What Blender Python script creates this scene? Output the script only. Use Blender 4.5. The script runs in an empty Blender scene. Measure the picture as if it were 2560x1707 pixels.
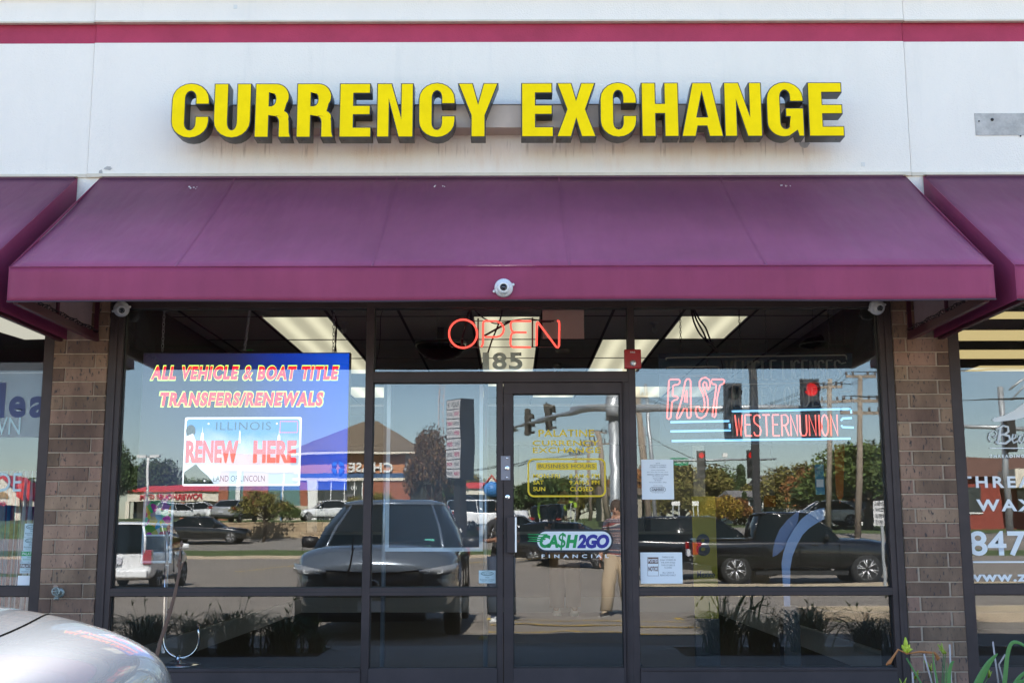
import bpy, bmesh, math, random
from math import radians as rad, sin, cos, pi, tan, atan2, sqrt
from mathutils import Vector, Matrix
import numpy as np
random.seed(7)
sc = bpy.context.scene
COL = sc.collection
# ------------------------------------------------------------------ camera
F = 2945.0; PITCH = rad(9.285); ROLL = rad(-0.12); CAM = Vector((0.0, -8.47, 1.053)); D0 = 8.47
cam_d = bpy.data.cameras.new('camera'); cam = bpy.data.objects.new('camera', cam_d); COL.objects.link(cam)
RM = Matrix.Rotation(rad(90) + PITCH, 3, 'X') @ Matrix.Rotation(ROLL, 3, 'Z')
cam.matrix_world = Matrix.Translation(CAM) @ RM.to_4x4()
cam_d.sensor_width = 36.0; cam_d.lens = F / 2560 * 36.0; cam_d.clip_start = 0.05; cam_d.clip_end = 2000
sc.camera = cam
# ------------------------------------------------------------------ sky, sun, exposure
SUN_EL = rad(43.5); SUN_AZ = rad(-4)          # azimuth measured from +Y (behind the building) towards +X
world = bpy.data.worlds.new('World'); sc.world = world; world.use_nodes = True
wn = world.node_tree; wn.nodes.clear()
sky = wn.nodes.new('ShaderNodeTexSky'); sky.sky_type = 'NISHITA'; sky.sun_disc = False
sky.sun_elevation = SUN_EL; sky.sun_rotation = SUN_AZ; sky.air_density = 1.0; sky.dust_density = 0.4; sky.ozone_density = 2.0
bg = wn.nodes.new('ShaderNodeBackground'); bg.inputs['Strength'].default_value = 0.078
wo = wn.nodes.new('ShaderNodeOutputWorld')
wn.links.new(sky.outputs[0], bg.inputs[0]); wn.links.new(bg.outputs[0], wo.inputs[0])
sd = bpy.data.lights.new('sun', 'SUN'); sd.energy = 5.0; sd.angle = rad(0.53); sd.color = (1.0, 0.95, 0.87)
sun = bpy.data.objects.new('sun', sd); COL.objects.link(sun)
sdir = Vector((sin(SUN_AZ) * cos(SUN_EL), cos(SUN_AZ) * cos(SUN_EL), sin(SUN_EL)))
sun.rotation_euler = sdir.to_track_quat('Z', 'Y').to_euler()
vs = sc.view_settings; vs.view_transform = 'Standard'; vs.look = 'None'; vs.gamma = 1.0; vs.use_curve_mapping = False
vs.exposure = 2.58
EM = 0.22   # strength of the lamps and the added letter glow relative to the daylight
sc.render.engine = 'CYCLES'
cy = sc.cycles; cy.use_denoising = True; cy.use_adaptive_sampling = False; cy.max_bounces = 8; cy.diffuse_bounces = 3; cy.glossy_bounces = 4
cy.transparent_max_bounces = 24; cy.caustics_reflective = False; cy.caustics_refractive = False
cy.sample_clamp_indirect = 6.0; cy.sample_clamp_direct = 0.0

# ------------------------------------------------------------------ measuring helpers
def ray(px, py):
    return RM @ Vector(((px - 1280) / F, (853.5 - py) / F, -1.0))
def P(px, py, y=0.0):
    """point on the vertical plane at world y seen at photo pixel"""
    d = ray(px, py); k = (y - CAM.y) / d.y
    return CAM + d * k
def R(px, py, depth):
    """real place of a thing seen mirrored in the shop glass, depth = distance travelled along y"""
    d = ray(px, py); k = depth / d.y
    p = CAM + d * k
    return Vector((p.x, -(depth - D0), p.z))

# ------------------------------------------------------------------ materials
MATS = {}
def nd(nt, t, **kw):
    n = nt.nodes.new(t)
    for k, v in kw.items(): setattr(n, k, v)
    return n
def mat(name, col, rough=0.6, metal=0.0, var=0.0, vscale=8.0, bump=0.0, bscale=60.0, spec=0.5, emit=None, est=0.0, coat=0.0, objvar=0.0, leafvar=0.0, col2=None, stretch=None, sheen=0.0):
    if name in MATS: return MATS[name]
    m = bpy.data.materials.new(name); m.use_nodes = True; MATS[name] = m
    nt = m.node_tree; b = nt.nodes['Principled BSDF']; L = nt.links.new
    b.inputs['Base Color'].default_value = (*col, 1); b.inputs['Roughness'].default_value = rough
    b.inputs['Metallic'].default_value = metal; b.inputs['Specular IOR Level'].default_value = spec
    b.inputs['Coat Weight'].default_value = coat
    if sheen: b.inputs['Sheen Weight'].default_value = sheen
    if emit: b.inputs['Emission Color'].default_value = (*emit, 1); b.inputs['Emission Strength'].default_value = est*EM
    geo = nd(nt, 'ShaderNodeNewGeometry')
    vec = geo.outputs['Position']
    if stretch:
        mp = nd(nt, 'ShaderNodeMapping'); mp.inputs['Scale'].default_value = stretch; L(vec, mp.inputs[0]); vec = mp.outputs[0]
    cur = None
    if var or col2:
        n = nd(nt, 'ShaderNodeTexNoise'); n.inputs['Scale'].default_value = vscale; n.inputs['Detail'].default_value = 6; n.inputs['Roughness'].default_value = .62
        L(vec, n.inputs['Vector'])
        r = nd(nt, 'ShaderNodeValToRGB'); r.color_ramp.elements[0].position = .33; r.color_ramp.elements[1].position = .67
        c2 = col2 if col2 else tuple(min(1, c * (1 + var)) for c in col)
        c1 = col if col2 else tuple(c * (1 - var) for c in col)
        r.color_ramp.elements[0].color = (*c1, 1); r.color_ramp.elements[1].color = (*c2, 1)
        L(n.outputs[0], r.inputs[0]); cur = r.outputs[0]
    if objvar or leafvar:
        hs = nd(nt, 'ShaderNodeHueSaturation'); amt = objvar or leafvar
        src = nd(nt, 'ShaderNodeObjectInfo').outputs['Random'] if objvar else geo.outputs['Random Per Island']
        mr = nd(nt, 'ShaderNodeMapRange'); mr.inputs[3].default_value = 1 - amt; mr.inputs[4].default_value = 1 + amt
        L(src, mr.inputs[0]); L(mr.outputs[0], hs.inputs['Value'])
        mr2 = nd(nt, 'ShaderNodeMapRange'); mr2.inputs[3].default_value = .5 - amt * (.025 if objvar else .05); mr2.inputs[4].default_value = .5 + amt * (.025 if objvar else .05)
        ml = nd(nt, 'ShaderNodeMath', operation='MULTIPLY'); ml.inputs[1].default_value = 7.3; L(src, ml.inputs[0])
        fr = nd(nt, 'ShaderNodeMath', operation='FRACT'); L(ml.outputs[0], fr.inputs[0]); L(fr.outputs[0], mr2.inputs[0]); L(mr2.outputs[0], hs.inputs['Hue'])
        if cur: L(cur, hs.inputs['Color'])
        else: hs.inputs['Color'].default_value = (*col, 1)
        cur = hs.outputs[0]
    if cur: L(cur, b.inputs['Base Color'])
    if bump:
        n = nd(nt, 'ShaderNodeTexNoise'); n.inputs['Scale'].default_value = bscale; n.inputs['Detail'].default_value = 5
        L(vec, n.inputs['Vector']); bp = nd(nt, 'ShaderNodeBump'); bp.inputs['Strength'].default_value = 1; bp.inputs['Distance'].default_value = bump
        L(n.outputs[0], bp.inputs['Height']); L(bp.outputs[0], b.inputs['Normal'])
    return m
def emis(name, col, s, grid=0):
    if name in MATS: return MATS[name]
    m = mat(name, tuple(c * .2 for c in col), .5, emit=col, est=s)
    return m

# ------------------------------------------------------------------ mesh builder
class MB:
    def __init__(s): s.v = []; s.f = []; s.m = []; s.sm = []
    def add(s, vs_, fs_, mi=0, smooth=False):
        o = len(s.v); s.v += [tuple(p) for p in vs_]
        for f in fs_: s.f.append(tuple(i + o for i in f)); s.m.append(mi); s.sm.append(smooth)
        return s
    def box(s, x0, x1, y0, y1, z0, z1, mi=0):
        v = [(x0,y0,z0),(x1,y0,z0),(x1,y1,z0),(x0,y1,z0),(x0,y0,z1),(x1,y0,z1),(x1,y1,z1),(x0,y1,z1)]
        return s.add(v, [(0,3,2,1),(4,5,6,7),(0,1,5,4),(1,2,6,5),(2,3,7,6),(3,0,4,7)], mi)
    def bbox(s, c, size, M=None, mi=0):
        x, y, z = [k / 2 for k in size]
        v = [Vector(p) for p in [(-x,-y,-z),(x,-y,-z),(x,y,-z),(-x,y,-z),(-x,-y,z),(x,-y,z),(x,y,z),(-x,y,z)]]
        if M: v = [M @ p for p in v]
        c = Vector(c); v = [p + c for p in v]
        return s.add(v, [(0,3,2,1),(4,5,6,7),(0,1,5,4),(1,2,6,5),(2,3,7,6),(3,0,4,7)], mi)
    def quad(s, a, b, c, d, mi=0): return s.add([a,b,c,d], [(0,1,2,3)], mi)
    def prism(s, pts, axis, a, b, mi=0):
        """pts: 2d polygon extruded along axis between a and b"""
        def mk(p, t): return {'x': (t, p[0], p[1]), 'y': (p[0], t, p[1]), 'z': (p[0], p[1], t)}[axis]
        n = len(pts); v = [mk(p, a) for p in pts] + [mk(p, b) for p in pts]
        return s.add(v, [tuple(range(n)), tuple(range(2*n-1, n-1, -1))] + [(i, i+n, (i+1) % n + n, (i+1) % n) for i in range(n)], mi)
    def tube(s, pts, r, n=8, mi=0, smooth=True, closed=False, r2=None):
        pts = [Vector(p) for p in pts]; N = len(pts); rings = []; up = None
        for i, p in enumerate(pts):
            if closed: t = (pts[(i+1) % N] - pts[i-1])
            else: t = pts[min(i+1, N-1)] - pts[max(i-1, 0)]
            t = t.normalized() if t.length > 1e-9 else Vector((0,0,1))
            if up is None: up = Vector((0,0,1)) if abs(t.z) < .9 else Vector((0,1,0))
            a = t.cross(up); a = a.normalized() if a.length > 1e-6 else t.orthogonal().normalized()
            b = a.cross(t).normalized(); up = b
            rr = r if r2 is None else r + (r2 - r) * i / max(1, N-1)
            if isinstance(r, (list, tuple)): rr = r[i]
            rings.append([p + (a * cos(2*pi*k/n) + b * sin(2*pi*k/n)) * rr for k in range(n)])
        v = [q for g in rings for q in g]; f = []
        for i in range(N if closed else N-1):
            j = (i+1) % N
            for k in range(n): f.append((i*n+k, i*n+(k+1) % n, j*n+(k+1) % n, j*n+k))
        if not closed: f.append(tuple(range(n-1, -1, -1))); f.append(tuple((N-1)*n+k for k in range(n)))
        return s.add(v, f, mi, smooth)
    def cyl(s, a, b, r, n=16, mi=0, r2=None): return s.tube([a, b], r, n, mi, True, False, r2)
    def lathe(s, prof, M=None, n=24, mi=0, smooth=True):
        """prof: list of (radius, height) around local z"""
        v = []; f = []
        for (r, h) in prof:
            for k in range(n):
                p = Vector((r*cos(2*pi*k/n), r*sin(2*pi*k/n), h)); v.append(M @ p if M else p)
        for i in range(len(prof)-1):
            for k in range(n): f.append((i*n+k, i*n+(k+1) % n, (i+1)*n+(k+1) % n, (i+1)*n+k))
        f.append(tuple(range(n-1, -1, -1))); f.append(tuple((len(prof)-1)*n+k for k in range(n)))
        return s.add(v, f, mi, smooth)
    def mesh(s, name, mats, bevel=0):
        me = bpy.data.meshes.new(name); me.from_pydata(s.v, [], s.f)
        for m in (mats if isinstance(mats, (list, tuple)) else [mats]): me.materials.append(m)
        me.polygons.foreach_set('material_index', s.m); me.polygons.foreach_set('use_smooth', s.sm)
        me.update()
        return me
def tags(o, label=None, cat=None, group=None, kind=None):
    if label: o['label'] = label
    if cat: o['category'] = cat
    if group: o['group'] = group
    if kind: o['kind'] = kind
    return o
def thing(name, label, cat, loc=(0,0,0), rz=0.0, group=None):
    o = bpy.data.objects.new(name, None); COL.objects.link(o); o.location = loc; o.rotation_euler = (0,0,rz)
    o.empty_display_size = .1
    return tags(o, label, cat, group)
def part(name, me, parent=None, mats=None, label=None, kind=None, world=True, bevel=0, cat=None, group=None):
    """me: MB or mesh. world=True: geometry given in world coordinates under an unrotated thing"""
    if isinstance(me, MB): me = me.mesh(name, mats)
    o = bpy.data.objects.new(name, me); COL.objects.link(o)
    if parent:
        o.parent = parent
        if world:
            q = parent; off = Vector((0,0,0))
            while q: off += q.location; q = q.parent
            o.location = -off
    if bevel:
        b = o.modifiers.new('bevel', 'BEVEL'); b.width = bevel; b.segments = 2; b.limit_method = 'ANGLE'; b.angle_limit = rad(50)
    return tags(o, label, cat, group, kind)
def single(name, me, mats, label, cat, group=None, bevel=0):
    return part(name, me, None, mats, label=label, cat=cat, group=group, bevel=bevel)
def struct(name, me, mats): return part(name, me, None, mats, kind='structure')
def clone(o, parent=None):
    c = o.copy(); COL.objects.link(c); c.parent = parent
    for ch in list(o.children): clone(ch, c)
    return c

# ------------------------------------------------------------------ flat shapes and lettering
def curve_mesh(cu, name):
    ob = bpy.data.objects.new('tmp', cu); COL.objects.link(ob)
    dg = bpy.context.evaluated_depsgraph_get(); dg.update()
    me = bpy.data.meshes.new_from_object(ob.evaluated_get(dg)); me.name = name
    bpy.data.objects.remove(ob); bpy.data.curves.remove(cu)
    return me
def shape(polys, name, extrude=0.0, offset=0.0):
    cu = bpy.data.curves.new('tmp', 'CURVE'); cu.dimensions = '2D'; cu.fill_mode = 'BOTH'
    cu.extrude = extrude; cu.offset = offset
    for p in polys:
        s = cu.splines.new('POLY'); s.points.add(len(p) - 1)
        for i, q in enumerate(p): s.points[i].co = (q[0], q[1], 0, 1)
        s.use_cyclic_u = True
    return curve_mesh(cu, name)
def textm(txt, name, offset=0.0, extrude=0.0, space=1.0, shear=0.0):
    cu = bpy.data.curves.new('tmp', 'FONT'); cu.body = txt; cu.size = 1.0; cu.offset = offset; cu.extrude = extrude
    cu.space_character = space; cu.shear = shear; cu.resolution_u = 4
    return curve_mesh(cu, name)
def fit(me, x0, x1, z0, z1, y, back=False, thick=None):
    """squeeze a flat x/y mesh into the vertical rectangle, facing -y (or +y when back)"""
    n = len(me.vertices); a = np.empty(n*3); me.vertices.foreach_get('co', a); a = a.reshape(-1, 3)
    mn = a.min(0); mx = a.max(0); s = np.maximum(mx - mn, 1e-9)
    u = (a[:, 0] - mn[0]) / s[0]; v = (a[:, 1] - mn[1]) / s[1]; w = a[:, 2]
    if back: b = np.stack([x1 - u*(x1-x0), y + w, z0 + v*(z1-z0)], 1)
    else: b = np.stack([x0 + u*(x1-x0), y - w, z0 + v*(z1-z0)], 1)
    me.vertices.foreach_set('co', b.ravel()); me.update(); return me
def lettering(txt, m, x0, x1, z0, z1, y, name='lettering', parent=None, offset=0.0, extrude=0.0, back=False, space=1.0, shear=0.0, label=None, cat=None):
    me = fit(textm(txt, name, offset, extrude, space, shear), x0, x1, z0, z1, y, back)
    me.materials.clear(); me.materials.append(m)
    return part(name, me, parent, label=label, cat=cat)
def pxtext(txt, m, px0, px1, py0, py1, y, **kw):
    a = P((px0+px1)/2, py1, y); b = P((px0+px1)/2, py0, y); zx = (py0+py1)/2
    return lettering(txt, m, P(px0, zx, y).x, P(px1, zx, y).x, a.z, b.z, y, **kw)
def arc(cx, cy_, rx, ry, a0, a1, n=10):
    return [(cx + rx*cos(rad(a0+(a1-a0)*i/n)), cy_ + ry*sin(rad(a0+(a1-a0)*i/n))) for i in range(n+1)]
def rrect(x0, x1, z0, z1, r, n=6):
    return arc(x1-r, z0+r, r, r, -90, 0, n) + arc(x1-r, z1-r, r, r, 0, 90, n) + arc(x0+r, z1-r, r, r, 90, 180, n) + arc(x0+r, z0+r, r, r, 180, 270, n)
def flat(polys, m, y, name='panel', parent=None, label=None, cat=None, thick=.0):
    """2d polygons in x,z at plane y facing -y"""
    me = shape(polys, name, thick/2)
    n = len(me.vertices); a = np.empty(n*3); me.vertices.foreach_get('co', a); a = a.reshape(-1, 3)
    b = np.stack([a[:, 0], y - a[:, 2], a[:, 1]], 1); me.vertices.foreach_set('co', b.ravel()); me.update()
    me.materials.clear(); me.materials.append(m)
    return part(name, me, parent, label=label, cat=cat)
# ------------------------------------------------------------------ shared materials
def m_stucco():
    m = mat('white_stucco', (.80, .755, .69), .85, bump=.004, bscale=90)
    nt = m.node_tree; L = nt.links.new; b = nt.nodes['Principled BSDF']
    geo = nd(nt, 'ShaderNodeNewGeometry'); sp = nd(nt, 'ShaderNodeSeparateXYZ'); L(geo.outputs['Position'], sp.inputs[0])
    def rng(src, a, b_, c=0., d=1.):
        r = nd(nt, 'ShaderNodeMapRange', interpolation_type='SMOOTHSTEP'); r.inputs[1].default_value = a; r.inputs[2].default_value = b_
        r.inputs[3].default_value = c; r.inputs[4].default_value = d; L(src, r.inputs[0]); return r.outputs[0]
    def mth(op, a, b_):
        n = nd(nt, 'ShaderNodeMath', operation=op)
        for i, k in enumerate((a, b_)):
            if isinstance(k, (int, float)): n.inputs[i].default_value = k
            else: L(k, n.inputs[i])
        return n.outputs[0]
    def noise(scale, st, det=5, ro=.6):
        mp = nd(nt, 'ShaderNodeMapping'); mp.inputs['Scale'].default_value = st; L(geo.outputs['Position'], mp.inputs[0])
        n = nd(nt, 'ShaderNodeTexNoise'); n.inputs['Scale'].default_value = scale; n.inputs['Detail'].default_value = det; n.inputs['Roughness'].default_value = ro
        L(mp.outputs[0], n.inputs['Vector']); return n.outputs[0]
    def mix(fac, a, b_):
        x = nd(nt, 'ShaderNodeMix', data_type='RGBA'); L(fac, x.inputs[0])
        for i, k in ((6, a), (7, b_)):
            if isinstance(k, tuple): x.inputs[i].default_value = (*k, 1)
            else: L(k, x.inputs[i])
        return x.outputs[2]
    # rust coloured run-off below the letters, dirt streaks, faint patches
    zx = mth('MULTIPLY', rng(sp.outputs[2], 3.70, 3.80, .35, 1), rng(sp.outputs[2], 4.02, 3.86))
    xx = mth('MULTIPLY', rng(sp.outputs[0], -2.6, -2.2), rng(sp.outputs[0], 2.6, 2.1))
    st = mth('MULTIPLY', mth('MULTIPLY', zx, xx), rng(noise(1.6, (1, 1, .6)), .3, .7, .25, 1.0))
    fine = rng(noise(14, (1, 1, .12)), .4, .75, .45, 1.)
    st = mth('MULTIPLY', st, fine)
    c = mix(mth('MULTIPLY', rng(noise(2.2, (1, 1, .35), 7), .42, .72), .25), (.80, .755, .69), (.68, .65, .60))
    c = mix(mth('MULTIPLY', rng(noise(9, (1, 1, .1), 6), .55, .8), .3), c, (.60, .59, .56))
    c = mix(mth('MULTIPLY', st, .52), c, (.62, .40, .25))
    drip = mth('MULTIPLY', mth('MULTIPLY', xx, rng(sp.outputs[2], 3.80, 3.88)), mth('MULTIPLY', rng(sp.outputs[2], 3.98, 3.9), rng(noise(45, (1, 1, .05), 3), .56, .70)))
    c = mix(mth('MULTIPLY', drip, .5), c, (.22, .16, .12))
    L(c, b.inputs['Base Color'])
    return m
STUC = m_stucco()
TRIM = mat('cream_trim', (.62, .56, .46), .8, var=.08)
STRIPE = mat('raspberry_stripe', (.37, .034, .085), .8, var=.12, vscale=3, bump=.004, bscale=90)
def m_brick(name, col, col2):
    m = mat(name, col, .85, var=.1, col2=col2, vscale=5, objvar=.36, bump=.005, bscale=70, stretch=(1, 1, .35))
    nt = m.node_tree; b = nt.nodes['Principled BSDF']; L = nt.links.new
    src = b.inputs['Base Color'].links[0].from_socket
    n = nd(nt, 'ShaderNodeTexNoise'); n.inputs['Scale'].default_value = 70; n.inputs['Detail'].default_value = 3
    mp = nd(nt, 'ShaderNodeMapping'); mp.inputs['Scale'].default_value = (1, 1, .35); g = nd(nt, 'ShaderNodeNewGeometry'); L(g.outputs['Position'], mp.inputs[0]); L(mp.outputs[0], n.inputs[0])
    r = nd(nt, 'ShaderNodeMapRange'); r.inputs[1].default_value = .60; r.inputs[2].default_value = .70; L(n.outputs[0], r.inputs[0])
    x = nd(nt, 'ShaderNodeMix', data_type='RGBA'); L(r.outputs[0], x.inputs[0]); L(src, x.inputs[6]); x.inputs[7].default_value = (.055, .045, .045, 1)
    L(x.outputs[2], b.inputs['Base Color']); return m
BRICK = m_brick('iron_spot_brick', (.155, .093, .066), (.31, .19, .130))
MORTAR = mat('mortar', (.44, .34, .26), .95, var=.15, vscale=20, bump=.003)
BRONZE = mat('dark_bronze_aluminium', (.048, .032, .032), .5, var=.2, vscale=4, spec=.35)
BRONZE2 = mat('bronze_cladding', (.050, .033, .034), .55, var=.2, vscale=4)
SEAL = mat('black_gasket', (.008, .008, .009), .5)
STEEL = mat('brushed_steel', (.55, .55, .57), .28, 1.0)
CHROME = mat('chrome', (.8, .8, .82), .08, 1.0)
BLACK = mat('black_plastic', (.012, .012, .013), .4)
WHITE = mat('white_plastic', (.7, .7, .7), .35)
def m_glass(name, refl, tint, bscale, bdist, stretch=(1, 1, 1)):
    m = bpy.data.materials.new(name); m.use_nodes = True; nt = m.node_tree; nt.nodes.clear(); L = nt.links.new
    out = nd(nt, 'ShaderNodeOutputMaterial'); mx = nd(nt, 'ShaderNodeMixShader'); tr = nd(nt, 'ShaderNodeBsdfTransparent'); gl = nd(nt, 'ShaderNodeBsdfGlossy')
    tr.inputs[0].default_value = (*tint, 1); gl.inputs['Roughness'].default_value = 0.0; gl.inputs[0].default_value = (.97, .985, 1, 1)
    lw = nd(nt, 'ShaderNodeLayerWeight'); lw.inputs[0].default_value = .28
    mr = nd(nt, 'ShaderNodeMapRange'); mr.inputs[3].default_value = refl; mr.inputs[4].default_value = .9
    g = nd(nt, 'ShaderNodeNewGeometry'); mp = nd(nt, 'ShaderNodeMapping'); mp.inputs['Scale'].default_value = stretch; L(g.outputs['Position'], mp.inputs[0])
    n = nd(nt, 'ShaderNodeTexNoise'); n.inputs['Scale'].default_value = bscale; n.inputs['Detail'].default_value = 1.5; L(mp.outputs[0], n.inputs['Vector'])
    bp = nd(nt, 'ShaderNodeBump'); bp.inputs['Strength'].default_value = 1; bp.inputs['Distance'].default_value = bdist; L(n.outputs[0], bp.inputs['Height']); L(bp.outputs[0], gl.inputs['Normal'])
    L(lw.outputs['Fresnel'], mr.inputs[0]); L(mr.outputs[0], mx.inputs[0]); L(tr.outputs[0], mx.inputs[1]); L(gl.outputs[0], mx.inputs[2]); L(mx.outputs[0], out.inputs[0])
    MATS[name] = m; return m
GLASS = m_glass('window_glass', .041, (.965, .975, .975), 2.2, .0003)
GLASSD = m_glass('door_glass', .041, (.965, .975, .975), 2.2, .0008, (.5, 1, 2.2))

# ------------------------------------------------------------------ the building itself
XL, XR = -9.5, 9.5
bld = thing('shop_building', 'long white stucco shop building with raspberry stripe above the purple awnings', 'building', (0, 0, 0))
def wallpiece(name, x0, x1, y0, z0, z1, m): part(name, MB().box(x0, x1, y0, .30, z0, z1), bld, m)
xs = [XL, -3.158, 2.972, XR]
for i in range(3):
    a, b_ = xs[i] + .003, xs[i+1] - .003
    dy = [0.012, 0, 0.01][i]
    wallpiece('stucco_panel', a, b_, -.03 + dy, 3.700, 4.728, STUC)
    wallpiece('stripe', a, b_, -.012 + dy, 4.728, 4.893, STRIPE)
    wallpiece('top_band', a, b_, -.055 + dy, 4.893, 5.077, STUC)
    wallpiece('parapet_cap', a, b_, -.10 + dy, 5.077, 5.78, STUC)
    part('drip_edge', MB().box(a, b_, -.042 + dy, .30, 3.672, 3.700), bld, TRIM)
    part('stripe_lip', MB().box(a, b_, -.066 + dy, -.02, 4.880, 4.893), bld, TRIM)
part('joint_filler', MB().box(XL, XR, .02, .29, 3.705, 5.7), bld, mat('joint_grey', (.7, .7, .7), .9))
part('lower_wall', MB().box(XL, XR, -.02, .30, 2.78, 3.672), bld, STUC)
part('roof', MB().box(XL, XR, .30, 13.0, 5.0, 5.3), bld, mat('roof_grey', (.3, .3, .3), .9))
part('rear_wall', MB().box(XL, XR, 13.0, 13.2, 0, 5.3), bld, mat('rear_wall', (.3, .28, .25), .9))
# damage on the stucco
CONC = mat('bare_concrete', (.42, .41, .39), .95, var=.2, vscale=14, bump=.004)
def chip(px, py, w, h, seed, m=CONC, y=-.0325, n=14, name='stucco_chip', label=None):
    rnd = random.Random(seed); c = P(px, py, y)
    pts = [(c.x + w/2*cos(2*pi*k/n)*rnd.uniform(.6, 1.15), c.z + h/2*sin(2*pi*k/n)*rnd.uniform(.6, 1.15)) for k in range(n)]
    flat([pts], m, y, name, bld, label=label, thick=.003)
chip(2012, 362, .09, .06, 1, label='bare chip in the stucco under the letter G')
chip(270, 421, .06, .035, 2); chip(252, 432, .03, .05, 3); chip(297, 440, .10, .02, 4, mat('dark_gap', (.03, .03, .03), .9)); chip(2170, 436, .05, .02, 14, mat('dark_gap', (.03, .03, .03), .9))
a = P(2436, 284, -.022); b_ = P(2436, 339, -.022)
patch = part('render_patch', MB().box(a.x, a.x+1.2, -.0245, -.018, b_.z, a.z), bld, CONC, label='bare grey patch where an old sign raceway was')
for (px, py) in ((2448, 303), (2481, 299), (2552, 340)):
    c = P(px, py, -.03); part('bolt_hole', MB().cyl((c.x, -.029, c.z), (c.x, -.024, c.z), .012 if px == 2481 else .006, 10), bld, mat('dark_gap', (.03, .03, .03), .9))
SQ = mat('putty', (.66, .66, .64), .9)
for (px, py) in ((588, 17), (2158, 411)):
    c = P(px, py, -.06 if py < 60 else -.033); yy = -.058 if py < 60 else -.033
    part('cover_tab', MB().box(c.x-.014, c.x+.014, yy, yy+.006, c.z-.016, c.z+.016), bld, SQ, bevel=.002)

# ------------------------------------------------------------------ brick piers
PITCHZ = .1016
def brick_mesh(w, seed):
    rnd = random.Random(seed); m = MB(); h = .0465; d = .045; c = .004
    j = lambda: rnd.uniform(-.0012, .0012)
    f = [(-w/2+j(), -h+j()), (w/2+j(), -h+j()), (w/2+j(), h+j()), (-w/2+j(), h+j())]
    v = [(x, 0.004, z) for x, z in f] + [(x*(1-c*2/w), -.001, z*(1-c/h)) for x, z in f] + [(x, d, z) for x, z in f]
    fs = [(4, 5, 6, 7)]
    for k in range(4): n = (k+1) % 4; fs += [(k, n, n+4, k+4), (k+8, n+8, n, k)]
    return m.add(v, fs).mesh('brick', BRICK)
stretch = [brick_mesh(.297, s) for s in range(3)]; header = [brick_mesh(.084, s+9) for s in range(3)]
def pier(x0, x1, label):
    W = x1 - x0
    t = thing('brick_pier', label, 'brick pier', ((x0+x1)/2, 0, -.02), group='brick piers between the shop windows')
    part('mortar', MB().box(x0+.002, x1-.002, -.052, .28, -.02, 2.78), t, MORTAR)
    ztop = 2.446 + 3*PITCHZ
    for k in range(28):
        zt = ztop - k*PITCHZ; zc = zt - PITCHZ/2
        if zc < -.02: break
        hl = ((k - 3) % 2 == 0)
        for kind in (0, 1):
            ws = .297 if kind == 0 else .084; pool = stretch if kind == 0 else header
            left = (kind == 1) == hl
            xc = x0 + ws/2 + .002 if left else x1 - ws/2 - .002
            o = bpy.data.objects.new('brick', random.choice(pool)); COL.objects.link(o); o.parent = t
            o.location = (xc - (x0+x1)/2, -.061 + random.uniform(-.0015, .0015), zc + .02)
            o.rotation_euler = (0, random.uniform(-.004, .004), random.uniform(-.004, .004))
    for sx in (x0, x1): pass
    return t
pierL = pier(-3.312, -2.919, 'brown brick pier left of the main window, with a rusty hose tap')
pierR = pier(2.756, 3.155, 'brown brick pier right of the main window, behind green lily leaves')

# ------------------------------------------------------------------ shop front joinery
FY0, FY1 = -.052, .055
def bar(t, name, x0, x1, z0, z1, m=BRONZE, y0=FY0, y1=FY1, parent=None, groove=None):
    mb = MB().box(x0, x1, y0, y1, z0, z1)
    return part(name, mb, parent or t, m, bevel=.002)
def pane(t, x0, x1, z0, z1, m=GLASS, parent=None, y=0.0, label=None):
    gk = MB()
    g = .006
    for (a, b2, c, d) in ((x0, x1, z0, z0+g), (x0, x1, z1-g, z1), (x0, x0+g, z0+g, z1-g), (x1-g, x1, z0+g, z1-g)): gk.box(a, b2, y-.012, y+.012, c, d)
    p = part('pane', MB().box(x0+.002, x1-.002, y-.003, y+.003, z0+.002, z1-.002), parent or t, m, label=label)
    part('gasket', gk, parent or t, SEAL); return p
wl = thing('shop_window', 'large dark framed shop window with the vehicle title display behind it', 'shop window', (-1.98, 0, 0))
bar(wl, 'jamb', -2.917, -2.817, .0, 2.75); bar(wl, 'jamb_lip', -2.875, -2.855, .02, 2.70, y0=FY0-.010, y1=FY0)
bar(wl, 'head', -2.817, -1.0555, 2.68, 2.75); bar(wl, 'transom_bar', -2.817, -1.0555, .631, .685); bar(wl, 'sill', -2.817, -1.0555, .0, .138, BRONZE2, y0=FY0-.012)
part('sill_edge', MB().box(-2.817, -1.0555, FY0-.020, FY0-.012, .118, .130), wl, BRONZE, bevel=.002)
part('bar_groove', MB().box(-2.817, -1.0555, FY0-.0015, FY0, .655, .660), wl, SEAL)
pane(wl, -2.817, -1.0555, .685, 2.68); pane(wl, -2.817, -1.0555, .138, .631)
en = thing('shop_entrance', 'glazed shop entrance with number 185 over the door and sidelight', 'entrance', (-.08, 0, 0))
bar(en, 'post', -1.055, -1.000, .0, 2.75); bar(en, 'head', -1.0, .839, 2.68, 2.75); bar(en, 'header_bar', -1.0, .839, 2.133, 2.21)
part('bar_groove', MB().box(-1.0, .839, FY0-.0015, FY0, 2.150, 2.155), en, SEAL)
bar(en, 'post', .839, .886, .0, 2.75); bar(en, 'door_post', -.108, -.066, .0, 2.133); bar(en, 'door_jamb', .792, .839, .0, 2.133)
bar(en, 'transom_bar', -1.0, -.108, .631, .685); bar(en, 'sill', -1.0, -.108, .0, .138, BRONZE2, y0=FY0-.012)
part('bar_groove', MB().box(-1.0, -.108, FY0-.0015, FY0, .655, .660), en, SEAL)
bar(en, 'door_stop', .800, .806, .02, 2.13, y0=FY0-.012, y1=FY0); bar(en, 'threshold', -.108, .839, -.02, .006, STEEL, y0=-.09)
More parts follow.
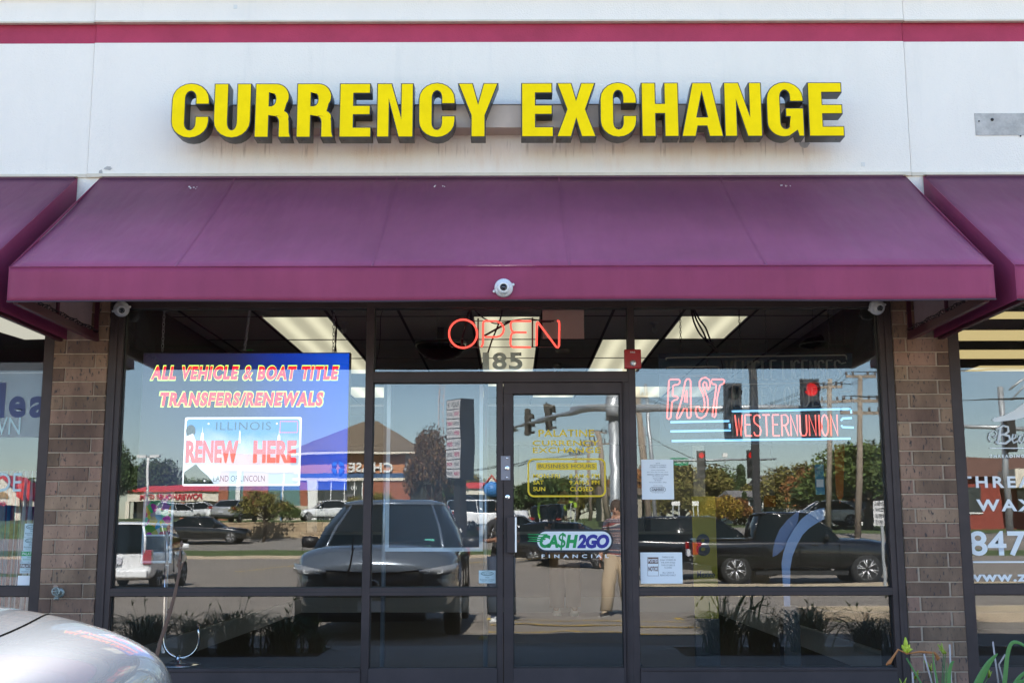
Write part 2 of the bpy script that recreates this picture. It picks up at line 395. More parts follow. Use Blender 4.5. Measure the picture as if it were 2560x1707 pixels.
pane(en, -1.0, .839, 2.21, 2.68); pane(en, -1.0, -.108, .685, 2.133); pane(en, -1.0, -.108, .138, .631)
door = bar(en, 'door', -.062, .790, 2.050, 2.129, y0=-.048, y1=.045)
def dpart(name, mb, m, bevel=.002): return part(name, mb, door, m, bevel=bevel)
dpart('stile', MB().box(-.062, .005, -.048, .045, .01, 2.05), BRONZE); dpart('stile', MB().box(.774, .790, -.048, .045, .01, 2.05), BRONZE)
dpart('bottom_rail', MB().box(.005, .774, -.048, .045, .01, .139), BRONZE2)
pane(en, .005, .774, .139, 2.050, GLASSD, parent=door)
# pull handle and locks
hx0 = P(1268, 1335, -.1).x; hx1 = P(1293, 1335, -.1).x; hz1 = P(1280, 1291, -.11).z; hz0 = P(1280, 1381, -.11).z
dpart('handle', MB().box(hx0, hx1, -.112, -.100, hz0, hz1).box(hx0+.005, hx0+.012, -.1, -.048, hz0, hz1), BRONZE)
dpart('handle_edge', MB().box(hx1-.016, hx1-.004, -.118, -.112, hz0+.003, hz1-.003), mat('satin_alu', (.75, .75, .78), .35, .6))
za, zb = P(1262, 1139, -.05).z, P(1262, 1200, -.05).z; xa, xb = P(1252, 1170, -.05).x, P(1276, 1170, -.05).x
dpart('lock_plate', MB().box(xa, xb, -.056, -.048, zb, za), mat('grey_lock_plate', (.20, .19, .22), .4, .5))
def cyll(px, py, r, y0=-.056):
    c = P(px, py, y0); p_ = dpart('lock', MB().cyl((c.x, y0, c.z), (c.x, y0-.010, c.z), r, 18).cyl((c.x, y0-.010, c.z), (c.x, y0-.013, c.z), r*.6, 14), CHROME, .001)
    part('keyhole', MB().box(c.x-.0012, c.x+.0012, y0-.0142, y0-.013, c.z-.006, c.z+.006), door, BLACK)
cyll(1268, 1170, .0155); cyll(1268, 1145, .007); cyll(1268, 1193, .007); cyll(1269, 1242, .0165, -.048)
wr = thing('shop_window', 'large dark framed shop window with the red and blue neon money sign', 'shop window', (1.82, 0, 0))
bar(wr, 'jamb', 2.660, 2.754, .0, 2.75); bar(wr, 'jamb_lip', 2.70, 2.72, .02, 2.70, y0=FY0-.010, y1=FY0)
bar(wr, 'head', .8865, 2.66, 2.68, 2.75); bar(wr, 'transom_bar', .8865, 2.66, .629, .681); bar(wr, 'sill', .8865, 2.66, .0, .138, BRONZE2, y0=FY0-.012)
part('sill_edge', MB().box(.8865, 2.66, FY0-.020, FY0-.012, .118, .130), wr, BRONZE, bevel=.002)
part('bar_groove', MB().box(.8865, 2.66, FY0-.0015, FY0, .653, .658), wr, SEAL)
pane(wr, .8865, 2.66, .681, 2.68); pane(wr, .8865, 2.66, .138, .629)
# neighbours
nl = thing('shop_window', 'neighbouring shop window at the left edge with blue and white lettering', 'shop window', (-4.4, 0, 0))
bar(nl, 'jamb', -3.385, -3.3125, .0, 2.75); bar(nl, 'head', -6.3, -3.385, 2.68, 2.75); bar(nl, 'transom_bar', -6.3, -3.385, .631, .70); bar(nl, 'sill', -6.3, -3.385, .0, .138, BRONZE2)
pane(nl, -6.3, -3.385, .70, 2.68); pane(nl, -6.3, -3.385, .138, .631); bar(nl, 'jamb', -6.4, -6.3, .0, 2.75)
nr = thing('shop_window', 'neighbouring shop window at the right edge with white threading shop lettering', 'shop window', (4.4, 0, 0))
bar(nr, 'jamb', 3.1555, 3.235, .0, 2.75); bar(nr, 'head', 3.235, 6.2, 2.68, 2.75); bar(nr, 'transom_bar', 3.235, 6.2, .629, .70); bar(nr, 'sill', 3.235, 6.2, .0, .138, BRONZE2)
pane(nr, 3.235, 6.2, .70, 2.68); pane(nr, 3.235, 6.2, .138, .629); bar(nr, 'jamb', 6.2, 6.3, .0, 2.75)
part('wing_wall', MB().box(XL, -6.4, -.05, .3, -.02, 2.78).box(6.3, XR, -.05, .3, -.02, 2.78), bld, BRICK)

# hose tap
tp = thing('hose_tap', 'small weathered galvanised hose tap on the left brick pier', 'tap', (0, 0, 0)); c = P(147, 1481, -.08); tp.location = (c.x, -.062, c.z)
GALV = mat('weathered_brass', (.30, .34, .33), .5, .7, var=.4, vscale=80)
part('body', MB().cyl((c.x, -.06, c.z), (c.x, -.115, c.z), .016, 12).cyl((c.x, -.10, c.z+.005), (c.x, -.118, c.z-.035), .013, 12).cyl((c.x,-.118,c.z-.03),(c.x,-.122,c.z-.045),.018,12), tp, GALV)
part('flange', MB().lathe([(.034, 0), (.034, .006), (.02, .012)], Matrix.Translation((c.x, -.058, c.z)) @ Matrix.Rotation(rad(90), 4, 'X')), tp, GALV)
hw = MB()
for k in range(6): a_ = k*pi/3; hw.tube([(c.x, -.135, c.z+.012), (c.x+.026*cos(a_), -.137, c.z+.012+.026*sin(a_))], .004, 6)
hw.tube([(c.x+.026*cos(k*pi/8), -.137, c.z+.012+.026*sin(k*pi/8)) for k in range(16)], .005, 6, closed=True); hw.cyl((c.x, -.11, c.z+.012), (c.x, -.14, c.z+.012), .007)
part('handle', hw, tp, GALV)
chip(139, 1466, .05, .035, 8, mat('dried_foam', (.35, .25, .2), .9), y=-.064, name='foam_blob')

# ------------------------------------------------------------------ awnings
def m_fabric(plain=False):
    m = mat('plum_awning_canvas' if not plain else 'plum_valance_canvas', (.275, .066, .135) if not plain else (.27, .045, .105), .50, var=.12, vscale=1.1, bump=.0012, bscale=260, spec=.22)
    nt = m.node_tree; b = nt.nodes['Principled BSDF']; L = nt.links.new
    src = b.inputs['Base Color'].links[0].from_socket
    g = nd(nt, 'ShaderNodeNewGeometry'); sp = nd(nt, 'ShaderNodeSeparateXYZ'); L(g.outputs['Position'], sp.inputs[0])
    # shade and sky light painted into the slope: darker near the wall, brighter below
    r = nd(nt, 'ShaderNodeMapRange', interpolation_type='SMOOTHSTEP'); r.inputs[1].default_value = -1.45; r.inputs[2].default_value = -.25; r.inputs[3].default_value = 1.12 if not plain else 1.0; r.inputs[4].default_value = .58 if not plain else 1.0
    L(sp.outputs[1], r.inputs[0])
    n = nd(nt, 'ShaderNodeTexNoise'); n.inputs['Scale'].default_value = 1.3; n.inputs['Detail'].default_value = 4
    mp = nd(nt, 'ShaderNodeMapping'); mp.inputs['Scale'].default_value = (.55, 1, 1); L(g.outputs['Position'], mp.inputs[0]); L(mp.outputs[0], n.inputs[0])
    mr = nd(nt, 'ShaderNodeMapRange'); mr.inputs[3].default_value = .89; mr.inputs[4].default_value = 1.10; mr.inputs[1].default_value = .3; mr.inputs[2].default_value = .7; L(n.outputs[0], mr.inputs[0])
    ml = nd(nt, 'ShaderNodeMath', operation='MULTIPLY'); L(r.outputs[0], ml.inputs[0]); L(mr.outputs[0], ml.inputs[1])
    # streaks of dirt and soft slack in the cloth
    mp2 = nd(nt, 'ShaderNodeMapping'); mp2.inputs['Scale'].default_value = (7, 1.2, .8); L(g.outputs['Position'], mp2.inputs[0])
    n2 = nd(nt, 'ShaderNodeTexNoise'); n2.inputs['Scale'].default_value = 1.6; n2.inputs['Detail'].default_value = 6; L(mp2.outputs[0], n2.inputs[0])
    m2 = nd(nt, 'ShaderNodeMapRange'); m2.inputs[1].default_value = .3; m2.inputs[2].default_value = .7; m2.inputs[3].default_value = .95; m2.inputs[4].default_value = 1.04; L(n2.outputs[0], m2.inputs[0])
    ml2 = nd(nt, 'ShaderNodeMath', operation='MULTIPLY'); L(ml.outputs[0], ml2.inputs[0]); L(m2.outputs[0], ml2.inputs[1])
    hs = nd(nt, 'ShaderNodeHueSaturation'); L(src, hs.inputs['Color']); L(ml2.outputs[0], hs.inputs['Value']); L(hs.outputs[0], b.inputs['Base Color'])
    mp3 = nd(nt, 'ShaderNodeMapping'); mp3.inputs['Scale'].default_value = (2.6, .7, .7); L(g.outputs['Position'], mp3.inputs[0])
    n3 = nd(nt, 'ShaderNodeTexNoise'); n3.inputs['Scale'].default_value = 1.5; n3.inputs['Detail'].default_value = 3; L(mp3.outputs[0], n3.inputs[0])
    b3 = nd(nt, 'ShaderNodeBump'); b3.inputs['Strength'].default_value = 1; b3.inputs['Distance'].default_value = .03; L(n3.outputs[0], b3.inputs['Height'])
    old = b.inputs['Normal'].links[0].from_node; L(b3.outputs[0], old.inputs['Normal'])
    return m
CANVAS = m_fabric(); CANVASV = m_fabric(True)  # slope cloth with sky light painted into its colour, valance cloth without
LINING = mat('pale_awning_lining', (.33, .24, .26), .8, var=.1)
MAROON = mat('maroon_steel_tube', (.07, .012, .025), .4)
LACE = mat('lacing_cord', (.03, .02, .025), .8)
def awning(x0, x1, label, seams):
    PJ, ZT, ZV, ZB = 1.48, 3.668, 2.660, 2.446
    t = thing('awning', label, 'awning', ((x0+x1)/2, 0, ZB), group='purple awnings along the shop fronts')
    N, M_ = 60, 14; rnd = random.Random(int(x0*100))
    ph = [rnd.uniform(0, 6) for _ in range(4)]
    mb = MB(); v = []
    for j in range(M_+1):
        u = j/M_
        for i in range(N+1):
            w = i/N; x = x0 + (x1-x0)*w
            sag = .012*sin(pi*u)*(1+.4*sin(w*9+ph[0])) + .0025*sin(w*40+ph[1]+u*4)*u
            v.append((x, -.035 - (PJ-.035)*u + sag*.5, ZT + (ZV-ZT)*u - sag))
    f = [(j*(N+1)+i, (j+1)*(N+1)+i, (j+1)*(N+1)+i+1, j*(N+1)+i+1) for j in range(M_) for i in range(N)]
    mb.add(v, f, 0, True)
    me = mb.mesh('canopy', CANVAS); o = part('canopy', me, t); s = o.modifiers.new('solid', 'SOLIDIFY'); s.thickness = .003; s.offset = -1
    mb = MB(); v = []
    for j in range(7):
        u = j/6
        for i in range(N*2+1):
            w = i/(N*2); x = x0 + (x1-x0)*w
            v.append((x, -PJ - .006*sin(w*23+ph[2])*u - .003*sin(w*61+ph[3])*u, ZV - (ZV-ZB)*u + .003*sin(w*13)*u))
    K = N*2
    mb.add(v, [(j*(K+1)+i, (j+1)*(K+1)+i, (j+1)*(K+1)+i+1, j*(K+1)+i+1) for j in range(6) for i in range(K)], 0, True)
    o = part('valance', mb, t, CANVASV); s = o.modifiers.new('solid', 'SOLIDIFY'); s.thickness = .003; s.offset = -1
    part('valance_hem', MB().tube([(x0, -PJ-.004, ZV), (x1, -PJ-.004, ZV)], .0025, 6), t, CANVASV)
    part('bottom_hem', MB().tube([(x0 + (x1-x0)*k/40, -PJ-.003-.006*sin(k/40*23+ph[2]), ZB+.003*sin(k/40*13)) for k in range(41)], .006, 6), t, mat('hem_dark', (.05, .03, .045), .8))
    for sx, s in ((x0, 1), (x1, -1)):
        pts = [(-.035, ZT), (-PJ, ZV), (-PJ, ZB), (-.035, ZB)]
        part('end_panel', MB().prism(pts, 'x', sx, sx + s*.003), t, CANVASV)
        part('end_lining', MB().prism([(-.04, ZT-.02), (-PJ+.01, ZV-.01), (-PJ+.01, ZB+.01), (-.04, ZB+.01)], 'x', sx + s*.004, sx + s*.006), t, LINING)
        q = sx + s*.03
        fr = MB().box(min(q, q+s*.035), max(q, q+s*.035), -PJ+.02, -.04, ZB-.012, ZB+.045)
        part('frame_bar', fr, t, MAROON, bevel=.004)
        part('frame_bar', MB().box(min(q, q+s*.03), max(q, q+s*.03), -.075, -.04, ZB+.05, ZT-.1), t, MAROON)
        part('frame_bar', MB().tube([(q+s*.015, -.06, ZB+.32), (q+s*.015, -PJ+.05, ZB+.06)], .016, 8), t, MAROON)
        part('frame_bar', MB().tube([(q+s*.015, -.80, ZB+.05), (q+s*.015, -.80, ZB+.62)], .014, 8), t, MAROON)
        lc = []
        for k in range(60):
            u = k/59; yy = -PJ+.05 + (PJ-.12)*u; lc.append((q + s*(.018+.03*sin(k*1.9)), yy, ZB+.055 + .02*cos(k*1.9) + rnd.uniform(-.004, .004)))
        part('lacing', MB().tube(lc, .0045, 5), t, LACE)
    part('frame_bar', MB().tube([(x0+.05, -PJ+.03, ZB+.03), (x1-.05, -PJ+.03, ZB+.03)], .014, 8), t, MAROON)
    part('frame_bar', MB().tube([(x0+.05, -PJ+.03, ZV-.03), (x1-.05, -PJ+.03, ZV-.03)], .014, 8), t, MAROON)
    k = x0 + 1.22
    while k < x1 - .3:
        part('rafter', MB().tube([(k, -.06, ZT-.07), (k, -PJ+.04, ZV-.05)], .014, 8), t, MAROON); k += 1.22
    for sx in seams:
        pts = []
        for j in range(15):
            u = j/14; w = (sx-x0)/(x1-x0); sag = .012*sin(pi*u)*(1+.4*sin(w*9+ph[0])) + .0025*sin(w*40+ph[1]+u*4)*u
            pts.append((sx + .0*u, -.035 - (PJ-.035)*u + sag*.5 - .0012, ZT + (ZV-ZT)*u - sag + .0018))
        v = [(q[0]+d_, q[1], q[2]) for q in pts for d_ in (-.006, .006)]
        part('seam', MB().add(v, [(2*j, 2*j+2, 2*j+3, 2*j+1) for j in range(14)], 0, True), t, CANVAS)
    part('wall_batten', MB().box(x0+.02, x1-.02, -.045, -.021, ZT-.035, ZT+.006), t, mat('batten_plum', (.10, .03, .055), .6))
    part('wall_flashing', MB().box(x0, x1, -.052, -.021, ZT+.006, ZT+.010), t, TRIM)
    return t
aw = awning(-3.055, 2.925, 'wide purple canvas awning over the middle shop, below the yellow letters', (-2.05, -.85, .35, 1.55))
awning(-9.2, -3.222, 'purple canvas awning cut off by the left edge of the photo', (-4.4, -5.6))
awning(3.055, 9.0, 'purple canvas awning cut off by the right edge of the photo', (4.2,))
BIRD = mat('bird_dropping', (.75, .75, .72), .8)
for (px, py, n) in ((480, 470, 7), (1098, 465, 5), (1963, 467, 6)):
    rnd = random.Random(px); mb = MB()
    for k in range(n):
        # on the sloping canvas
        qx = px + rnd.uniform(-14, 14); qy = py + rnd.uniform(-3, 3); d = ray(qx, qy)
        nrm = Vector((0, -1.008, 1.445)).normalized(); p0 = Vector((0, -.035, 3.668)); kk = (p0 - CAM).dot(nrm) / d.dot(nrm); p = CAM + d*kk + nrm*.004
        r = rnd.uniform(.002, .007); mb.lathe([(r, -.003), (r, .001)], Matrix.Translation(p) @ nrm.to_track_quat('Z', 'Y').to_matrix().to_4x4(), 7)
    part('dropping_marks', mb, aw, BIRD)

# ------------------------------------------------------------------ sign letters
S_ = .25; Hh = .195
def gl_C(w): 
    s = S_; h = Hh
    return [[(w, .61), (w, .70)] + arc(w/2, .70, w/2, .31, 0, 180) + [(0, .30)] + arc(w/2, .30, w/2, .31, 180, 360) + [(w, .40), (w-s, .40), (w-s, .27)]
            + arc(w/2, .27, w/2-s, .12, 360, 180, 8) + [(s, .73)] + arc(w/2, .73, w/2-s, .12, 180, 0, 8) + [(w-s, .61)]]
def gl_G(w):
    s = S_; h = Hh
    return [[(w, .64), (w, .70)] + arc(w/2, .70, w/2, .31, 0, 180) + [(0, .30)] + arc(w*.45, .27, w*.45, .28, 180, 290) + [(w*.80, .10), (w*.84, 0), (w, 0), (w, .53), (w*.5, .53), (w*.5, .36), (w-s, .36), (w-s, .25)]
            + arc(w/2, .27, w/2-s, .12, 360, 180, 8) + [(s, .73)] + arc(w/2, .73, w/2-s, .12, 180, 0, 8) + [(w-s, .64)]]
def gl_U(w):
    s = S_+.01; return [[(w, 1), (w, .31)] + arc(w/2, .31, w/2, .32, 0, -180) + [(0, 1), (s, 1), (s, .28)] + arc(w/2, .28, w/2-s, .13, 180, 360, 8) + [(w-s, 1)]]
def gl_R(w):
    s = S_+.01; b = w*.93
    return [[(0, 0), (s, 0), (s, .40), (s+.10, .40)] + arc(b-s-.03, .28, .10, .12, 90, 0, 5) + [(b-s+.07, .0), (w, .0), (w-.03, .10), (w-.04, .33)] + arc(w-.16, .38, .12, .12, -20, 70, 5)
            + arc(b-.24, .755, .24, .245, -35, 90, 10) + [(0, 1)], [(s, .59), (s, .82), (b-.30, .82)] + arc(b-.32, .705, .07, .115, 90, -90, 6)]
def gl_E(w, s=None):
    s = S_+.01; h = Hh; return [[(0, 0), (w, 0), (w, h), (s, h), (s, .41), (w*.97, .41), (w*.97, .41+h-.01), (s, .41+h-.01), (s, 1-h), (w*.97, 1-h), (w*.97, 1), (0, 1)]]
def gl_N(w):
    s = S_-.02; return [[(0, 0), (s, 0), (s, .58), (w-s-.04, 0), (w, 0), (w, 1), (w-s, 1), (w-s, .46), (s+.04, 1), (0, 1)]]
def gl_Y(w):
    s = .13; return [[(w/2-s, 0), (w/2+s, 0), (w/2+s, .40), (w, 1), (w-.27, 1), (w/2, .66), (.27, 1), (0, 1), (w/2-s, .40)]]
def gl_X(w):
    return [[(0, 0), (.27, 0), (w/2, .30), (w-.27, 0), (w, 0), (w/2+.17, .51), (w-.01, 1), (w-.27, 1), (w/2, .72), (.28, 1), (.01, 1), (w/2-.17, .51)]]
def gl_H(w):
    s = S_+.01; return [[(0, 0), (s, 0), (s, .42), (w-s, .42), (w-s, 0), (w, 0), (w, 1), (w-s, 1), (w-s, .62), (s, .62), (s, 1), (0, 1)]]
def gl_A(w):
    return [[(0, 0), (.26, 0), (.30, .19), (w-.30, .19), (w-.26, 0), (w, 0), (w/2+.17, 1), (w/2-.17, 1)], [(w/2-.085, .37), (w/2, .77), (w/2+.085, .37)]]
LET = [('C', 428.3, 523.5), ('U', 534, 628), ('R', 636.7, 730), ('R', 741.2, 836), ('E', 848, 929), ('N', 941.5, 1034), ('C', 1046, 1138.5), ('Y', 1144, 1246.5),
       ('E', 1303, 1384), ('X', 1390, 1491), ('C', 1499.5, 1592), ('H', 1603, 1697), ('A', 1702, 1808), ('N', 1810, 1905), ('G', 1916, 2009.5), ('E', 2020, 2109)]
YEL = mat('yellow_acrylic_face', (.72, .56, .001), .55, var=.06, spec=.08, emit=(1, .72, .0), est=.15)  # faint glow added to brighten the letter faces
LBLK = mat('black_letter_return', (.016, .016, .018), .38)
sign = thing('shop_sign', 'large yellow channel letters reading CURRENCY EXCHANGE on a beige raceway', 'shop sign', (0, -.03, 4.08))
LF, LB = -.33, -.205
ZL0, ZL1 = 3.872, 4.283
for ch, pa, pb in LET:
    xa = P(pa, 280, LF).x; xb = P(pb, 280, LF).x; H_ = ZL1 - ZL0; w = (xb-xa)/H_
    polys = [[(xa + q[0]*H_, ZL0 + q[1]*H_ - (xa)*.0) for q in pl] for pl in globals()['gl_'+ch](w)]
    o = flat(polys, LBLK, (LF+LB)/2, 'letter', sign, thick=(LB-LF), label='black sided yellow letter ' + ch)
    me = shape(polys, 'face', .002, -.0075); n = len(me.vertices); a = np.empty(n*3); me.vertices.foreach_get('co', a); a = a.reshape(-1, 3)
    b2 = np.stack([a[:, 0], LF - .0035 - a[:, 2], a[:, 1]], 1); me.vertices.foreach_set('co', b2.ravel()); me.update(); me.materials.clear(); me.materials.append(YEL)
    f = part('face', me, o)
    # standoff screws under the flat bottomed letters
    if ch in 'REHXAN': 
        for fx in (.12, .82): part('drain_hole', MB().cyl((xa+fx*(xb-xa), -.27, ZL0-.0015), (xa+fx*(xb-xa), -.27, ZL0+.001), .006, 8), o, BLACK)
RACE = mat('beige_raceway', (.52, .42, .34), .6, var=.1, vscale=3)
ra = P(890/1.8375-12, 300, -.2).x; rb = P(2030, 300, -.2).x
part('raceway', MB().box(ra-.02, rb, -.20, -.03, 3.992, 4.165), sign, RACE, bevel=.003)
part('raceway_lip', MB().box(ra-.02, rb, -.206, -.03, 4.165, 4.170), sign, mat('raceway_edge', (.2, .18, .16), .6))

# ------------------------------------------------------------------ cameras and fire alarm
def dome_camera(c, aim, label):
    t = thing('security_camera', label, 'security camera', c, group='white dome security cameras under the awning')
    M_ = Matrix.Translation(c) @ Vector(aim).normalized().to_track_quat('Z', 'Y').to_matrix().to_4x4()
    part('base', MB().lathe([(.050, -.045), (.056, -.040), (.056, -.015), (.050, -.006), (.047, .0)], M_, 28), t, WHITE)
    part('ball', MB().lathe([(.041, -.01), (.043, .002), (.040, .014), (.033, .026), (.024, .033), (.021, .030)], M_, 28), t, WHITE)
    part('lens_ring', MB().lathe([(.020, .026), (.0205, .034), (.017, .035), (.015, .030)], M_, 24), t, BLACK)
    part('lens', MB().lathe([(.012, .028), (.011, .034), (.006, .037), (.001, .038)], M_, 18), t, mat('lens_glass', (.005, .005, .02), .03, coat=1))
    for s in (-1, 1): part('lug', MB().cyl(M_ @ Vector((.057*s, .02*s, -.03)), M_ @ Vector((.057*s, .02*s, -.02)), .009, 8), t, WHITE)
c = P(1259, 719, -1.53); dome_camera(c, (0, -1, -.12), 'round white security camera mounted in the middle of the awning valance')
c = P(304, 774, -.14); dome_camera(c, (.35, -.9, -.35), 'round white security camera under the left end of the awning')
c = P(2196, 769, -.14); dome_camera(c, (.1, -.9, -.30), 'round white security camera under the right end of the awning')
fa = thing('fire_alarm', 'red fire alarm strobe on the post right of the door', 'fire alarm', P(1582, 922, -.06))
x0, x1 = P(1561, 897, -.09).x, P(1603, 897, -.09).x; z1, z0 = P(1582, 873, -.09).z, P(1582, 921, -.09).z
RED = mat('fire_red', (.42, .015, .02), .35)
part('housing', MB().box(x0, x1, -.092, -.052, z0, z1), fa, RED, bevel=.006)
c = P(1583, 907, -.1); part('strobe', MB().lathe([(.024, 0), (.024, .008), (.017, .018), (.006, .021)], Matrix.Translation((c.x, -.092, c.z)) @ Matrix.Rotation(rad(90), 4, 'X'), 9, smooth=False), fa, mat('clear_strobe', (.75, .75, .75), .1, .6))
lettering('FIRE', WHITE, (x0+x1)/2-.018, (x0+x1)/2+.018, z1-.028, z1-.016, -.0935, parent=fa, offset=.02)
# ------------------------------------------------------------------ shop interior
CEIL = 2.895; YB = 8.4
TILE = mat('ceiling_tile', (.60, .58, .54), .95, objvar=.10, bump=.002, bscale=160)
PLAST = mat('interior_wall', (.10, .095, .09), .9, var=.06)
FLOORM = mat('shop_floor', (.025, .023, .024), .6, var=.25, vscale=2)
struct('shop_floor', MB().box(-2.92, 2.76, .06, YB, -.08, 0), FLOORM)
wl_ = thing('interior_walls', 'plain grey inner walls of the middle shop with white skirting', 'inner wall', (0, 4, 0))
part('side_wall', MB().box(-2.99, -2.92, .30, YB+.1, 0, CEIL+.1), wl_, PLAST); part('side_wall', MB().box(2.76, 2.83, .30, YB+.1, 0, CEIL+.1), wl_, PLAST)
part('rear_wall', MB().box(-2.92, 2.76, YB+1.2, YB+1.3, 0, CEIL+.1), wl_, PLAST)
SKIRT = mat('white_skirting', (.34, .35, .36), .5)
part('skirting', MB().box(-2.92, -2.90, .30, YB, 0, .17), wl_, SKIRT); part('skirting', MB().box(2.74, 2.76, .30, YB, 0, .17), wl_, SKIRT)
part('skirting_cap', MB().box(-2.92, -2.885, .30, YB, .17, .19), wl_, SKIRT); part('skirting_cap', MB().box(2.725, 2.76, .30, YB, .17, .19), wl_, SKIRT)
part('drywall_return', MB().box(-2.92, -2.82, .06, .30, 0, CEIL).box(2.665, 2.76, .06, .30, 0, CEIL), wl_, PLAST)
cl = thing('suspended_ceiling', None, None, (0, 4, CEIL)); cl['kind'] = 'structure'
XG = [-2.92, -2.78, -2.17, -1.56, -.95, -.35, .26, .85, 1.44, 2.05, 2.62, 2.76]
YG = [.06, .30] + [1.46 + 1.22*k for k in range(-0, 7)]
YG = [.06, .30, 1.46, 2.68, 3.90, 5.12, 6.34, 7.56, 8.40]
lit = {(2, 2), (2, 3), (2, 4), (5, 2), (5, 3), (5, 4), (5, 5), (8, 2), (7, 3), (7, 4), (2, 6), (4, 6), (6, 6), (8, 6), (9, 6)}
# columns measured on the photograph: left row, middle row, right row
DIFF = None
def m_diff():
    m = mat('light_diffuser', (.6, .6, .5), .4, emit=(1.0, .93, .66), est=.42)
    nt = m.node_tree; b = nt.nodes['Principled BSDF']; g = nd(nt, 'ShaderNodeTexCoord'); sp = nd(nt, 'ShaderNodeSeparateXYZ'); nt.links.new(g.outputs['Object'], sp.inputs[0])
    # two tubes glow through the acrylic lens
    a = nd(nt, 'ShaderNodeMath', operation='ABSOLUTE'); nt.links.new(sp.outputs[0], a.inputs[0])
    s = nd(nt, 'ShaderNodeMath', operation='SUBTRACT'); nt.links.new(a.outputs[0], s.inputs[0]); s.inputs[1].default_value = .13
    a2 = nd(nt, 'ShaderNodeMath', operation='ABSOLUTE'); nt.links.new(s.outputs[0], a2.inputs[0])
    r = nd(nt, 'ShaderNodeMapRange', interpolation_type='SMOOTHSTEP'); r.inputs[1].default_value = .0; r.inputs[2].default_value = .11; r.inputs[3].default_value = .78*EM; r.inputs[4].default_value = .46*EM
    nt.links.new(a2.outputs[0], r.inputs[0]); nt.links.new(r.outputs[0], b.inputs['Emission Strength']); return m
DIFF = m_diff()
TB = mat('tee_bar', (.05, .05, .05), .6)
grid = MB()
def tile(i, j):
    return XG[i]+.004, XG[i+1]-.004, YG[j]+.004, YG[j+1]-.004
for i in range(len(XG)-1):
    for j in range(len(YG)-1):
        x0, x1, y0, y1 = tile(i, j)
        if (i, j) in lit and j >= 1:
            f = thing('ceiling_light', 'fluorescent ceiling light of the middle shop, %s column, %s from the window' % ({2: 'left', 5: 'middle', 4: 'left inner', 6: 'inner right', 7: 'right inner', 9: 'far right'}.get(i, 'right'), {2: 'first', 3: 'second', 4: 'third', 5: 'fourth', 6: 'last'}[j]), 'ceiling light', ((x0+x1)/2, (y0+y1)/2, CEIL), group='fluorescent ceiling lights')
            d = bpy.data.objects.new('diffuser', MB().box(-(x1-x0)/2+.02, (x1-x0)/2-.02, -(y1-y0)/2+.02, (y1-y0)/2-.02, .004, .012).mesh('diffuser', DIFF)); COL.objects.link(d); d.parent = f
            part('frame', MB().box(x0, x0+.02, y0, y1, CEIL, CEIL+.02).box(x1-.02, x1, y0, y1, CEIL, CEIL+.02).box(x0+.02, x1-.02, y0, y0+.02, CEIL, CEIL+.02).box(x0+.02, x1-.02, y1-.02, y1, CEIL, CEIL+.02), f, WHITE)
        else:
            part('ceiling_tile', MB().box(x0, x1, y0, y1, CEIL+.003, CEIL+.018), cl, TILE)
for x in XG[1:-1]: grid.box(x-.012, x+.012, .06, YB, CEIL-.001, CEIL+.0025)
for y in YG[1:-1]:
    for i in range(len(XG)-1): grid.box(XG[i]+.012, XG[i+1]-.012, y-.012, y+.012, CEIL-.001, CEIL+.0025)
part('ceiling_grid', grid, cl, TB)
# far lights deeper in the shop seen as thin bright strips
# teller counter at the back
ct = thing('teller_counter', 'long teller counter with dark windows across the back of the shop', 'counter', (0, YB-.3, 0))
part('counter_front', MB().box(-2.9, 2.74, YB-.30, YB-.1, .2, 1.05), ct, mat('counter_laminate', (.10, .085, .08), .5)); part('kick_board', MB().box(-2.9, 2.74, YB-.33, YB-.1, .0, .2), ct, SKIRT)
part('counter_top', MB().box(-2.9, 2.74, YB-.5, YB+.2, 1.05, 1.09), ct, mat('counter_top', (.25, .24, .23), .3))
for k in range(6):
    x = -2.7 + k*.92; part('window_post', MB().box(x-.04, x+.04, YB-.15, YB-.05, 1.09, 2.3), ct, BRONZE)
part('header', MB().box(-2.9, 2.74, YB-.2, YB+.0, 2.3, 2.72), ct, mat('counter_header', (.16, .15, .15), .6))
mt = part('floor_mat', MB().box(-.05, 1.05, 1.35, 3.3, .001, .012), None, mat('mat_rubber', (.015, .02, .022), .9, bump=.01, bscale=60), label='dark ribbed floor mat just inside the door', cat='mat')

# fittings below the ceiling
def sprinkler(px, py):
    c = P(px, py, 2.1 if px < 1200 else 2.0); z = CEIL
    k = (z - CAM.z) / ray(px, py).z; p = CAM + ray(px, py)*k
    t = thing('sprinkler', 'small metal ceiling sprinkler in the %s shop window' % ('left' if px < 1200 else 'right'), 'sprinkler', p, group='ceiling sprinklers')
    part('body', MB().lathe([(.04, 0), (.038, -.012), (.014, -.018), (.012, -.05)], Matrix.Translation(p)), t, STEEL)
    part('deflector', MB().cyl(p+Vector((0, 0, -.09)), p+Vector((0, 0, -.094)), .018).tube([p+Vector((-.012, 0, -.05)), p+Vector((-.02, 0, -.07)), p+Vector((0, 0, -.09))], .003, 5).tube([p+Vector((.012, 0, -.05)), p+Vector((.02, 0, -.07)), p+Vector((0, 0, -.09))], .003, 5), t, STEEL)
sprinkler(860, 806); sprinkler(1635, 806)
def on_ceiling(px, py): r_ = ray(px, py); return CAM + r_*((CEIL - CAM.z) / r_.z)
p = on_ceiling(1406, 874); t = thing('smoke_detector', 'round white smoke detector on the ceiling above the door', 'smoke detector', p)
part('body', MB().lathe([(.07, 0), (.07, -.02), (.05, -.04), (.02, -.045)], Matrix.Translation(p)), t, mat('aged_white', (.4, .38, .33), .5))
p = on_ceiling(1394, 908) ; t = thing('indoor_camera', 'small white camera hanging from the ceiling inside above the door', 'security camera', p)
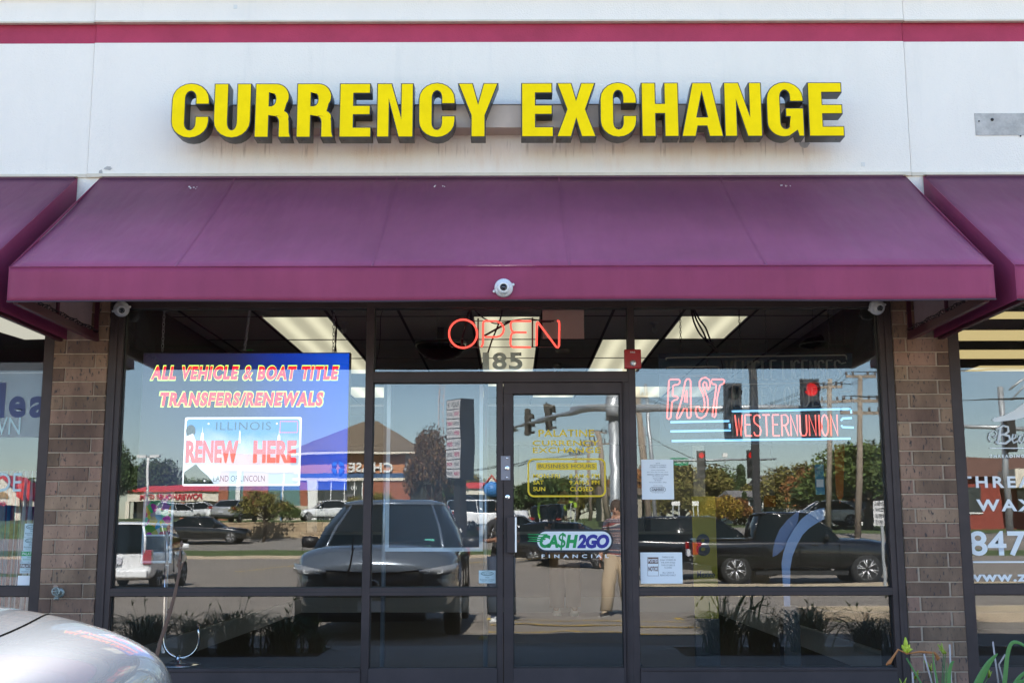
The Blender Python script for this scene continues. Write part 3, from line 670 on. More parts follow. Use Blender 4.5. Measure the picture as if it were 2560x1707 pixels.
part('mount', MB().cyl(p, p+Vector((0, 0, -.05)), .045), t, mat('dim_white', (.22, .22, .21), .5)); part('ball', MB().lathe([(.01, .05), (.04, .035), (.05, 0), (.04, -.035), (.01, -.05)], Matrix.Translation(p+Vector((0, 0, -.09)))), t, mat('dim_white', (.22, .22, .21), .5))
part('lens', MB().cyl(p+Vector((0, -.045, -.1)), p+Vector((0, -.055, -.102)), .018), t, BLACK)
MIRR = mat('dark_mirror', (.01, .01, .012), .12)
for px, py, w, lab in ((1102, 858, .23, 'black half dome mirror below the ceiling left of the neon OPEN'), (2055, 862, .2, 'black half dome mirror below the ceiling above the unlit neon letters')):
    p = P(px, py, 2.0); pr = [(w*cos(k*pi/16), -w*.75*sin(k*pi/16)*.9 if px < 1500 else w*.45*sin(k*pi/16)) for k in range(9)]
    t = thing('dome_mirror', lab, 'mirror', p); part('dome', MB().lathe(pr, Matrix.Translation(p), 28), t, MIRR); part('rim', MB().tube([(p.x + w*cos(k*pi/14), p.y + w*sin(k*pi/14), p.z) for k in range(28)], .006, 6, closed=True), t, mat('grey_rim', (.12, .12, .12), .4))
    part('bracket', MB().box(p.x-.03, p.x+.03, p.y-.02, p.y+.02, p.z, CEIL), t, TB)

# ------------------------------------------------------------------ LED title display
def zc(s, ox, oy): return lambda x, y, Y=0: P(ox + x/s, oy + y/s, Y)
z1_, z2_, z3_, z4_, z5_, z6_ = zc(3.136, 240, 740), zc(3.093, 240, 1200), zc(3.136, 900, 740), zc(3.093, 900, 1200), zc(3.136, 1560, 740), zc(3.093, 1560, 1200)
LY = .10
a = P(360, 884, LY); b_ = P(866, 1224, LY)
def m_led():
    m = mat('led_background', (.004, .006, .02), .5, emit=(0, .1, .8), est=.5)
    nt = m.node_tree; b = nt.nodes['Principled BSDF']; L = nt.links.new; g = nd(nt, 'ShaderNodeNewGeometry'); sp = nd(nt, 'ShaderNodeSeparateXYZ'); L(g.outputs['Position'], sp.inputs[0])
    r = nd(nt, 'ShaderNodeMapRange'); r.inputs[1].default_value = a.x; r.inputs[2].default_value = b_.x; L(sp.outputs[0], r.inputs[0])
    c = nd(nt, 'ShaderNodeValToRGB'); e = c.color_ramp.elements; e[0].color = (.012, .008, .02, 1); e[1].color = (.0, .10, .85, 1)
    k = e.new(.45); k.color = (.012, .02, .10, 1); k = e.new(.72); k.color = (.0, .045, .50, 1); L(r.outputs[0], c.inputs[0])
    # the picture elements: a fine dark lattice
    w = []
    for ax in (0, 2):
        ml = nd(nt, 'ShaderNodeMath', operation='MULTIPLY'); ml.inputs[1].default_value = 128; L(sp.outputs[ax], ml.inputs[0]); f = nd(nt, 'ShaderNodeMath', operation='FRACT'); L(ml.outputs[0], f.inputs[0])
        q = nd(nt, 'ShaderNodeMath', operation='GREATER_THAN'); q.inputs[1].default_value = .3; L(f.outputs[0], q.inputs[0]); w.append(q.outputs[0])
    mm = nd(nt, 'ShaderNodeMath', operation='MULTIPLY'); L(w[0], mm.inputs[0]); L(w[1], mm.inputs[1])
    st = nd(nt, 'ShaderNodeMapRange'); st.inputs[3].default_value = .3*EM; st.inputs[4].default_value = 1.1*EM; L(mm.outputs[0], st.inputs[0])
    L(c.outputs[0], b.inputs['Emission Color']); L(st.outputs[0], b.inputs['Emission Strength']); return m
led = thing('led_display', 'hanging LED display reading all vehicle and boat title transfers/renewals with a licence plate picture', 'display', ((a.x+b_.x)/2, LY, a.z))
part('cabinet', MB().box(a.x-.006, b_.x+.008, LY+.002, LY+.07, b_.z-.006, a.z+.006), led, BLACK)
part('screen', MB().box(a.x, b_.x, LY, LY+.002, b_.z, a.z), led, m_led())
def E(name, col, s): return emis(name, col, s)
REDL = E('led_red', (1, .01, .03), 1.7); LIME = E('led_lime', (.55, .9, .15), 1.5); LWH = E('led_white', (.9, .93, 1), 1.15); LBL = E('led_sky', (.08, .36, .80), .45); LNV = E('led_navy', (.02, .03, .08), .12); LTEAL = E('led_teal', (.0, .12, .22), .25)
def row(txt, x0, x1, y0, y1, m, off, y, sh=0.18, name='display_text', space=1.0):
    pxtext(txt, m, x0, x1, y0, y1, y, parent=led, offset=off, shear=sh, name=name, space=space)
for w_, xa_, xb_, of in (('ALL VEHICLE', 374.5, 599, 1), ('&', 606, 633, .25), ('BOAT TITLE', 641, 849, 1)):
    row(w_, xa_, xb_, 912, 952, LIME, .07*of, LY-.002, space=1.2); row(w_, xa_+2, xb_-2, 914.5, 949.5, REDL, .05*of, LY-.004, space=1.2)
row('TRANSFERS/RENEWALS', 397, 811, 977, 1018, LIME, .075, LY-.002, space=1.2); row('TRANSFERS/RENEWALS', 399.5, 808.5, 979.5, 1015.5, REDL, .055, LY-.004, space=1.2)
pa = P(463, 1043, LY); pb = P(750, 1214, LY)
X0, X1, Z0, Z1 = pa.x, pb.x, pb.z, pa.z
flat([rrect(X0, X1, Z0, Z1, .012)], LWH, LY-.002, 'plate_border', led)
flat([rrect(X0+.012, X1-.012, Z0+.012, Z1-.012, .025)], E('led_plate_low', (.70, .82, 1), .85), LY-.0035, 'plate_ground', led)
def m_platesky():
    m = mat('led_plate_sky', (.02, .05, .1), .5, emit=(.1, .4, .9), est=.75); nt = m.node_tree; b = nt.nodes['Principled BSDF']; L = nt.links.new
    g = nd(nt, 'ShaderNodeNewGeometry'); sp = nd(nt, 'ShaderNodeSeparateXYZ'); L(g.outputs['Position'], sp.inputs[0]); r = nd(nt, 'ShaderNodeMapRange'); r.inputs[1].default_value = Z0+.14; r.inputs[2].default_value = Z1; L(sp.outputs[2], r.inputs[0])
    n = nd(nt, 'ShaderNodeTexNoise'); n.inputs['Scale'].default_value = 7; n.inputs['Detail'].default_value = 4; L(g.outputs['Position'], n.inputs[0]); ad = nd(nt, 'ShaderNodeMath', operation='ADD'); ad.inputs[1].default_value = -.5; L(n.outputs[0], ad.inputs[0])
    a2 = nd(nt, 'ShaderNodeMath', operation='ADD'); L(r.outputs[0], a2.inputs[0]); L(ad.outputs[0], a2.inputs[1])
    c = nd(nt, 'ShaderNodeValToRGB'); c.color_ramp.elements[0].color = (.75, .85, 1, 1); c.color_ramp.elements[1].color = (.05, .33, .78, 1); c.color_ramp.elements[0].position = .1; c.color_ramp.elements[1].position = .75; L(a2.outputs[0], c.inputs[0]); L(c.outputs[0], b.inputs['Emission Color']); return m
flat([rrect(X0+.014, X1-.014, Z0+.15, Z1-.014, .022)], m_platesky(), LY-.005, 'plate_sky', led)
W_ = X1-X0; H_ = Z1-Z0
def pl(u, v): return (X0+u*W_, Z0+v*H_)
# plain dark profile bust and pale towers of the plate artwork
flat([[pl(.012, .03), pl(.27, .03), pl(.22, .14), pl(.15, .24), pl(.11, .32), pl(.012, .20)]], LNV, LY-.0065, 'plate_bust', led)
flat([arc(*pl(.055, .80), .036, .045, 20, 340, 14)], LNV, LY-.0065, 'plate_hair', led)
flat([[pl(.02, .72), pl(.075, .76), pl(.10, .66), pl(.12, .58), pl(.09, .50), pl(.08, .40), pl(.02, .36)]], LWH, LY-.0072, 'plate_face', led)
for u, w, h in ((.155, .034, .26), (.81, .03, .2), (.475, .016, .3)):
    flat([[pl(u-w/2, .62), pl(u+w/2, .62), pl(u+w*.32, .62+h*.55), pl(u+w*.07, .62+h*.6), pl(u, .62+h), pl(u-w*.07, .62+h*.6), pl(u-w*.32, .62+h*.55)]], LWH, LY-.0066, 'plate_tower', led)
def prow(txt, u0, u1, v0, v1, m, off=0, y=LY-.008, space=1.0):
    p0 = pl(u0, v0); p1 = pl(u1, v1); lettering(txt, m, p0[0], p1[0], p0[1], p1[1], y, parent=led, offset=off, name='display_text', space=space)
prow('ILLINOIS', .27, .74, .81, .93, LTEAL, 0, space=1.1); prow('RENEW', .02, .47, .33, .66, E('led_dark_red', (.3, .0, .05), .5), .03, LY-.0078); prow('HERE', .595, .965, .33, .66, E('led_dark_red', (.3, .0, .05), .5), .03, LY-.0078)
PINK = E('led_pink', (1, .03, .06), 1.5)
prow('RENEW', .026, .464, .338, .652, PINK, .045, LY-.009); prow('HERE', .60, .96, .338, .652, PINK, .045, LY-.009)
prow('LAND OF LINCOLN', .265, .70, .065, .15, LNV, -.01)
dash = MB(); q0 = pl(.815, .77); q1 = pl(.97, .94)
for k in range(9):
    u = k/9; xx = q0[0]+u*(q1[0]-q0[0]); dash.box(xx, xx+.01, LY-.0085, LY-.0078, q0[1], q0[1]+.004).box(xx, xx+.01, LY-.0085, LY-.0078, q1[1]-.004, q1[1])
for k in range(6):
    zz = q0[1]+.004+(k+.2)/6*(q1[1]-q0[1]-.012); dash.box(q0[0], q0[0]+.004, LY-.0085, LY-.0078, zz, zz+.007).box(q1[0]-.004, q1[0], LY-.0085, LY-.0078, zz, zz+.007)
part('plate_dashes', dash, led, REDL)
for u, v in ((.205, .905), (.79, .905), (.19, .075)): flat([arc(*pl(u, v), .007, .007, 0, 330, 10)], LWH, LY-.0086, 'plate_screw', led)
# chains that carry it
def chain(px, py0, py1, y, t, m, link=.034, parts='chain', top=None, dx=0):
    b0 = P(px, py1, y); a0 = Vector((b0.x + dx, y, 2.90)); L_ = (a0 - b0).length; n = max(3, int(L_/(link*.78))); mb = MB(); d = (a0-b0).normalized()
    for k in range(n):
        c = b0 + d*(L_*(k+.5)/n); ax = Vector((1, 0, 0)) if k % 2 else Vector((.35, .93, 0))
        mb.tube([c + d*(link/2*sin(2*pi*j/10)) + ax*(link*.24*cos(2*pi*j/10)) for j in range(10)], .0022, 5, closed=True)
    part(parts, mb, t, m)
chain(406, 790, 878, LY+.02, led, STEEL); chain(611, 790, 876, LY+.02, led, STEEL, dx=.05); chain(833, 790, 884, LY+.02, led, STEEL)
p = P(618, 875, LY+.02); part('green_clip', MB().cyl((p.x-.005, p.y, p.z), (p.x+.035, p.y, p.z), .005), led, mat('green_clip', (.0, .25, .03), .4)); part('hook', MB().tube([(p.x-.05, p.y, p.z-.012), (p.x-.04, p.y, p.z), (p.x+.05, p.y, p.z), (p.x+.055, p.y, p.z-.01)], .002, 5), led, STEEL)
CORD = mat('black_cord', (.01, .01, .01), .5)
def cord(pts, y, r, t, name='cord', m=CORD, conv=None):
    q = [conv(x, yy, y) for x, yy in pts]
    # smooth
    s = []
    for i in range(len(q)-1):
        p0 = q[max(i-1, 0)]; p1 = q[i]; p2 = q[i+1]; p3 = q[min(i+2, len(q)-1)]
        for k in range(5):
            u = k/5; s.append(.5*((2*p1) + (p2-p0)*u + (2*p0-5*p1+4*p2-p3)*u*u + (3*p1-p0-3*p2+p3)*u**3))
    s.append(q[-1]); part(name, MB().tube(s, r, 6), t, m)
cord([(1845, 110), (1870, 180), (1885, 260), (1880, 360), (1872, 440)], LY+.05, .005, led, conv=z1_); cord([(1855, 110), (1888, 200), (1875, 300), (1884, 440)], LY+.06, .004, led, conv=z1_)

# ------------------------------------------------------------------ neon signs
NRED = mat('neon_red_tube', (.3, .02, .02), .3, emit=(1.0, .085, .06), est=1.7)
NCOR = mat('neon_coral_tube', (.3, .05, .04), .3, emit=(1.0, .16, .13), est=1.5)
NBLU = mat('neon_blue_tube', (.1, .2, .3), .3, emit=(.25, .62, 1.0), est=1.1)
UNLIT = mat('unlit_glass_tube', (.26, .24, .22), .2)
STR = {
 'W': [[(0,1),(.25,0),(.5,.85),(.75,0),(1,1)]], 'E': [[(1,1),(.12,1),(.1,.9),(.1,.54),(.8,.54)],[(.1,.5),(.1,.1),(.12,0),(1,0)]],
 'S': [[(.95,.85),(.8,.97),(.5,1),(.15,.95),(.05,.78),(.15,.62),(.5,.52),(.85,.42),(.97,.25),(.85,.05),(.5,0),(.15,.03),(.02,.18)]],
 'T': [[(0,1),(1,1)],[(.5,1),(.5,0)]], 'R': [[(.08,0),(.08,1),(.7,1),(.95,.88),(.95,.65),(.7,.52),(.12,.5)],[(.5,.5),(1,0)]],
 'N': [[(.05,0),(.05,1),(.95,0),(.95,1)]], 'U': [[(.05,1),(.05,.2),(.2,.02),(.5,0),(.8,.02),(.95,.2),(.95,1)]], 'I': [[(.5,1),(.5,0)]],
 'O': [[(.5+.47*cos(k*pi/8), .5+.5*sin(k*pi/8)) for k in range(17)]], 'V': [[(0,1),(.5,0),(1,1)]], 'H': [[(.05,0),(.05,1)],[(.05,.5),(.95,.5)],[(.95,0),(.95,1)]],
 'C': [[(.95,.85),(.75,.98),(.45,1),(.15,.9),(.03,.6),(.03,.4),(.15,.1),(.45,0),(.75,.02),(.95,.15)]], 'L': [[(.08,1),(.08,.06),(.15,0),(.95,0)]],
 'M': [[(0,0),(.1,1),(.5,.3),(.9,1),(1,0)]], 'Y': [[(0,1),(.5,.5),(1,1)],[(.5,.5),(.5,0)]], 'D': [[(.08,0),(.08,1),(.55,1),(.92,.8),(.97,.5),(.92,.2),(.55,0),(.08,0)]], ' ': []}
def neon_word(txt, x0, x1, z0, z1, y, r, m, t, name='neon_letter', gap=.28, slope=0.0, dbl=0):
    n = len(txt); cw = (x1-x0)/(n - gap*1.0)
    wd = {'I': .35, ' ': .5}
    tot = sum(wd.get(c, 1) for c in txt); cw = (x1-x0)/(tot - gap); x = x0
    for c in txt:
        w = wd.get(c, 1)*cw*(1-gap) if c != 'I' else .25*cw
        if STR[c]:
            mb = MB()
            for st in STR[c]:
                pts = [(x + p[0]*w, y, z0 + p[1]*(z1-z0)) for p in st]; mb.tube(pts, r, 7)
                if dbl: mb.tube([(q[0]+dbl, q[1]+.012, q[2]+dbl*.3) for q in pts], r, 7)
            part(name, mb, t, m)
        x += wd.get(c, 1)*cw
op = thing('open_sign', 'glowing red neon OPEN sign hanging in the window over the door', 'neon sign', P(1260, 871, .08))
YO = .08; RT = .0075
def Z3(pts, dy=0): return [z3_(x, y, YO+dy) for x, y in pts]
part('neon_letter', MB().tube(Z3([(808+110*cos(k*pi/14), 295-111*sin(k*pi/14)) for k in range(28)]), RT, 8, closed=True), op, NRED)
part('neon_letter', MB().tube(Z3([(950, 398), (958, 388), (964, 370), (965, 215), (970, 200), (985, 196), (1070, 197), (1103, 212), (1124, 240), (1128, 262), (1120, 290), (1100, 312), (1070, 321), (980, 321)]), RT, 8), op, NRED)
part('neon_letter', MB().tube(Z3([(1342, 197), (1205, 197), (1188, 203), (1181, 220), (1184, 255), (1192, 275), (1210, 284), (1306, 285)]), RT, 8).tube(Z3([(1215, 287), (1192, 292), (1184, 310), (1178, 370), (1184, 392), (1200, 400), (1340, 402)]), RT, 8), op, NRED)
part('neon_letter', MB().tube(Z3([(1384, 390), (1386, 215), (1390, 204), (1400, 212), (1540, 400), (1552, 405), (1560, 390), (1563, 220), (1560, 198), (1545, 194)]), RT, 8), op, NRED)
GTUBE = mat('grey_sign_frame', (.16, .13, .13), .5)
part('frame', MB().tube(Z3([(705, 210), (715, 197), (1555, 190), (1572, 200), (1568, 395), (1555, 400), (720, 402), (706, 390)], .03), .003, 6, closed=True).tube(Z3([(926, 175), (926, 408)], .03), .006, 6).tube(Z3([(1352, 170), (1352, 400)], .03), .006, 6), op, GTUBE)
part('dark_link', MB().tube(Z3([(975, 312), (1040, 275), (1175, 200)], .02), .008, 6).tube(Z3([(800, 400), (800, 340)], .02), .010, 6).tube(Z3([(802, 330), (825, 230), (850, 130)], .02), .007, 6), op, BLACK)
for pts, r in (([(1115, 105), (1100, 180), (1070, 260), (1030, 360), (990, 480), (945, 560), (930, 600)], .006), ([(900, 110), (950, 160), (1010, 195), (1060, 215), (1140, 205), (1240, 185), (1330, 180), (1400, 190), (1520, 198)], .005), ([(180, 105), (160, 180), (160, 300), (150, 420), (128, 520), (118, 600)], .0025), ([(865, 105), (845, 160), (828, 220)], .006)):
    cord(pts, YO+.05, r, op, conv=z3_)
part('connector', MB().tube(Z3([(1430, 198), (1500, 199)], .05), .009, 8), op, BLACK)
NUM = mat('grey_vinyl', (.80, .82, .74), .6)
num = thing('house_number', 'grey vinyl house number 185 on the glass over the door', 'house number', P(1256, 925, .006))
for ch, xa, xb in (('1', 962, 1012), ('8', 1038, 1150), ('5', 1168, 1274)):
    pa_ = z3_(xa, 578, .006); pb_ = z3_(xb, 442, .006); lettering(ch, NUM, pa_.x, pb_.x, pa_.z, pb_.z, .006, parent=num, name='numeral', offset=.03)
# blank panel hanging behind
p0 = z3_(1432, 335, .5); p1 = z3_(1755, 90, .5)
single('hanging_board', MB().box(p0.x, p1.x, .5, .52, p0.z, p1.z), mat('pale_panel', (.62, .50, .47), .8), 'blank pinkish white panel hanging beside the neon letter N', 'panel')

NY = .14
ms = thing('money_sign', 'neon sign with red FAST, blue stripes and unlit tube words on a clear panel', 'neon sign', z5_(1040, 1160, NY))
def Z5(pts, dy=0): return [z5_(x, y, NY+dy) for x, y in pts]
def m_acrylic():
    m = bpy.data.materials.new('clear_acrylic'); m.use_nodes = True; nt = m.node_tree; nt.nodes.clear(); L = nt.links.new
    o = nd(nt, 'ShaderNodeOutputMaterial'); x = nd(nt, 'ShaderNodeMixShader'); x.inputs[0].default_value = .16; t = nd(nt, 'ShaderNodeBsdfTransparent'); t.inputs[0].default_value = (.78, .82, .86, 1); b = nd(nt, 'ShaderNodeBsdfPrincipled'); b.inputs['Base Color'].default_value = (.10, .16, .24, 1); b.inputs['Roughness'].default_value = .15
    L(t.outputs[0], x.inputs[1]); L(b.outputs[0], x.inputs[2]); L(x.outputs[0], o.inputs[0]); return m
pp = z5_(285, 1162, NY+.04); pq = z5_(1785, 445, NY+.04)
part('backing_panel', MB().box(pp.x, pq.x, NY+.04, NY+.046, pp.z, pq.z), ms, m_acrylic())
for seg in ([(330, 510), (332, 486), (345, 483), (1730, 463), (1742, 470), (1745, 500)], [(335, 575), (340, 557), (730, 552), (742, 556), (745, 590)], [(345, 628), (745, 620)], [(845, 880), (850, 700), (860, 693), (1770, 672)], [(1700, 530), (1740, 520)], [(1540, 712), (1600, 712)], [(1700, 748), (1775, 745)], [(1705, 822), (1780, 820)], [(852, 1105), (850, 890)]):
    part('unlit_tube', MB().tube(Z5(seg), .0055, 7), ms, UNLIT)
a0 = z5_(800, 655, NY); a1 = z5_(1690, 505, NY); neon_word('VEHICLE LICENSES', a0.x, a1.x, a0.z, a1.z, NY, .0035, UNLIT, ms, dbl=.012)
a0 = z5_(858, 865, NY); a1 = z5_(1660, 712, NY); neon_word('MONEY ORDERS', a0.x, a1.x, a0.z, a1.z, NY, .0035, UNLIT, ms, dbl=.010)
a0 = z5_(875, 1095, NY); a1 = z5_(1672, 930, NY); neon_word('WESTERN UNION'.replace(' ', ''), a0.x, a1.x, a0.z, a1.z, NY, .0052, NCOR, ms, gap=.22)
FASTP = [[(352, 664), (365, 652), (425, 652), (438, 662), (436, 682), (420, 694), (395, 697), (385, 705), (381, 775), (388, 784), (412, 785), (424, 797), (415, 810), (392, 816), (377, 830), (366, 950), (352, 965), (338, 955), (340, 900)],
         [(418, 962), (412, 948), (455, 800), (480, 670), (492, 650), (512, 650), (522, 665), (524, 940), (515, 955), (500, 955), (494, 935), (492, 880), (470, 880), (448, 925), (432, 955)], [(476, 830), (478, 780), (490, 738), (496, 835)],
         [(668, 722), (676, 690), (668, 655), (640, 638), (610, 645), (592, 670), (592, 710), (620, 770), (632, 830), (630, 880), (615, 905), (595, 900), (588, 865), (566, 868), (560, 900), (575, 945), (605, 958), (640, 935), (660, 880), (655, 800), (628, 730), (618, 690), (630, 672), (646, 680), (650, 720), (662, 735)],
         [(690, 652), (775, 652), (788, 662), (782, 685), (765, 692), (752, 700), (730, 800), (718, 935), (708, 950), (694, 942), (696, 900), (714, 780), (724, 700), (715, 690), (695, 690), (684, 672)]]
for k, pl_ in enumerate(FASTP): part('neon_letter', MB().tube(Z5(pl_), .0055, 8, closed=True), ms, NCOR)
for seg in ([(845, 903), (1775, 884)], [(365, 988), (825, 979)], [(365, 1060), (838, 1052)], [(375, 1135), (1775, 1116)], [(1785, 955), (1715, 958), (1702, 975)], [(1800, 1030), (1715, 1027), (1704, 1012)], [(1779, 890), (1782, 920)], [(828, 1000), (830, 1035)]):
    part('blue_stripe', MB().tube(Z5(seg), .0075, 8), ms, NBLU)
DCH = mat('dark_chain', (.05, .045, .04), .5)
for x in (447, 912, 1117, 1613, 1732):
    c = z5_(x, 445, NY+.04); chain(1560+x/3.136, 770, 882, NY+.05, ms, DCH, link=.026)
for pts in ([(525, 95), (548, 200), (590, 290), (640, 345), (700, 410), (735, 440)], [(535, 95), (570, 190), (620, 280), (650, 345), (715, 425)], [(545, 95), (590, 180), (640, 250), (680, 350), (740, 440)]):
    cord(pts, NY+.06, .007, ms, conv=z5_)
cord([(655, 500), (650, 540), (665, 590), (660, 640)], NY+.01, .004, ms, conv=z5_); cord([(760, 500), (775, 560), (760, 620), (800, 660)], NY+.01, .004, ms, conv=z5_); cord([(430, 1000), (560, 1030), (700, 1010)], NY+.02, .003, ms, conv=z5_); cord([(320, 930), (315, 1000), (335, 1050)], NY+.02, .003, ms, conv=z5_)

# --------------------------------- lettering and notices stuck on the glass
GY = -.0045
YV = mat('yellow_vinyl', (.85, .58, .02), .6)
dl = thing('door_lettering', 'yellow PALATINE CURRENCY EXCHANGE and business hours lettering on the door glass', 'lettering', P(1415, 1242, GY))
def dt(txt, x0, x1, y0, y1, off=.02, m=YV, y=GY, space=1.05): pxtext(txt, m, 1300+x0/7.127, 1300+x1/7.127, 1040+y0/7.127, 1040+y1/7.127, y, parent=dl, offset=off, space=space)
dt('PALATINE', 330, 1320, 240, 365, .012); dt('CURRENCY', 225, 1410, 430, 525, .012); dt('EXCHANGE', 230, 1435, 555, 655, .012)
A = P(1319, 1242, GY); B = P(1514, 1145, GY); Bt = (A.x, B.x, A.z, B.z)
flat([rrect(*Bt, .045), rrect(Bt[0]+.012, Bt[1]-.012, Bt[2]+.012, Bt[3]-.012, .035)[::-1]], YV, GY, 'border', dl)
A = P(1341, 1174, GY); B = P(1492, 1156, GY); flat([[(A.x, A.z), (B.x, A.z), (B.x, B.z), (A.x, B.z)]], YV, GY, 'band', dl)
dt('BUSINESS HOURS', 330, 1330, 855, 925, 0, mat('grey_print', (.08, .08, .09), .6), GY-.001)
dt('MON-FRI', 235, 710, 1025, 1100); dt('8 AM-6 PM', 880, 1415, 1025, 1100); dt('SAT', 235, 420, 1143, 1215); dt('9 AM-5 PM', 880, 1415, 1143, 1215); dt('SUN', 235, 450, 1258, 1333); dt('CLOSED', 892, 1305, 1258, 1333)
cd = thing('cash_decal', 'green and blue CA$H2GO FINANCIAL decal low on the door glass', 'decal', P(1435, 1394, GY))
NAVY = mat('black_vinyl', (.012, .012, .02), .5); WV = mat('white_vinyl', (.80, .82, .84), .5); GRN = mat('green_vinyl', (.0, .30, .07), .5); BLV = mat('blue_vinyl', (.02, .02, .28), .5)
A = P(1338, 1380, GY); B = P(1533, 1322, GY); flat([rrect(A.x, B.x, A.z, B.z, (B.z-A.z)/2-.001, 8)], NAVY, GY, 'pill_border', cd)
A = P(1343, 1374.5, GY); B = P(1528, 1327.5, GY); flat([rrect(A.x, B.x, A.z, B.z, (B.z-A.z)/2-.001, 8)], WV, GY-.001, 'pill', cd)
for k, (x0, x1, y) in enumerate(((1318, 1366, 1336), (1319, 1360, 1342.5), (1322, 1362, 1347.5), (1319, 1356, 1352.5))):
    A = P(x0, y+1.9, GY); B = P(x1, y-1.9, GY); flat([[(A.x, (A.z+B.z)/2), (B.x, A.z), (B.x+.01, B.z), (A.x+.005, B.z)]], GRN, GY-.002, 'speed_stripe', cd)
pxtext('CA', GRN, 1349, 1396, 1336, 1369, GY-.003, parent=cd, offset=.05, shear=.2, space=.95); pxtext('$', GRN, 1394, 1415, 1331, 1374, GY-.003, parent=cd, offset=.012, shear=.15); pxtext('H', GRN, 1414, 1445, 1336, 1369, GY-.003, parent=cd, offset=.06, shear=.2)
pxtext('2GO', BLV, 1443, 1523, 1335, 1370, GY-.003, parent=cd, offset=.06, shear=.2, space=.95)
pxtext('FINANCIAL', WV, 1354, 1522, 1385, 1394, GY, parent=cd, offset=.02, space=1.9)
PAPER = mat('white_paper', (.84, .85, .87), .8); INK = mat('grey_ink', (.16, .16, .18), .8); BROWN = mat('brown_ink', (.16, .07, .05), .8)
def paper(name, px0, px1, py0, py1, label, cat, y=-.0045, m=PAPER, rot=0):
    A = P(px0, py1, y); B = P(px1, py0, y); t = thing(name, label, cat, (A.x, y, A.z)); part('sheet', MB().box(A.x, B.x, y, y+.0008, A.z, B.z), t, m); return t
def lines(t, rows, y=-.0050, m=INK):
    for txt, x0, x1, y0, y1 in rows: pxtext(txt, m, x0, x1, y0, y1, y, parent=t)
n1 = paper('paper_notice', 1605, 1683, 1148, 1248, 'white paper notice headed CLOSED on SUNDAY taped to the glass by the door', 'notice')
lines(n1, [('NOTE', 1640, 1650, 1156, 1159), ('LAKE COOK & PALATINE RD', 1625, 1665, 1161, 1164), ('CLOSED on SUNDAY', 1624, 1666, 1165.5, 1169), ('nearest currency exchange', 1628, 1662, 1173, 1176), ('open seven days for your needs', 1617, 1670, 1178, 1181), ('MARIANOS CURRENCY EXCHANGE', 1618, 1671, 1184, 1187.5), ('345 S Quentin Road', 1631, 1659, 1189, 1192), ('Palatine IL 60067', 1633, 1657, 1194, 1197), ('847 704 4410', 1637, 1653, 1199, 1202), ('Monday-Sunday 8:00am - 8:00pm', 1623, 1667, 1204, 1207), ('thank you for choosing', 1633, 1657, 1212, 1215)])
A = P(1625, 1229, -.0050); B = P(1664, 1217, -.0050); flat([rrect(A.x, B.x, A.z, B.z, .015), rrect(A.x+.003, B.x-.003, A.z+.003, B.z-.003, .012)[::-1]], INK, -.0052, 'logo_ring', n1); pxtext('CA$H2GO', INK, 1629, 1660, 1219.5, 1227, -.0053, parent=n1, offset=.05, shear=.2); pxtext('FINANCIAL', INK, 1632, 1661, 1230.5, 1232.5, -.0053, parent=n1, space=1.8)
n2 = paper('posted_notice', 1602, 1705, 1380, 1458, 'white POSTED NOTICE sheet about no cash stored, taped low beside the door', 'notice')
A = P(1619, 1439, -.0050); B = P(1646, 1392, -.0050); flat([[(A.x, A.z), (B.x, A.z), (B.x, B.z), (A.x, B.z)], [(A.x+.002, A.z+.002), (A.x+.002, B.z-.002), (B.x-.002, B.z-.002), (B.x-.002, A.z+.002)]], BROWN, -.0050, 'frame_print', n2)
A = P(1620, 1408, -.0052); B = P(1645, 1393, -.0052); flat([[(A.x, A.z), (B.x, A.z), (B.x, B.z), (A.x, B.z)]], BROWN, -.0052, 'band_print', n2)
pxtext('POSTED', PAPER, 1621, 1645, 1396, 1405, -.0055, parent=n2, offset=.03); pxtext('NOTICE', BROWN, 1621, 1645, 1415, 1427, -.0055, parent=n2, offset=.03)
lines(n2, [('THERE IS NO', 1655, 1684, 1390, 1394), ('CASH STORED IN', 1650, 1689, 1397, 1401), ('THE ATM WHILE', 1652, 1688, 1403.5, 1407.5), ('THIS STORE IS', 1653, 1687, 1410, 1414), ('CLOSED', 1661, 1680, 1416, 1420), ('ALL CASH IS', 1656, 1685, 1428.5, 1432.5), ('REMOVED DAILY', 1651, 1690, 1435, 1439)])
def licence(px0, px1, py0, py1, year, label, name='licence_sticker', m=mat('pale_blue_sticker', (.50, .62, .66), .6)):
    t = paper(name, px0, px1, py0, py1, label, 'sticker', m=m); w = px1-px0; h = py1-py0
    A = P(px0+w*.12, py0+h*.42, -.0050); B = P(px0+w*.88, py0+h*.08, -.0050); e = arc((A.x+B.x)/2, (A.z+B.z)/2, (B.x-A.x)/2, (B.z-A.z)/2, 0, 345, 20); e2 = arc((A.x+B.x)/2, (A.z+B.z)/2, (B.x-A.x)/2-.004, (B.z-A.z)/2-.004, 0, 345, 20)
    flat([e, e2[::-1]], mat('teal_print', (.03, .10, .10), .7), -.0051, 'oval', t)
    lines(t, [('PALATINE', px0+w*.22, px0+w*.78, py0+h*.2, py0+h*.32), (year, px0+w*.38, px0+w*.62, py0+h*.50, py0+h*.60), ('Business License', px0+w*.08, px0+w*.92, py0+h*.66, py0+h*.77), ('Expiration 12/31/2024', px0+w*.18, px0+w*.82, py0+h*.82, py0+h*.89)], m=mat('teal_print', (.03, .10, .10), .7)); return t
licence(1197, 1239, 1425, 1457, '2024', 'small pale 2024 business licence sticker in the corner of the sidelight')
licence(60, 100, 1308, 1342, '2024', 'topmost pale 2024 business licence sticker in the left neighbouring window'); licence(57, 97, 1342.5, 1376, '2023', 'pale 2023 business licence sticker just below the topmost one')
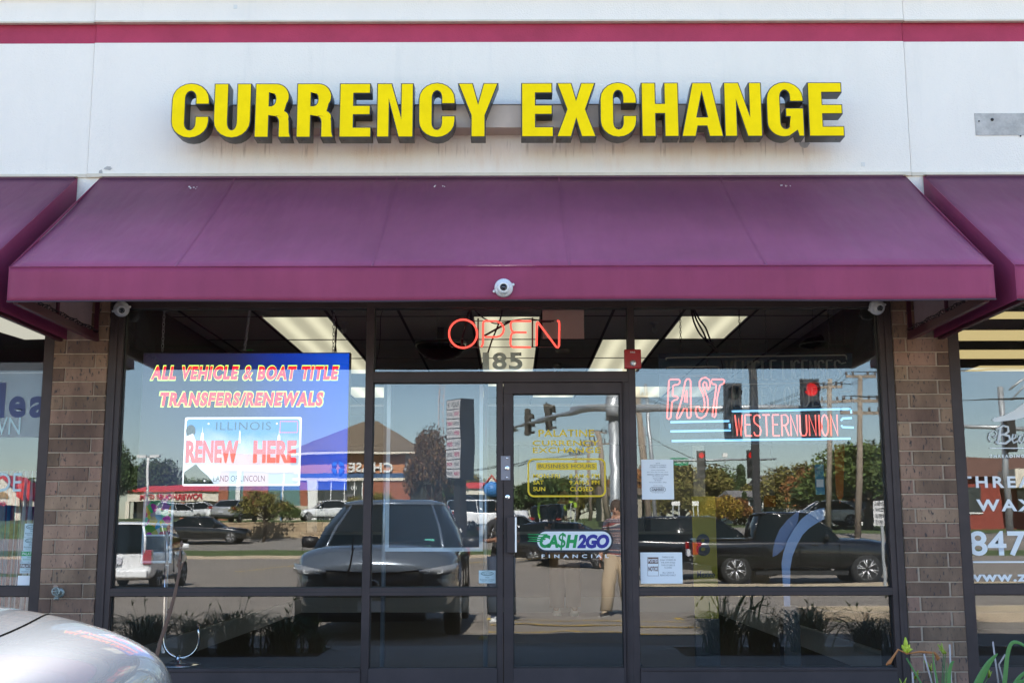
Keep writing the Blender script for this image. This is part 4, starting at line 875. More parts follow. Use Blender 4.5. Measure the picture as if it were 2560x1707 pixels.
t = paper('licence_sticker', 53, 94, 1376.5, 1404, 'green and white PALATINE sticker, third of the column at the left', 'sticker', m=mat('pale_blue_sticker', (.50, .62, .66), .6)); A = P(53.5, 1389, -.0050); B = P(93.5, 1378, -.0050); flat([[(A.x, A.z), (B.x, A.z), (B.x, B.z), (A.x, B.z)]], GRN, -.0050, 'band', t); lines(t, [('PALATINE', 56, 91, 1380, 1387)], -.0053, PAPER); lines(t, [('2022', 68, 78, 1391, 1394), ('Business License', 58, 90, 1396, 1399)], -.0053, GRN)
t = paper('licence_sticker', 49, 90, 1404.5, 1432, 'grey banded PALATINE sticker at the foot of the column at the left', 'sticker', m=mat('pale_blue_sticker', (.50, .62, .66), .6)); A = P(49.5, 1419, -.0050); B = P(89.5, 1408, -.0050); flat([[(A.x, A.z), (B.x, A.z), (B.x, B.z), (A.x, B.z)]], mat('grey_band', (.16, .15, .15), .7), -.0050, 'band', t); lines(t, [('PALATINE', 52, 87, 1410, 1417)], -.0053, PAPER); lines(t, [('2021', 64, 74, 1421, 1424), ('Business License', 54, 86, 1426, 1429)], -.0053, INK)
t = paper('blank_sheet', 43, 86, 1438, 1468, 'blank white sheet below the stickers in the left neighbouring window', 'sheet')
# left neighbour lettering
lb = thing('window_lettering', 'big slate blue letters lea over white WN on a frosted band in the left window', 'lettering', P(60, 1000, .01))
SLATE = mat('slate_vinyl', (.055, .075, .19), .6); FROST = None
def frost(name, col, fac):
    m = bpy.data.materials.new(name); m.use_nodes = True; nt = m.node_tree; nt.nodes.clear(); L = nt.links.new
    o = nd(nt, 'ShaderNodeOutputMaterial'); x = nd(nt, 'ShaderNodeMixShader'); x.inputs[0].default_value = fac; t = nd(nt, 'ShaderNodeBsdfTransparent'); b = nd(nt, 'ShaderNodeBsdfDiffuse'); b.inputs[0].default_value = (*col, 1)
    L(t.outputs[0], x.inputs[1]); L(b.outputs[0], x.inputs[2]); L(x.outputs[0], o.inputs[0]); return m
A = P(-400, 1094, 0); B = P(124, 940, 0); part('frosted_band', MB().box(A.x, -3.392, -.0040, -.0034, A.z, B.z+.1), lb, frost('frosted_film', (.45, .50, .60), .22))
pxtext('l', SLATE, -6, 13, 956, 1044, -.005, parent=lb, offset=.05); pxtext('e', SLATE, 22, 64, 990, 1044, -.005, parent=lb, offset=.035); pxtext('a', SLATE, 74, 119, 990, 1044, -.005, parent=lb, offset=.035)
WLB = mat('pale_cyan_vinyl', (.50, .66, .70), .6)
pxtext('WN', WLB, -30, 51, 1043, 1086, -.0056, parent=lb, offset=.0); pxtext('DE', WLB, -8, 54, 1182, 1228, -.005, parent=lb)
# right neighbour lettering
rb_ = thing('window_lettering', 'white threading, wax, phone and web lettering on the right neighbouring window', 'lettering', P(2480, 1500, .01))
def rt(txt, x0, x1, y0, y1, off=.02, **k): pxtext(txt, WV, 2360+x0/2.306, 2360+x1/2.306, 820+y0/2.306, 820+y1/2.306, -.0045, parent=rb_, offset=off, **k)
rt('THREADING', 262, 462, 728, 747, .03, space=1.5); rt('THREADING', 92, 850, 852, 920, .03, space=1.35); rt('WAXING', 187, 780, 985, 1055, .03, space=1.3); rt('847', 145, 475, 1168, 1312, .02); rt('www.zebr', 130, 650, 1400, 1460, .03, space=1.1)
A = P(2360+258/2.306, 820+692/2.306, .01); part('rule', MB().box(A.x, A.x+.6, -.0045, -.0035, A.z-.004, A.z+.003), rb_, WV)
A = P(2360+120/2.306, 820+1347/2.306, .01); part('rule', MB().box(A.x, A.x+1.2, -.0045, -.0035, A.z-.006, A.z+.006), rb_, WV)
def r8(pts): 
    q = [P(2360+x/2.306, 820+y/2.306, .01) for x, y in pts]; return [(p.x, p.z) for p in q]
flat([r8([(272, 530), (285, 518), (340, 505), (400, 475), (460, 430), (560, 330), (700, 330), (700, 480), (560, 500), (460, 515), (400, 530), (330, 538), (285, 540)])], WV, -.0045, 'brow_logo', rb_)
sc_ = MB()
for pts, r in (([(268, 655), (255, 635), (262, 605), (290, 590), (305, 610), (290, 632), (278, 620)], .006), ([(325, 575), (318, 620), (310, 660)], .012), ([(300, 585), (340, 562), (368, 570), (372, 595), (350, 612), (322, 615)], .010), ([(340, 612), (375, 622), (380, 645), (355, 664), (315, 665), (295, 655)], .011),
               ([(395, 640), (412, 630), (412, 612), (398, 612), (390, 640), (402, 662), (425, 650)], .008), ([(455, 615), (438, 620), (430, 645), (442, 662), (456, 650), (462, 612), (462, 650), (470, 662)], .008)):
    q = [P(2360+x/2.306, 820+y/2.306, -.008) for x, y in pts]; sc_.tube(q, r*.85, 6)
part('script_lettering', sc_, rb_, WV)

# ------------------------------------------------------------------ stands behind the glass
ps = thing('poster_stand', 'chrome U-shaped poster stand with a bright balloon picture in the left window', 'poster stand', z2_(632, 1440, .32))
SY = .32
def Z2(pts, dy=0): return [z2_(x, y, SY+dy) for x, y in pts]
part('u_tube', MB().tube(Z2([(535, 660), (530, 900), (522, 1130), (520, 1200)] + [(658-137*cos(rad(a_)), 1235+135*sin(rad(a_))) for a_ in range(0, 181, 12)] + [(794, 1180), (790, 1118)]), .011, 10), ps, CHROME)
c = z2_(632, 1425, SY); part('base', MB().lathe([(.16, -.01), (.16, .006), (.03, .016), (.018, .05), (.016, .07)], Matrix.Translation(c)), ps, CHROME)
part('pole', MB().tube(Z2([(548, 655), (548, 400)]), .010, 8).box(z2_(565, 0, SY+.03).x, z2_(590, 0, SY+.03).x, SY+.03, SY+.04, z2_(0, 1340, SY).z, z2_(0, 640, SY).z), ps, mat('satin_alu', (.75, .75, .78), .35, .6))
def ring(t, conv, x0, x1, y0, y1, Y, w, m, name='frame'):
    A = conv(x0, y1, Y); B = conv(x1, y0, Y); mb = MB(); mb.box(A.x, A.x+w, Y, Y+.02, A.z, B.z).box(B.x-w, B.x, Y, Y+.02, A.z, B.z).box(A.x+w, B.x-w, Y, Y+.02, A.z, A.z+w).box(A.x+w, B.x-w, Y, Y+.02, B.z-w, B.z); part(name, mb, t, m); return A, B
FRM = mat('pale_frame', (.62, .72, .80), .3)
A, B = ring(ps, z2_, 345, 605, 80, 640, SY, .017, FRM)
def m_balloon():
    m = mat('balloon_picture', (.1, .1, .2), .5); nt = m.node_tree; b = nt.nodes['Principled BSDF']; v = nd(nt, 'ShaderNodeTexVoronoi'); v.inputs['Scale'].default_value = 22; g = nd(nt, 'ShaderNodeNewGeometry'); nt.links.new(g.outputs['Position'], v.inputs['Vector'])
    h = nd(nt, 'ShaderNodeHueSaturation'); h.inputs['Saturation'].default_value = 1.5; h.inputs['Value'].default_value = .55; nt.links.new(v.outputs['Color'], h.inputs['Color']); nt.links.new(h.outputs[0], b.inputs['Base Color']); nt.links.new(h.outputs[0], b.inputs['Emission Color']); b.inputs['Emission Strength'].default_value = .0; return m
bz = z2_(0, 420, SY).z
pic = part('picture', MB().box(A.x+.017, B.x-.017, SY+.006, SY+.01, bz, B.z-.017), ps, m_balloon()); part('cross_bar', MB().box(A.x+.017, B.x-.017, SY, SY+.012, bz-.012, bz), ps, FRM)
part('lower_card', MB().box(A.x+.017, B.x-.017, SY+.006, SY+.01, A.z+.017, bz-.012), ps, mat('dim_card', (.08, .10, .12), .4))
fs = thing('sign_frame', 'tall silver floor standing sign frame behind the sidelight', 'sign frame', P(1080, 1668, .35))
A, B = ring(fs, lambda x, y, Y: P(x, y, Y), 962, 1208, 952, 1378, .35, .028, FRM)
part('card', MB().box(A.x+.028, B.x-.028, .36, .366, A.z+.028, B.z-.012), fs, mat('navy_card', (.02, .03, .05), .4))
part('leg', MB().cyl((A.x-.01, .37, .0), (A.x-.01, .37, B.z), .017, 14), fs, mat('grey_tube', (.32, .36, .40), .3, .7)); part('leg', MB().cyl((B.x+.02, .37, .0), (B.x+.02, .37, B.z), .017, 14), fs, mat('grey_tube', (.32, .36, .40), .3, .7))
part('foot', MB().box(A.x-.05, A.x+.03, .15, .65, .0, .02).box(B.x-.02, B.x+.06, .15, .65, 0, .02), fs, BLACK)
FY = .55
ff = thing('feather_display', 'pale blue curved feather shaped display on a dark foot in the right window', 'display stand', z6_(1260, 1400, FY))
def s6(pts):
    q = [z6_(x, y, FY) for x, y in pts]; return [(p.x, p.z) for p in q]
FBL = mat('pale_blue_sheet', (.27, .38, .60), .5, var=.06, vscale=2); FBL2 = mat('muted_blue_sheet', (.12, .17, .32), .5, var=.06, vscale=2)
flat([s6([(1240, 1010), (1228, 800), (1218, 640), (1232, 560), (1262, 470), (1310, 380), (1370, 300), (1440, 245), (1510, 218), (1548, 214), (1548, 300), (1490, 330), (1430, 370), (1380, 420), (1335, 500), (1300, 590), (1284, 680), (1284, 830), (1284, 1010)])], FBL, FY, 'tall_blade', ff, thick=.012)
flat([s6([(1155, 592), (1160, 530), (1175, 460), (1210, 380), (1270, 305), (1330, 255), (1362, 238), (1350, 320), (1300, 420), (1240, 530), (1190, 578)])], FBL2, FY+.03, 'short_blade', ff, thick=.012)
part('foot', MB().box(z6_(1185, 0, FY).x, z6_(1310, 0, FY).x, FY-.02, FY+.12, 0, z6_(0, 975, FY).z), ff, BLACK)
yb = thing('yellow_banner', 'tall yellow banner with a black 8 and the word Mexico inside the right window', 'banner', (P(1762, 1400, 1.4).x, 1.4, .3))
A = P(1737, 1545, 1.4); B = P(1788, 1240, 1.4); OLIVE = mat('banner_yellow', (.36, .28, .01), .6)
part('sheet', MB().box(A.x, B.x, 1.4, 1.41, A.z, B.z), yb, OLIVE); pxtext('8', NAVY, 1740, 1775, 1334, 1389, 1.395, parent=yb, offset=.04); pxtext('Mexico', NAVY, 1743, 1787, 1427, 1443, 1.395, parent=yb, offset=.02)
part('stand', MB().box(A.x, B.x, 1.38, 1.44, .0, A.z), yb, BLACK)
ORG = mat('orange_sheet', (.45, .13, .02), .6)
ob_ = thing('orange_pennant', 'small orange pennant hanging inside the right window', 'pennant', P(2097, 1195, 1.0)); q = [P(x, y, 1.0) for x, y in ((2085, 1100), (2112, 1100), (2108, 1240), (2100, 1258), (2090, 1235))]; flat([[(p.x, p.z) for p in q]], ORG, 1.0, 'sheet', ob_, thick=.004); part('string', MB().cyl((P(2098, 1100, 1.0).x, 1.0, P(2098, 1102, 1.0).z), (P(2098, 1100, 1.0).x, 1.0, CEIL), .0015, 5), ob_, CORD)
bt = thing('blue_bottle_sign', 'small blue and white hanging tag inside the right window', 'tag', P(2047, 1230, .9)); A = P(2040, 1236, .9); B = P(2059, 1160, .9); part('sheet', MB().box(A.x, B.x, .9, .905, A.z, B.z), bt, mat('tag_blue', (.03, .22, .38), .5)); part('label', MB().box(A.x+.008, B.x-.008, .898, .90, A.z+.06, A.z+.12), bt, WV); part('string', MB().cyl(((A.x+B.x)/2, .902, B.z), ((A.x+B.x)/2, .902, CEIL), .0015, 5), bt, CORD)
rbd = thing('rate_board', 'grey rate board with rows of small figures inside the right window', 'board', P(1958, 1260, 4.0)); A = P(1910, 1262, 4.0); B = P(2002, 1150, 4.0); part('board', MB().box(A.x, B.x, 4.0, 4.03, A.z, B.z), rbd, mat('board_grey', (.30, .28, .26), .6))
part('orange_strip', MB().box(A.x, B.x, 3.99, 4.0, A.z-.02, A.z+.10), rbd, ORG)
for k in range(9): lettering('%d.%02d   %d.%02d   %d.%02d' % (k*3+1, k*7+3, k+2, 90-k*6, k*2+5, k*9+4), INK, A.x+.05, B.x-.05, B.z-.10-k*.045, B.z-.075-k*.045, 3.998, parent=rbd)
part('rod', MB().cyl((A.x+.1, 4.015, B.z), (A.x+.1, 4.015, CEIL), .006, 6).cyl((B.x-.1, 4.015, B.z), (B.x-.1, 4.015, CEIL), .006, 6), rbd, BLACK)

# ------------------------------------------------------------------ neighbouring shops' insides
for x0, x1, nm, em, ft in ((-6.5, -3.32, 'left', (1, .96, .80), .5), (3.17, 6.4, 'right', (1, .78, .36), .5)):
    w = thing('neighbour_room', 'plain room inside the %s neighbouring shop' % nm, 'shop room', ((x0+x1)/2, 2.5, 0))
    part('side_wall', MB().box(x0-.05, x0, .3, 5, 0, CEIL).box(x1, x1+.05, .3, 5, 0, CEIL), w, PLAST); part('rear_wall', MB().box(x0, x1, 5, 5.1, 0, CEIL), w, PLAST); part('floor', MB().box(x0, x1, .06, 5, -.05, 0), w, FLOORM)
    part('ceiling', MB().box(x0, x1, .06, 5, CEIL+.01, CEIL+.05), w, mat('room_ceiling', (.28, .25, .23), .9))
    L2 = mat('lamp_lens_'+nm, (.5, .5, .4), .4, emit=em, est=.55)
    spots = [(-4.6, 1.0, 1.2, .35), (-5.6, 3.0, 1.2, .5)] if nm == 'left' else []
    if nm == 'left':
        A = on_ceiling(-60, 800); B = on_ceiling(90, 843); 
        f = thing('ceiling_light', 'ceiling light in the left neighbouring shop', 'ceiling light', (-4.0, 1.8, CEIL), group='fluorescent ceiling lights')
        q = [on_ceiling(*k_) for k_ in ((-130, 792), (45, 792), (136, 848), (62, 850))]; f.location = q[1]
        mb = MB(); mb.add([(p.x, p.y, CEIL+.004) for p in q] + [(p.x, p.y, CEIL+.012) for p in q], [(0, 1, 2, 3), (7, 6, 5, 4), (0, 4, 5, 1), (1, 5, 6, 2), (2, 6, 7, 3), (3, 7, 4, 0)]); part('diffuser', mb, f, L2)
    else:
        for kk, (ya, yb2, xl) in enumerate(((782, 798, 2455), (828, 852, 2376), (877, 897, 2378), (916, 948, 2450))):
            pA = on_ceiling(xl, ya); pB = on_ceiling(2700, yb2)
            f = thing('ceiling_light', 'warm yellow ceiling light of the right neighbouring shop, %s from the window' % ['first', 'second', 'third', 'fourth'][kk], 'ceiling light', (pA.x+.5, pA.y, CEIL), group='yellow ceiling lights of the right shop')
            part('diffuser', MB().box(max(pA.x, 3.2), 6.2, pB.y, pA.y, CEIL+.002, CEIL+.008), f, L2); part('frame', MB().box(max(pA.x, 3.2)-.015, 6.2, pB.y-.01, pB.y-.001, CEIL, CEIL+.009), f, TB)
CURT = [mat('curtain_blue', (.02, .10, .22), .8), mat('curtain_purple', (.10, .02, .10), .8), mat('dress_white', (.45, .5, .6), .8)]
for k, (px, w_, m_) in enumerate(((-20, .16, 0), (14, .12, 0), (34, .08, 1), (58, .10, 2), (84, .10, 1))):
    p = P(px, 1360, .8); mb = MB(); pts = []
    for j in range(13): pts.append((p.x + w_*(j/12-.5)*2, .8 + .03*sin(j*2.2+k)))
    v = [(x, y, .1) for x, y in pts] + [(x + .05*(k-2)*.5, y, 1.55) for x, y in pts]; mb.add(v, [(j, j+1, j+14, j+13) for j in range(12)], 0, True)
    o = single('hanging_garment', mb, CURT[m_], ['blue', 'blue', 'purple', 'white', 'purple'][k] + ' hanging garment, number %s from the left in the neighbouring window' % ['one', 'two', 'three', 'four', 'five'][k], 'garment'); s = o.modifiers.new('s', 'SOLIDIFY'); s.thickness = .01
# ------------------------------------------------------------------ the ground outside (seen mirrored in the glass)
def lerp_tab(t, tab):
    if t <= tab[0][0]: return tab[0][1]
    for (a, u), (b_, v) in zip(tab, tab[1:]):
        if t <= b_: return u + (v-u)*(t-a)/(b_-a)
    return tab[-1][1]
def sm(t): t = max(0, min(1, t)); return t*t*(3-2*t)
TL = [(3.5, -.15), (8, -.16), (12, -.26), (28, -.28), (45, 0), (52, .3), (56, .55), (60, .8), (61, .85), (150, 3.1), (400, 6)]
TR = [(3.5, -.15), (8, -.16), (12, -.25), (20, -.22), (23, -.12), (30, .28), (42, 1.0), (60, 1.35), (150, 3.1), (400, 6)]
TP = [(60, .8), (61, .85), (61.3, 1.72), (85, 2.2), (150, 3.1), (400, 6)]
def G(x, y):
    r = -y
    l = lerp_tab(r, TL)
    if r > 61: l = l + (lerp_tab(r, TP) - l)*(1 - sm((x + 4)/6))
    return l + (lerp_tab(r, TR) - l)*sm((x - 4)/7)
ASPH = mat('asphalt', (.22, .19, .16), .95, var=.14, vscale=1.2, bump=.004, bscale=60)
GRASS = mat('lawn_grass', (.07, .10, .025), .95, var=.35, vscale=3)
CONCR = mat('pale_concrete', (.42, .34, .25), .9, var=.12, vscale=2)
SOIL = mat('mulch', (.05, .035, .025), .95, var=.3, vscale=12, bump=.02)
STREETM = mat('street_asphalt', (.21, .19, .165), .9, var=.1, vscale=1)
def region(x, r):
    if r < 44.5:
        if 4.6 < x < 20 and 8.6 < r < 11.0: return 1
        if 2.9 < x < 20 and 17.4 < r < 20.2: return 1
        if x > 7 and 31 < r < 33.5: return 1
        if -60 < x < -14 and 30 < r < 32: return 1
        return 0
    if x < 3 and 45 < r < 51.5: return 1
    if 44.5 < r < 61 : return 2 if (x < 14 or r > 51) and not (x >= 14) else 1
    return 1
gx = sorted(set([-400, -250, -150, -100, -80, -70, -60, -50, -42, -35, -30, -25, -20, -17, -14, -11, -9, -7, -5.5, -4, -3, -2, -1, 0, 1, 2, 2.9, 3, 3.8, 4.6, 5.5, 6.2, 7, 8, 9, 10, 11, 12.5, 14, 16, 18, 20, 25, 30, 40, 50, 60, 80, 100, 150, 250, 400]))
gr = [3.5, 5, 7, 8.6, 9.8, 11, 13, 15, 17.4, 18.8, 20.2, 21.5, 23, 25, 28, 30, 31, 32, 33.5, 36, 39, 42, 44.5, 45, 48, 51, 51.5, 52, 54, 56, 58, 60, 61, 61.3, 65, 70, 78, 85, 100, 120, 150, 200, 280, 400, 700]
for k, (nm, m) in enumerate((('parking_lot', ASPH), ('grass_verge', GRASS), ('street', STREETM))):
    mb = MB()
    for i in range(len(gx)-1):
        for j in range(len(gr)-1):
            if region((gx[i]+gx[i+1])/2, (gr[j]+gr[j+1])/2) == k:
                x0, x1, r0, r1 = gx[i], gx[i+1], gr[j], gr[j+1]
                mb.add([(x0, -r1, G(x0, -r1)), (x1, -r1, G(x1, -r1)), (x1, -r0, G(x1, -r0)), (x0, -r0, G(x0, -r0))], [(0, 1, 2, 3)], 0, True)
    struct(nm, mb, m)
struct('sidewalk', MB().box(-30, 30, -2.35, .06, -.35, -.02).box(-30, 30, -3.5, -3.32, -.35, -.03), mat('walk_concrete', (.34, .32, .29), .9, var=.1, vscale=2))
struct('planting_bed', MB().box(-30, -1.75, -3.32, -2.35, -.3, -.04).box(1.55, 30, -3.32, -2.35, -.3, -.04), SOIL)
struct('sidewalk_link', MB().box(-1.75, 1.55, -3.32, -2.35, -.35, -.022), mat('walk_concrete', (.34, .32, .29), .9))
struct('back_ground', MB().box(-400, 400, 13.2, 400, -.4, -.1).box(-400, -9.5, -3.5, 13.2, -.4, -.1).box(9.5, 400, -3.5, 13.2, -.4, -.1), CONCR)
def kerb(pts, label):
    mb = MB(); q = []
    for (x0, r0), (x1, r1) in zip(pts, pts[1:]):
        n = max(1, int(math.hypot(x1-x0, r1-r0)/3))
        for k in range(n): q.append((x0+(x1-x0)*k/n, r0+(r1-r0)*k/n))
    q.append(pts[-1])
    for (x0, r0), (x1, r1) in zip(q, q[1:]):
        d = Vector((x1-x0, -(r1-r0), 0)); n = Vector((-d.y, d.x, 0)).normalized()*.12; a = Vector((x0, -r0, 0)); b_ = Vector((x1, -r1, 0)); za = G(x0, -r0); zb = G(x1, -r1)
        v = [(*(p + s*n).xy, z + h) for p, z in ((a, za), (b_, zb)) for s in (-1, 1) for h in (-.05, .13)]
        mb.add(v, [(0, 1, 5, 4), (2, 6, 7, 3), (1, 3, 7, 5), (0, 4, 6, 2), (0, 2, 3, 1), (4, 5, 7, 6)])
    return single('kerb', mb, CONCR, label, 'kerb')
kerb([(20, 8.6), (5.0, 8.6), (4.6, 9.0), (4.6, 10.6), (5, 11), (20, 11)], 'pale kerb round the grass island nearest the shop on the right')
kerb([(20, 17.4), (3.3, 17.4), (2.9, 17.8), (2.9, 19.8), (3.3, 20.2), (20, 20.2)], 'pale kerb round the grass island in front of the black pickup')
kerb([(-60, 44.9), (2.6, 44.9), (3, 45.3), (3, 51.3)], 'long pale kerb between the parking lot and the grass verge')
YP = mat('yellow_road_paint', (.60, .40, .05), .8, var=.3, vscale=6); WP = mat('white_road_paint', (.6, .6, .57), .8)
ln = thing('parking_lines', 'worn yellow hatched parking lines on the asphalt before the door', 'road marking', (1, -8, G(1, -8)))
def stripe(x0, r0, x1, r1, w=.10, m=YP, t=ln, name='painted_line'):
    d = Vector((x1-x0, -(r1-r0), 0)); n = Vector((-d.y, d.x, 0)).normalized()*w/2; q = [Vector((x0, -r0, 0))+n, Vector((x0, -r0, 0))-n, Vector((x1, -r1, 0))-n, Vector((x1, -r1, 0))+n]
    part(name, MB().add([(p.x, p.y, G(p.x, p.y)+.006) for p in q] + [(p.x, p.y, G(p.x, p.y)+.001) for p in q], [(0, 1, 2, 3), (7, 6, 5, 4)]), t, m)
for r in (6.7, 7.9, 9.1): stripe(-.3, r, 2.45, r - .5, .07)
stripe(2.5, 5.6, 2.5, 9.9); stripe(-.35, 5.6, -.35, 10)
ln2 = thing('street_lines', 'yellow and white lines along the far street', 'road marking', (8, -40, 0))
for r in (36.8, 37.2): stripe(-5, r, 20, r, .12, YP, ln2)
stripe(9, 26, 20, 26, .12, WP, ln2); stripe(9, 38.5, 20, 38.8, .12, WP, ln2)
for x in (-9.6, -6.9, -4.2): stripe(x, 33, x+1.6, 38, .12, YP, ln2)

# ------------------------------------------------------------------ cars
TYRE = mat('tyre_rubber', (.012, .012, .012), .8); RIM = mat('alloy_rim', (.62, .62, .63), .35, .5); CGLASS = mat('car_glass', (.006, .010, .012), .04, spec=.22)
TRIMB = mat('black_car_trim', (.015, .015, .016), .45); HEADL = mat('headlight_lens', (.35, .37, .40), .06, .3, coat=1); DRL = mat('headlight_strip', (.75, .78, .8), .2); TAIL = mat('tail_light', (.28, .005, .008), .12, coat=1); PLATE = mat('number_plate', (.5, .5, .55), .5); WELL = mat('wheel_well', (.003, .003, .003), .95, spec=0.0)
def paintm(name, col, metal=.0, rough=.28, flake=0): return mat(name, col, rough, metal, coat=1.0, bump=.00006*flake, bscale=900)
KIND = {
 'suv': dict(st=[(-.5, .33, .60, .80), (-.485, .22, .63, .92), (-.42, .15, .64, .985), (-.28, .14, .63, 1.0), (0, .14, .62, 1.0), (.18, .14, .615, 1.0), (.26, .14, .61, 1.0), (.36, .15, .612, .985), (.43, .17, .60, .95), (.475, .20, .565, .89), (.492, .24, .49, .82), (.5, .28, .45, .76)],
             base=(-.485, .235), mid=(-.47, .145), top=(-.425, .03), crown=.05, tr=.34, wb=(-.285, .305)),
 'box': dict(st=[(-.5, .26, .56, .92), (-.485, .18, .60, .97), (-.42, .14, .60, 1.0), (0, .13, .59, 1.0), (.2, .13, .585, 1.0), (.34, .14, .57, .98), (.44, .15, .53, .93), (.49, .18, .47, .84), (.5, .24, .40, .78)],
             base=(-.495, .27), mid=(-.488, .22), top=(-.47, .15), crown=.03, tr=.20, wb=(-.30, .31)),
 'sedan': dict(st=[(-.5, .30, .62, .78), (-.485, .22, .66, .88), (-.40, .16, .67, .97), (-.2, .15, .65, 1.0), (.1, .14, .63, 1.0), (.25, .14, .60, .99), (.36, .15, .565, .96), (.45, .17, .51, .88), (.49, .2, .45, .78), (.5, .26, .40, .72)],
             base=(-.40, .22), mid=(-.33, .14), top=(-.19, .05), crown=.035, tr=.225, wb=(-.30, .315)),
 'pickup': dict(st=[(-.5, .33, .60, .97), (-.49, .26, .62, .99), (-.30, .24, .62, 1.0), (-.17, .22, .62, 1.0), (.1, .21, .62, 1.0), (.25, .21, .615, .99), (.38, .22, .595, .96), (.46, .24, .55, .92), (.495, .27, .49, .86), (.5, .32, .42, .82)],
             base=(-.20, .22), mid=(-.19, .16), top=(-.165, .07), crown=.04, tr=.225, wb=(-.295, .32)),
}
def subsurf_mesh(me, lv):
    ob = bpy.data.objects.new('tmp', me); COL.objects.link(ob); s = ob.modifiers.new('s', 'SUBSURF'); s.levels = lv; s.render_levels = lv
    dg = bpy.context.evaluated_depsgraph_get(); dg.update(); r = bpy.data.meshes.new_from_object(ob.evaluated_get(dg)); bpy.data.objects.remove(ob); return r
def car(name, label, x, y, rz, L, W, H, paint, kind='suv', group=None, cat='car', front=False, rear=True, cut=True, spokes=5, z=None, tail=(.62, .50), lv=2):
    K = KIND[kind]; hw = W/2; Z = G(x, y) if z is None else z
    t = thing(name, label, cat, (x, y, Z), rz, group)
    def pp(nm, mb, m, **kw): return part(nm, mb, t, m, world=False, **kw)
    mb = MB(); n = 0; v = []
    for (u, zl, zs, wf) in K['st']:
        w = hw*wf; zl *= H; zs *= H; cr = K['crown']*H * (1 if u > .2 else .6)
        half = [(.80*w, zl), (.96*w, zl+.05*H), (w, zl+.42*(zs-zl)), (.985*w, zs-.06*H), (.93*w, zs-.012*H), (.62*w, zs+cr*.7)]
        ringp = [(0, zl)] + half + [(0, zs+cr)] + [(-a, b_) for a, b_ in half[::-1]]
        n = len(ringp); v += [(u*L, a, b_) for a, b_ in ringp]
    M_ = len(K['st'])
    # bow the front and rear in plan
    v = [(p[0] - (abs(p[1])/hw)**2*L*(.035 if p[0] > .42*L else (-.012 if p[0] < -.46*L else 0)), p[1], p[2]) for p in v]
    f = [(i*n+k, i*n+(k+1) % n, (i+1)*n+(k+1) % n, (i+1)*n+k) for i in range(M_-1) for k in range(n)]
    f += [tuple(range(n-1, -1, -1)), tuple((M_-1)*n+k for k in range(n))]
    mb.add(v, f, 0, True); me = subsurf_mesh(mb.mesh('body', [paint, WELL]), lv)
    wr_ = .205*H if kind not in ('sedan', 'pickup') else .225*H
    if kind == 'pickup': wr_ = .212*H
    if kind == 'suv': wr_ = .212*H
    body = part('body', me, t, world=False)
    if cut:
        cm = MB()
        for u in K['wb']:
            for s in (-1, 1): cm.cyl((u*L, s*hw*1.15, wr_*1.02), (u*L, s*hw*.62, wr_*1.02), wr_*1.13, 28)
        cme = cm.mesh('cut', [WELL, WELL]); co = bpy.data.objects.new('tmpc', cme); COL.objects.link(co); co.parent = t
        bm_ = body.modifiers.new('b', 'BOOLEAN'); bm_.object = co; bm_.operation = 'DIFFERENCE'; bm_.solver = 'EXACT'
        cme.polygons.foreach_set('material_index', [1]*len(cme.polygons))
        dg = bpy.context.evaluated_depsgraph_get(); dg.update(); nm_ = bpy.data.meshes.new_from_object(body.evaluated_get(dg)); nm_.name = 'body'; body.modifiers.clear(); body.data = nm_; bpy.data.objects.remove(co)
    # glasshouse
    def ring(z_, xr, xf, w): 
        c1 = .035*L; return [(xf-c1, -w, z_), (xf, -.8*w, z_), (xf+.018*L, 0, z_), (xf, .8*w, z_), (xf-c1, w, z_), ((xr+xf)/2, w*1.012, z_), (xr+c1*.7, w, z_), (xr, .82*w, z_), (xr-.006*L, 0, z_), (xr, -.82*w, z_), (xr+c1*.7, -w, z_), ((xr+xf)/2, -w*1.012, z_)]
    zb = K['st'][4][2]*H - .03*H; zt = H*.955
    wtop = hw*(1-K['tr']); wbs = hw*.93
    rings = [ring(zb, K['base'][0]*L, K['base'][1]*L, wbs), ring((zb+zt)/2, K['mid'][0]*L, K['mid'][1]*L, (wbs*.47+wtop*.53)*1.06), ring(zt, K['top'][0]*L, K['top'][1]*L, wtop)]
    mb = MB(); v = [p for r_ in rings for p in r_]; mb.add(v, [(i*12+k, i*12+(k+1) % 12, (i+1)*12+(k+1) % 12, (i+1)*12+k) for i in range(2) for k in range(12)], 0, True)
    mb.add(rings[0], [tuple(range(11, -1, -1))]); mb.add(rings[2], [tuple(range(12))]); pp('windows', mb, CGLASS)
    rr = [ring(zt-.005, K['top'][0]*L-.012*L, K['top'][1]*L+.012*L, wtop*1.02), ring(zt+.02*H, K['top'][0]*L, K['top'][1]*L, wtop*.97), ring(H*.995, K['top'][0]*L+.05*L, K['top'][1]*L-.03*L, wtop*.78)]
    mb = MB(); v = [p for r_ in rr for p in r_]; mb.add(v, [(i*12+k, i*12+(k+1) % 12, (i+1)*12+(k+1) % 12, (i+1)*12+k) for i in range(2) for k in range(12)] + [tuple(range(11, -1, -1)), tuple(24+k for k in range(12))], 0, True); pp('roof', mb, paint)
    for k, m_, rad_ in ((1, paint, .022), (3, paint, .022), (7, paint, .030), (9, paint, .030), (5, TRIMB, .020), (11, TRIMB, .020)):
        mb = MB().tube([Vector(r_[k]) for r_ in rings], rad_*H/1.6, 6, r2=None); pp('pillar', mb, m_)
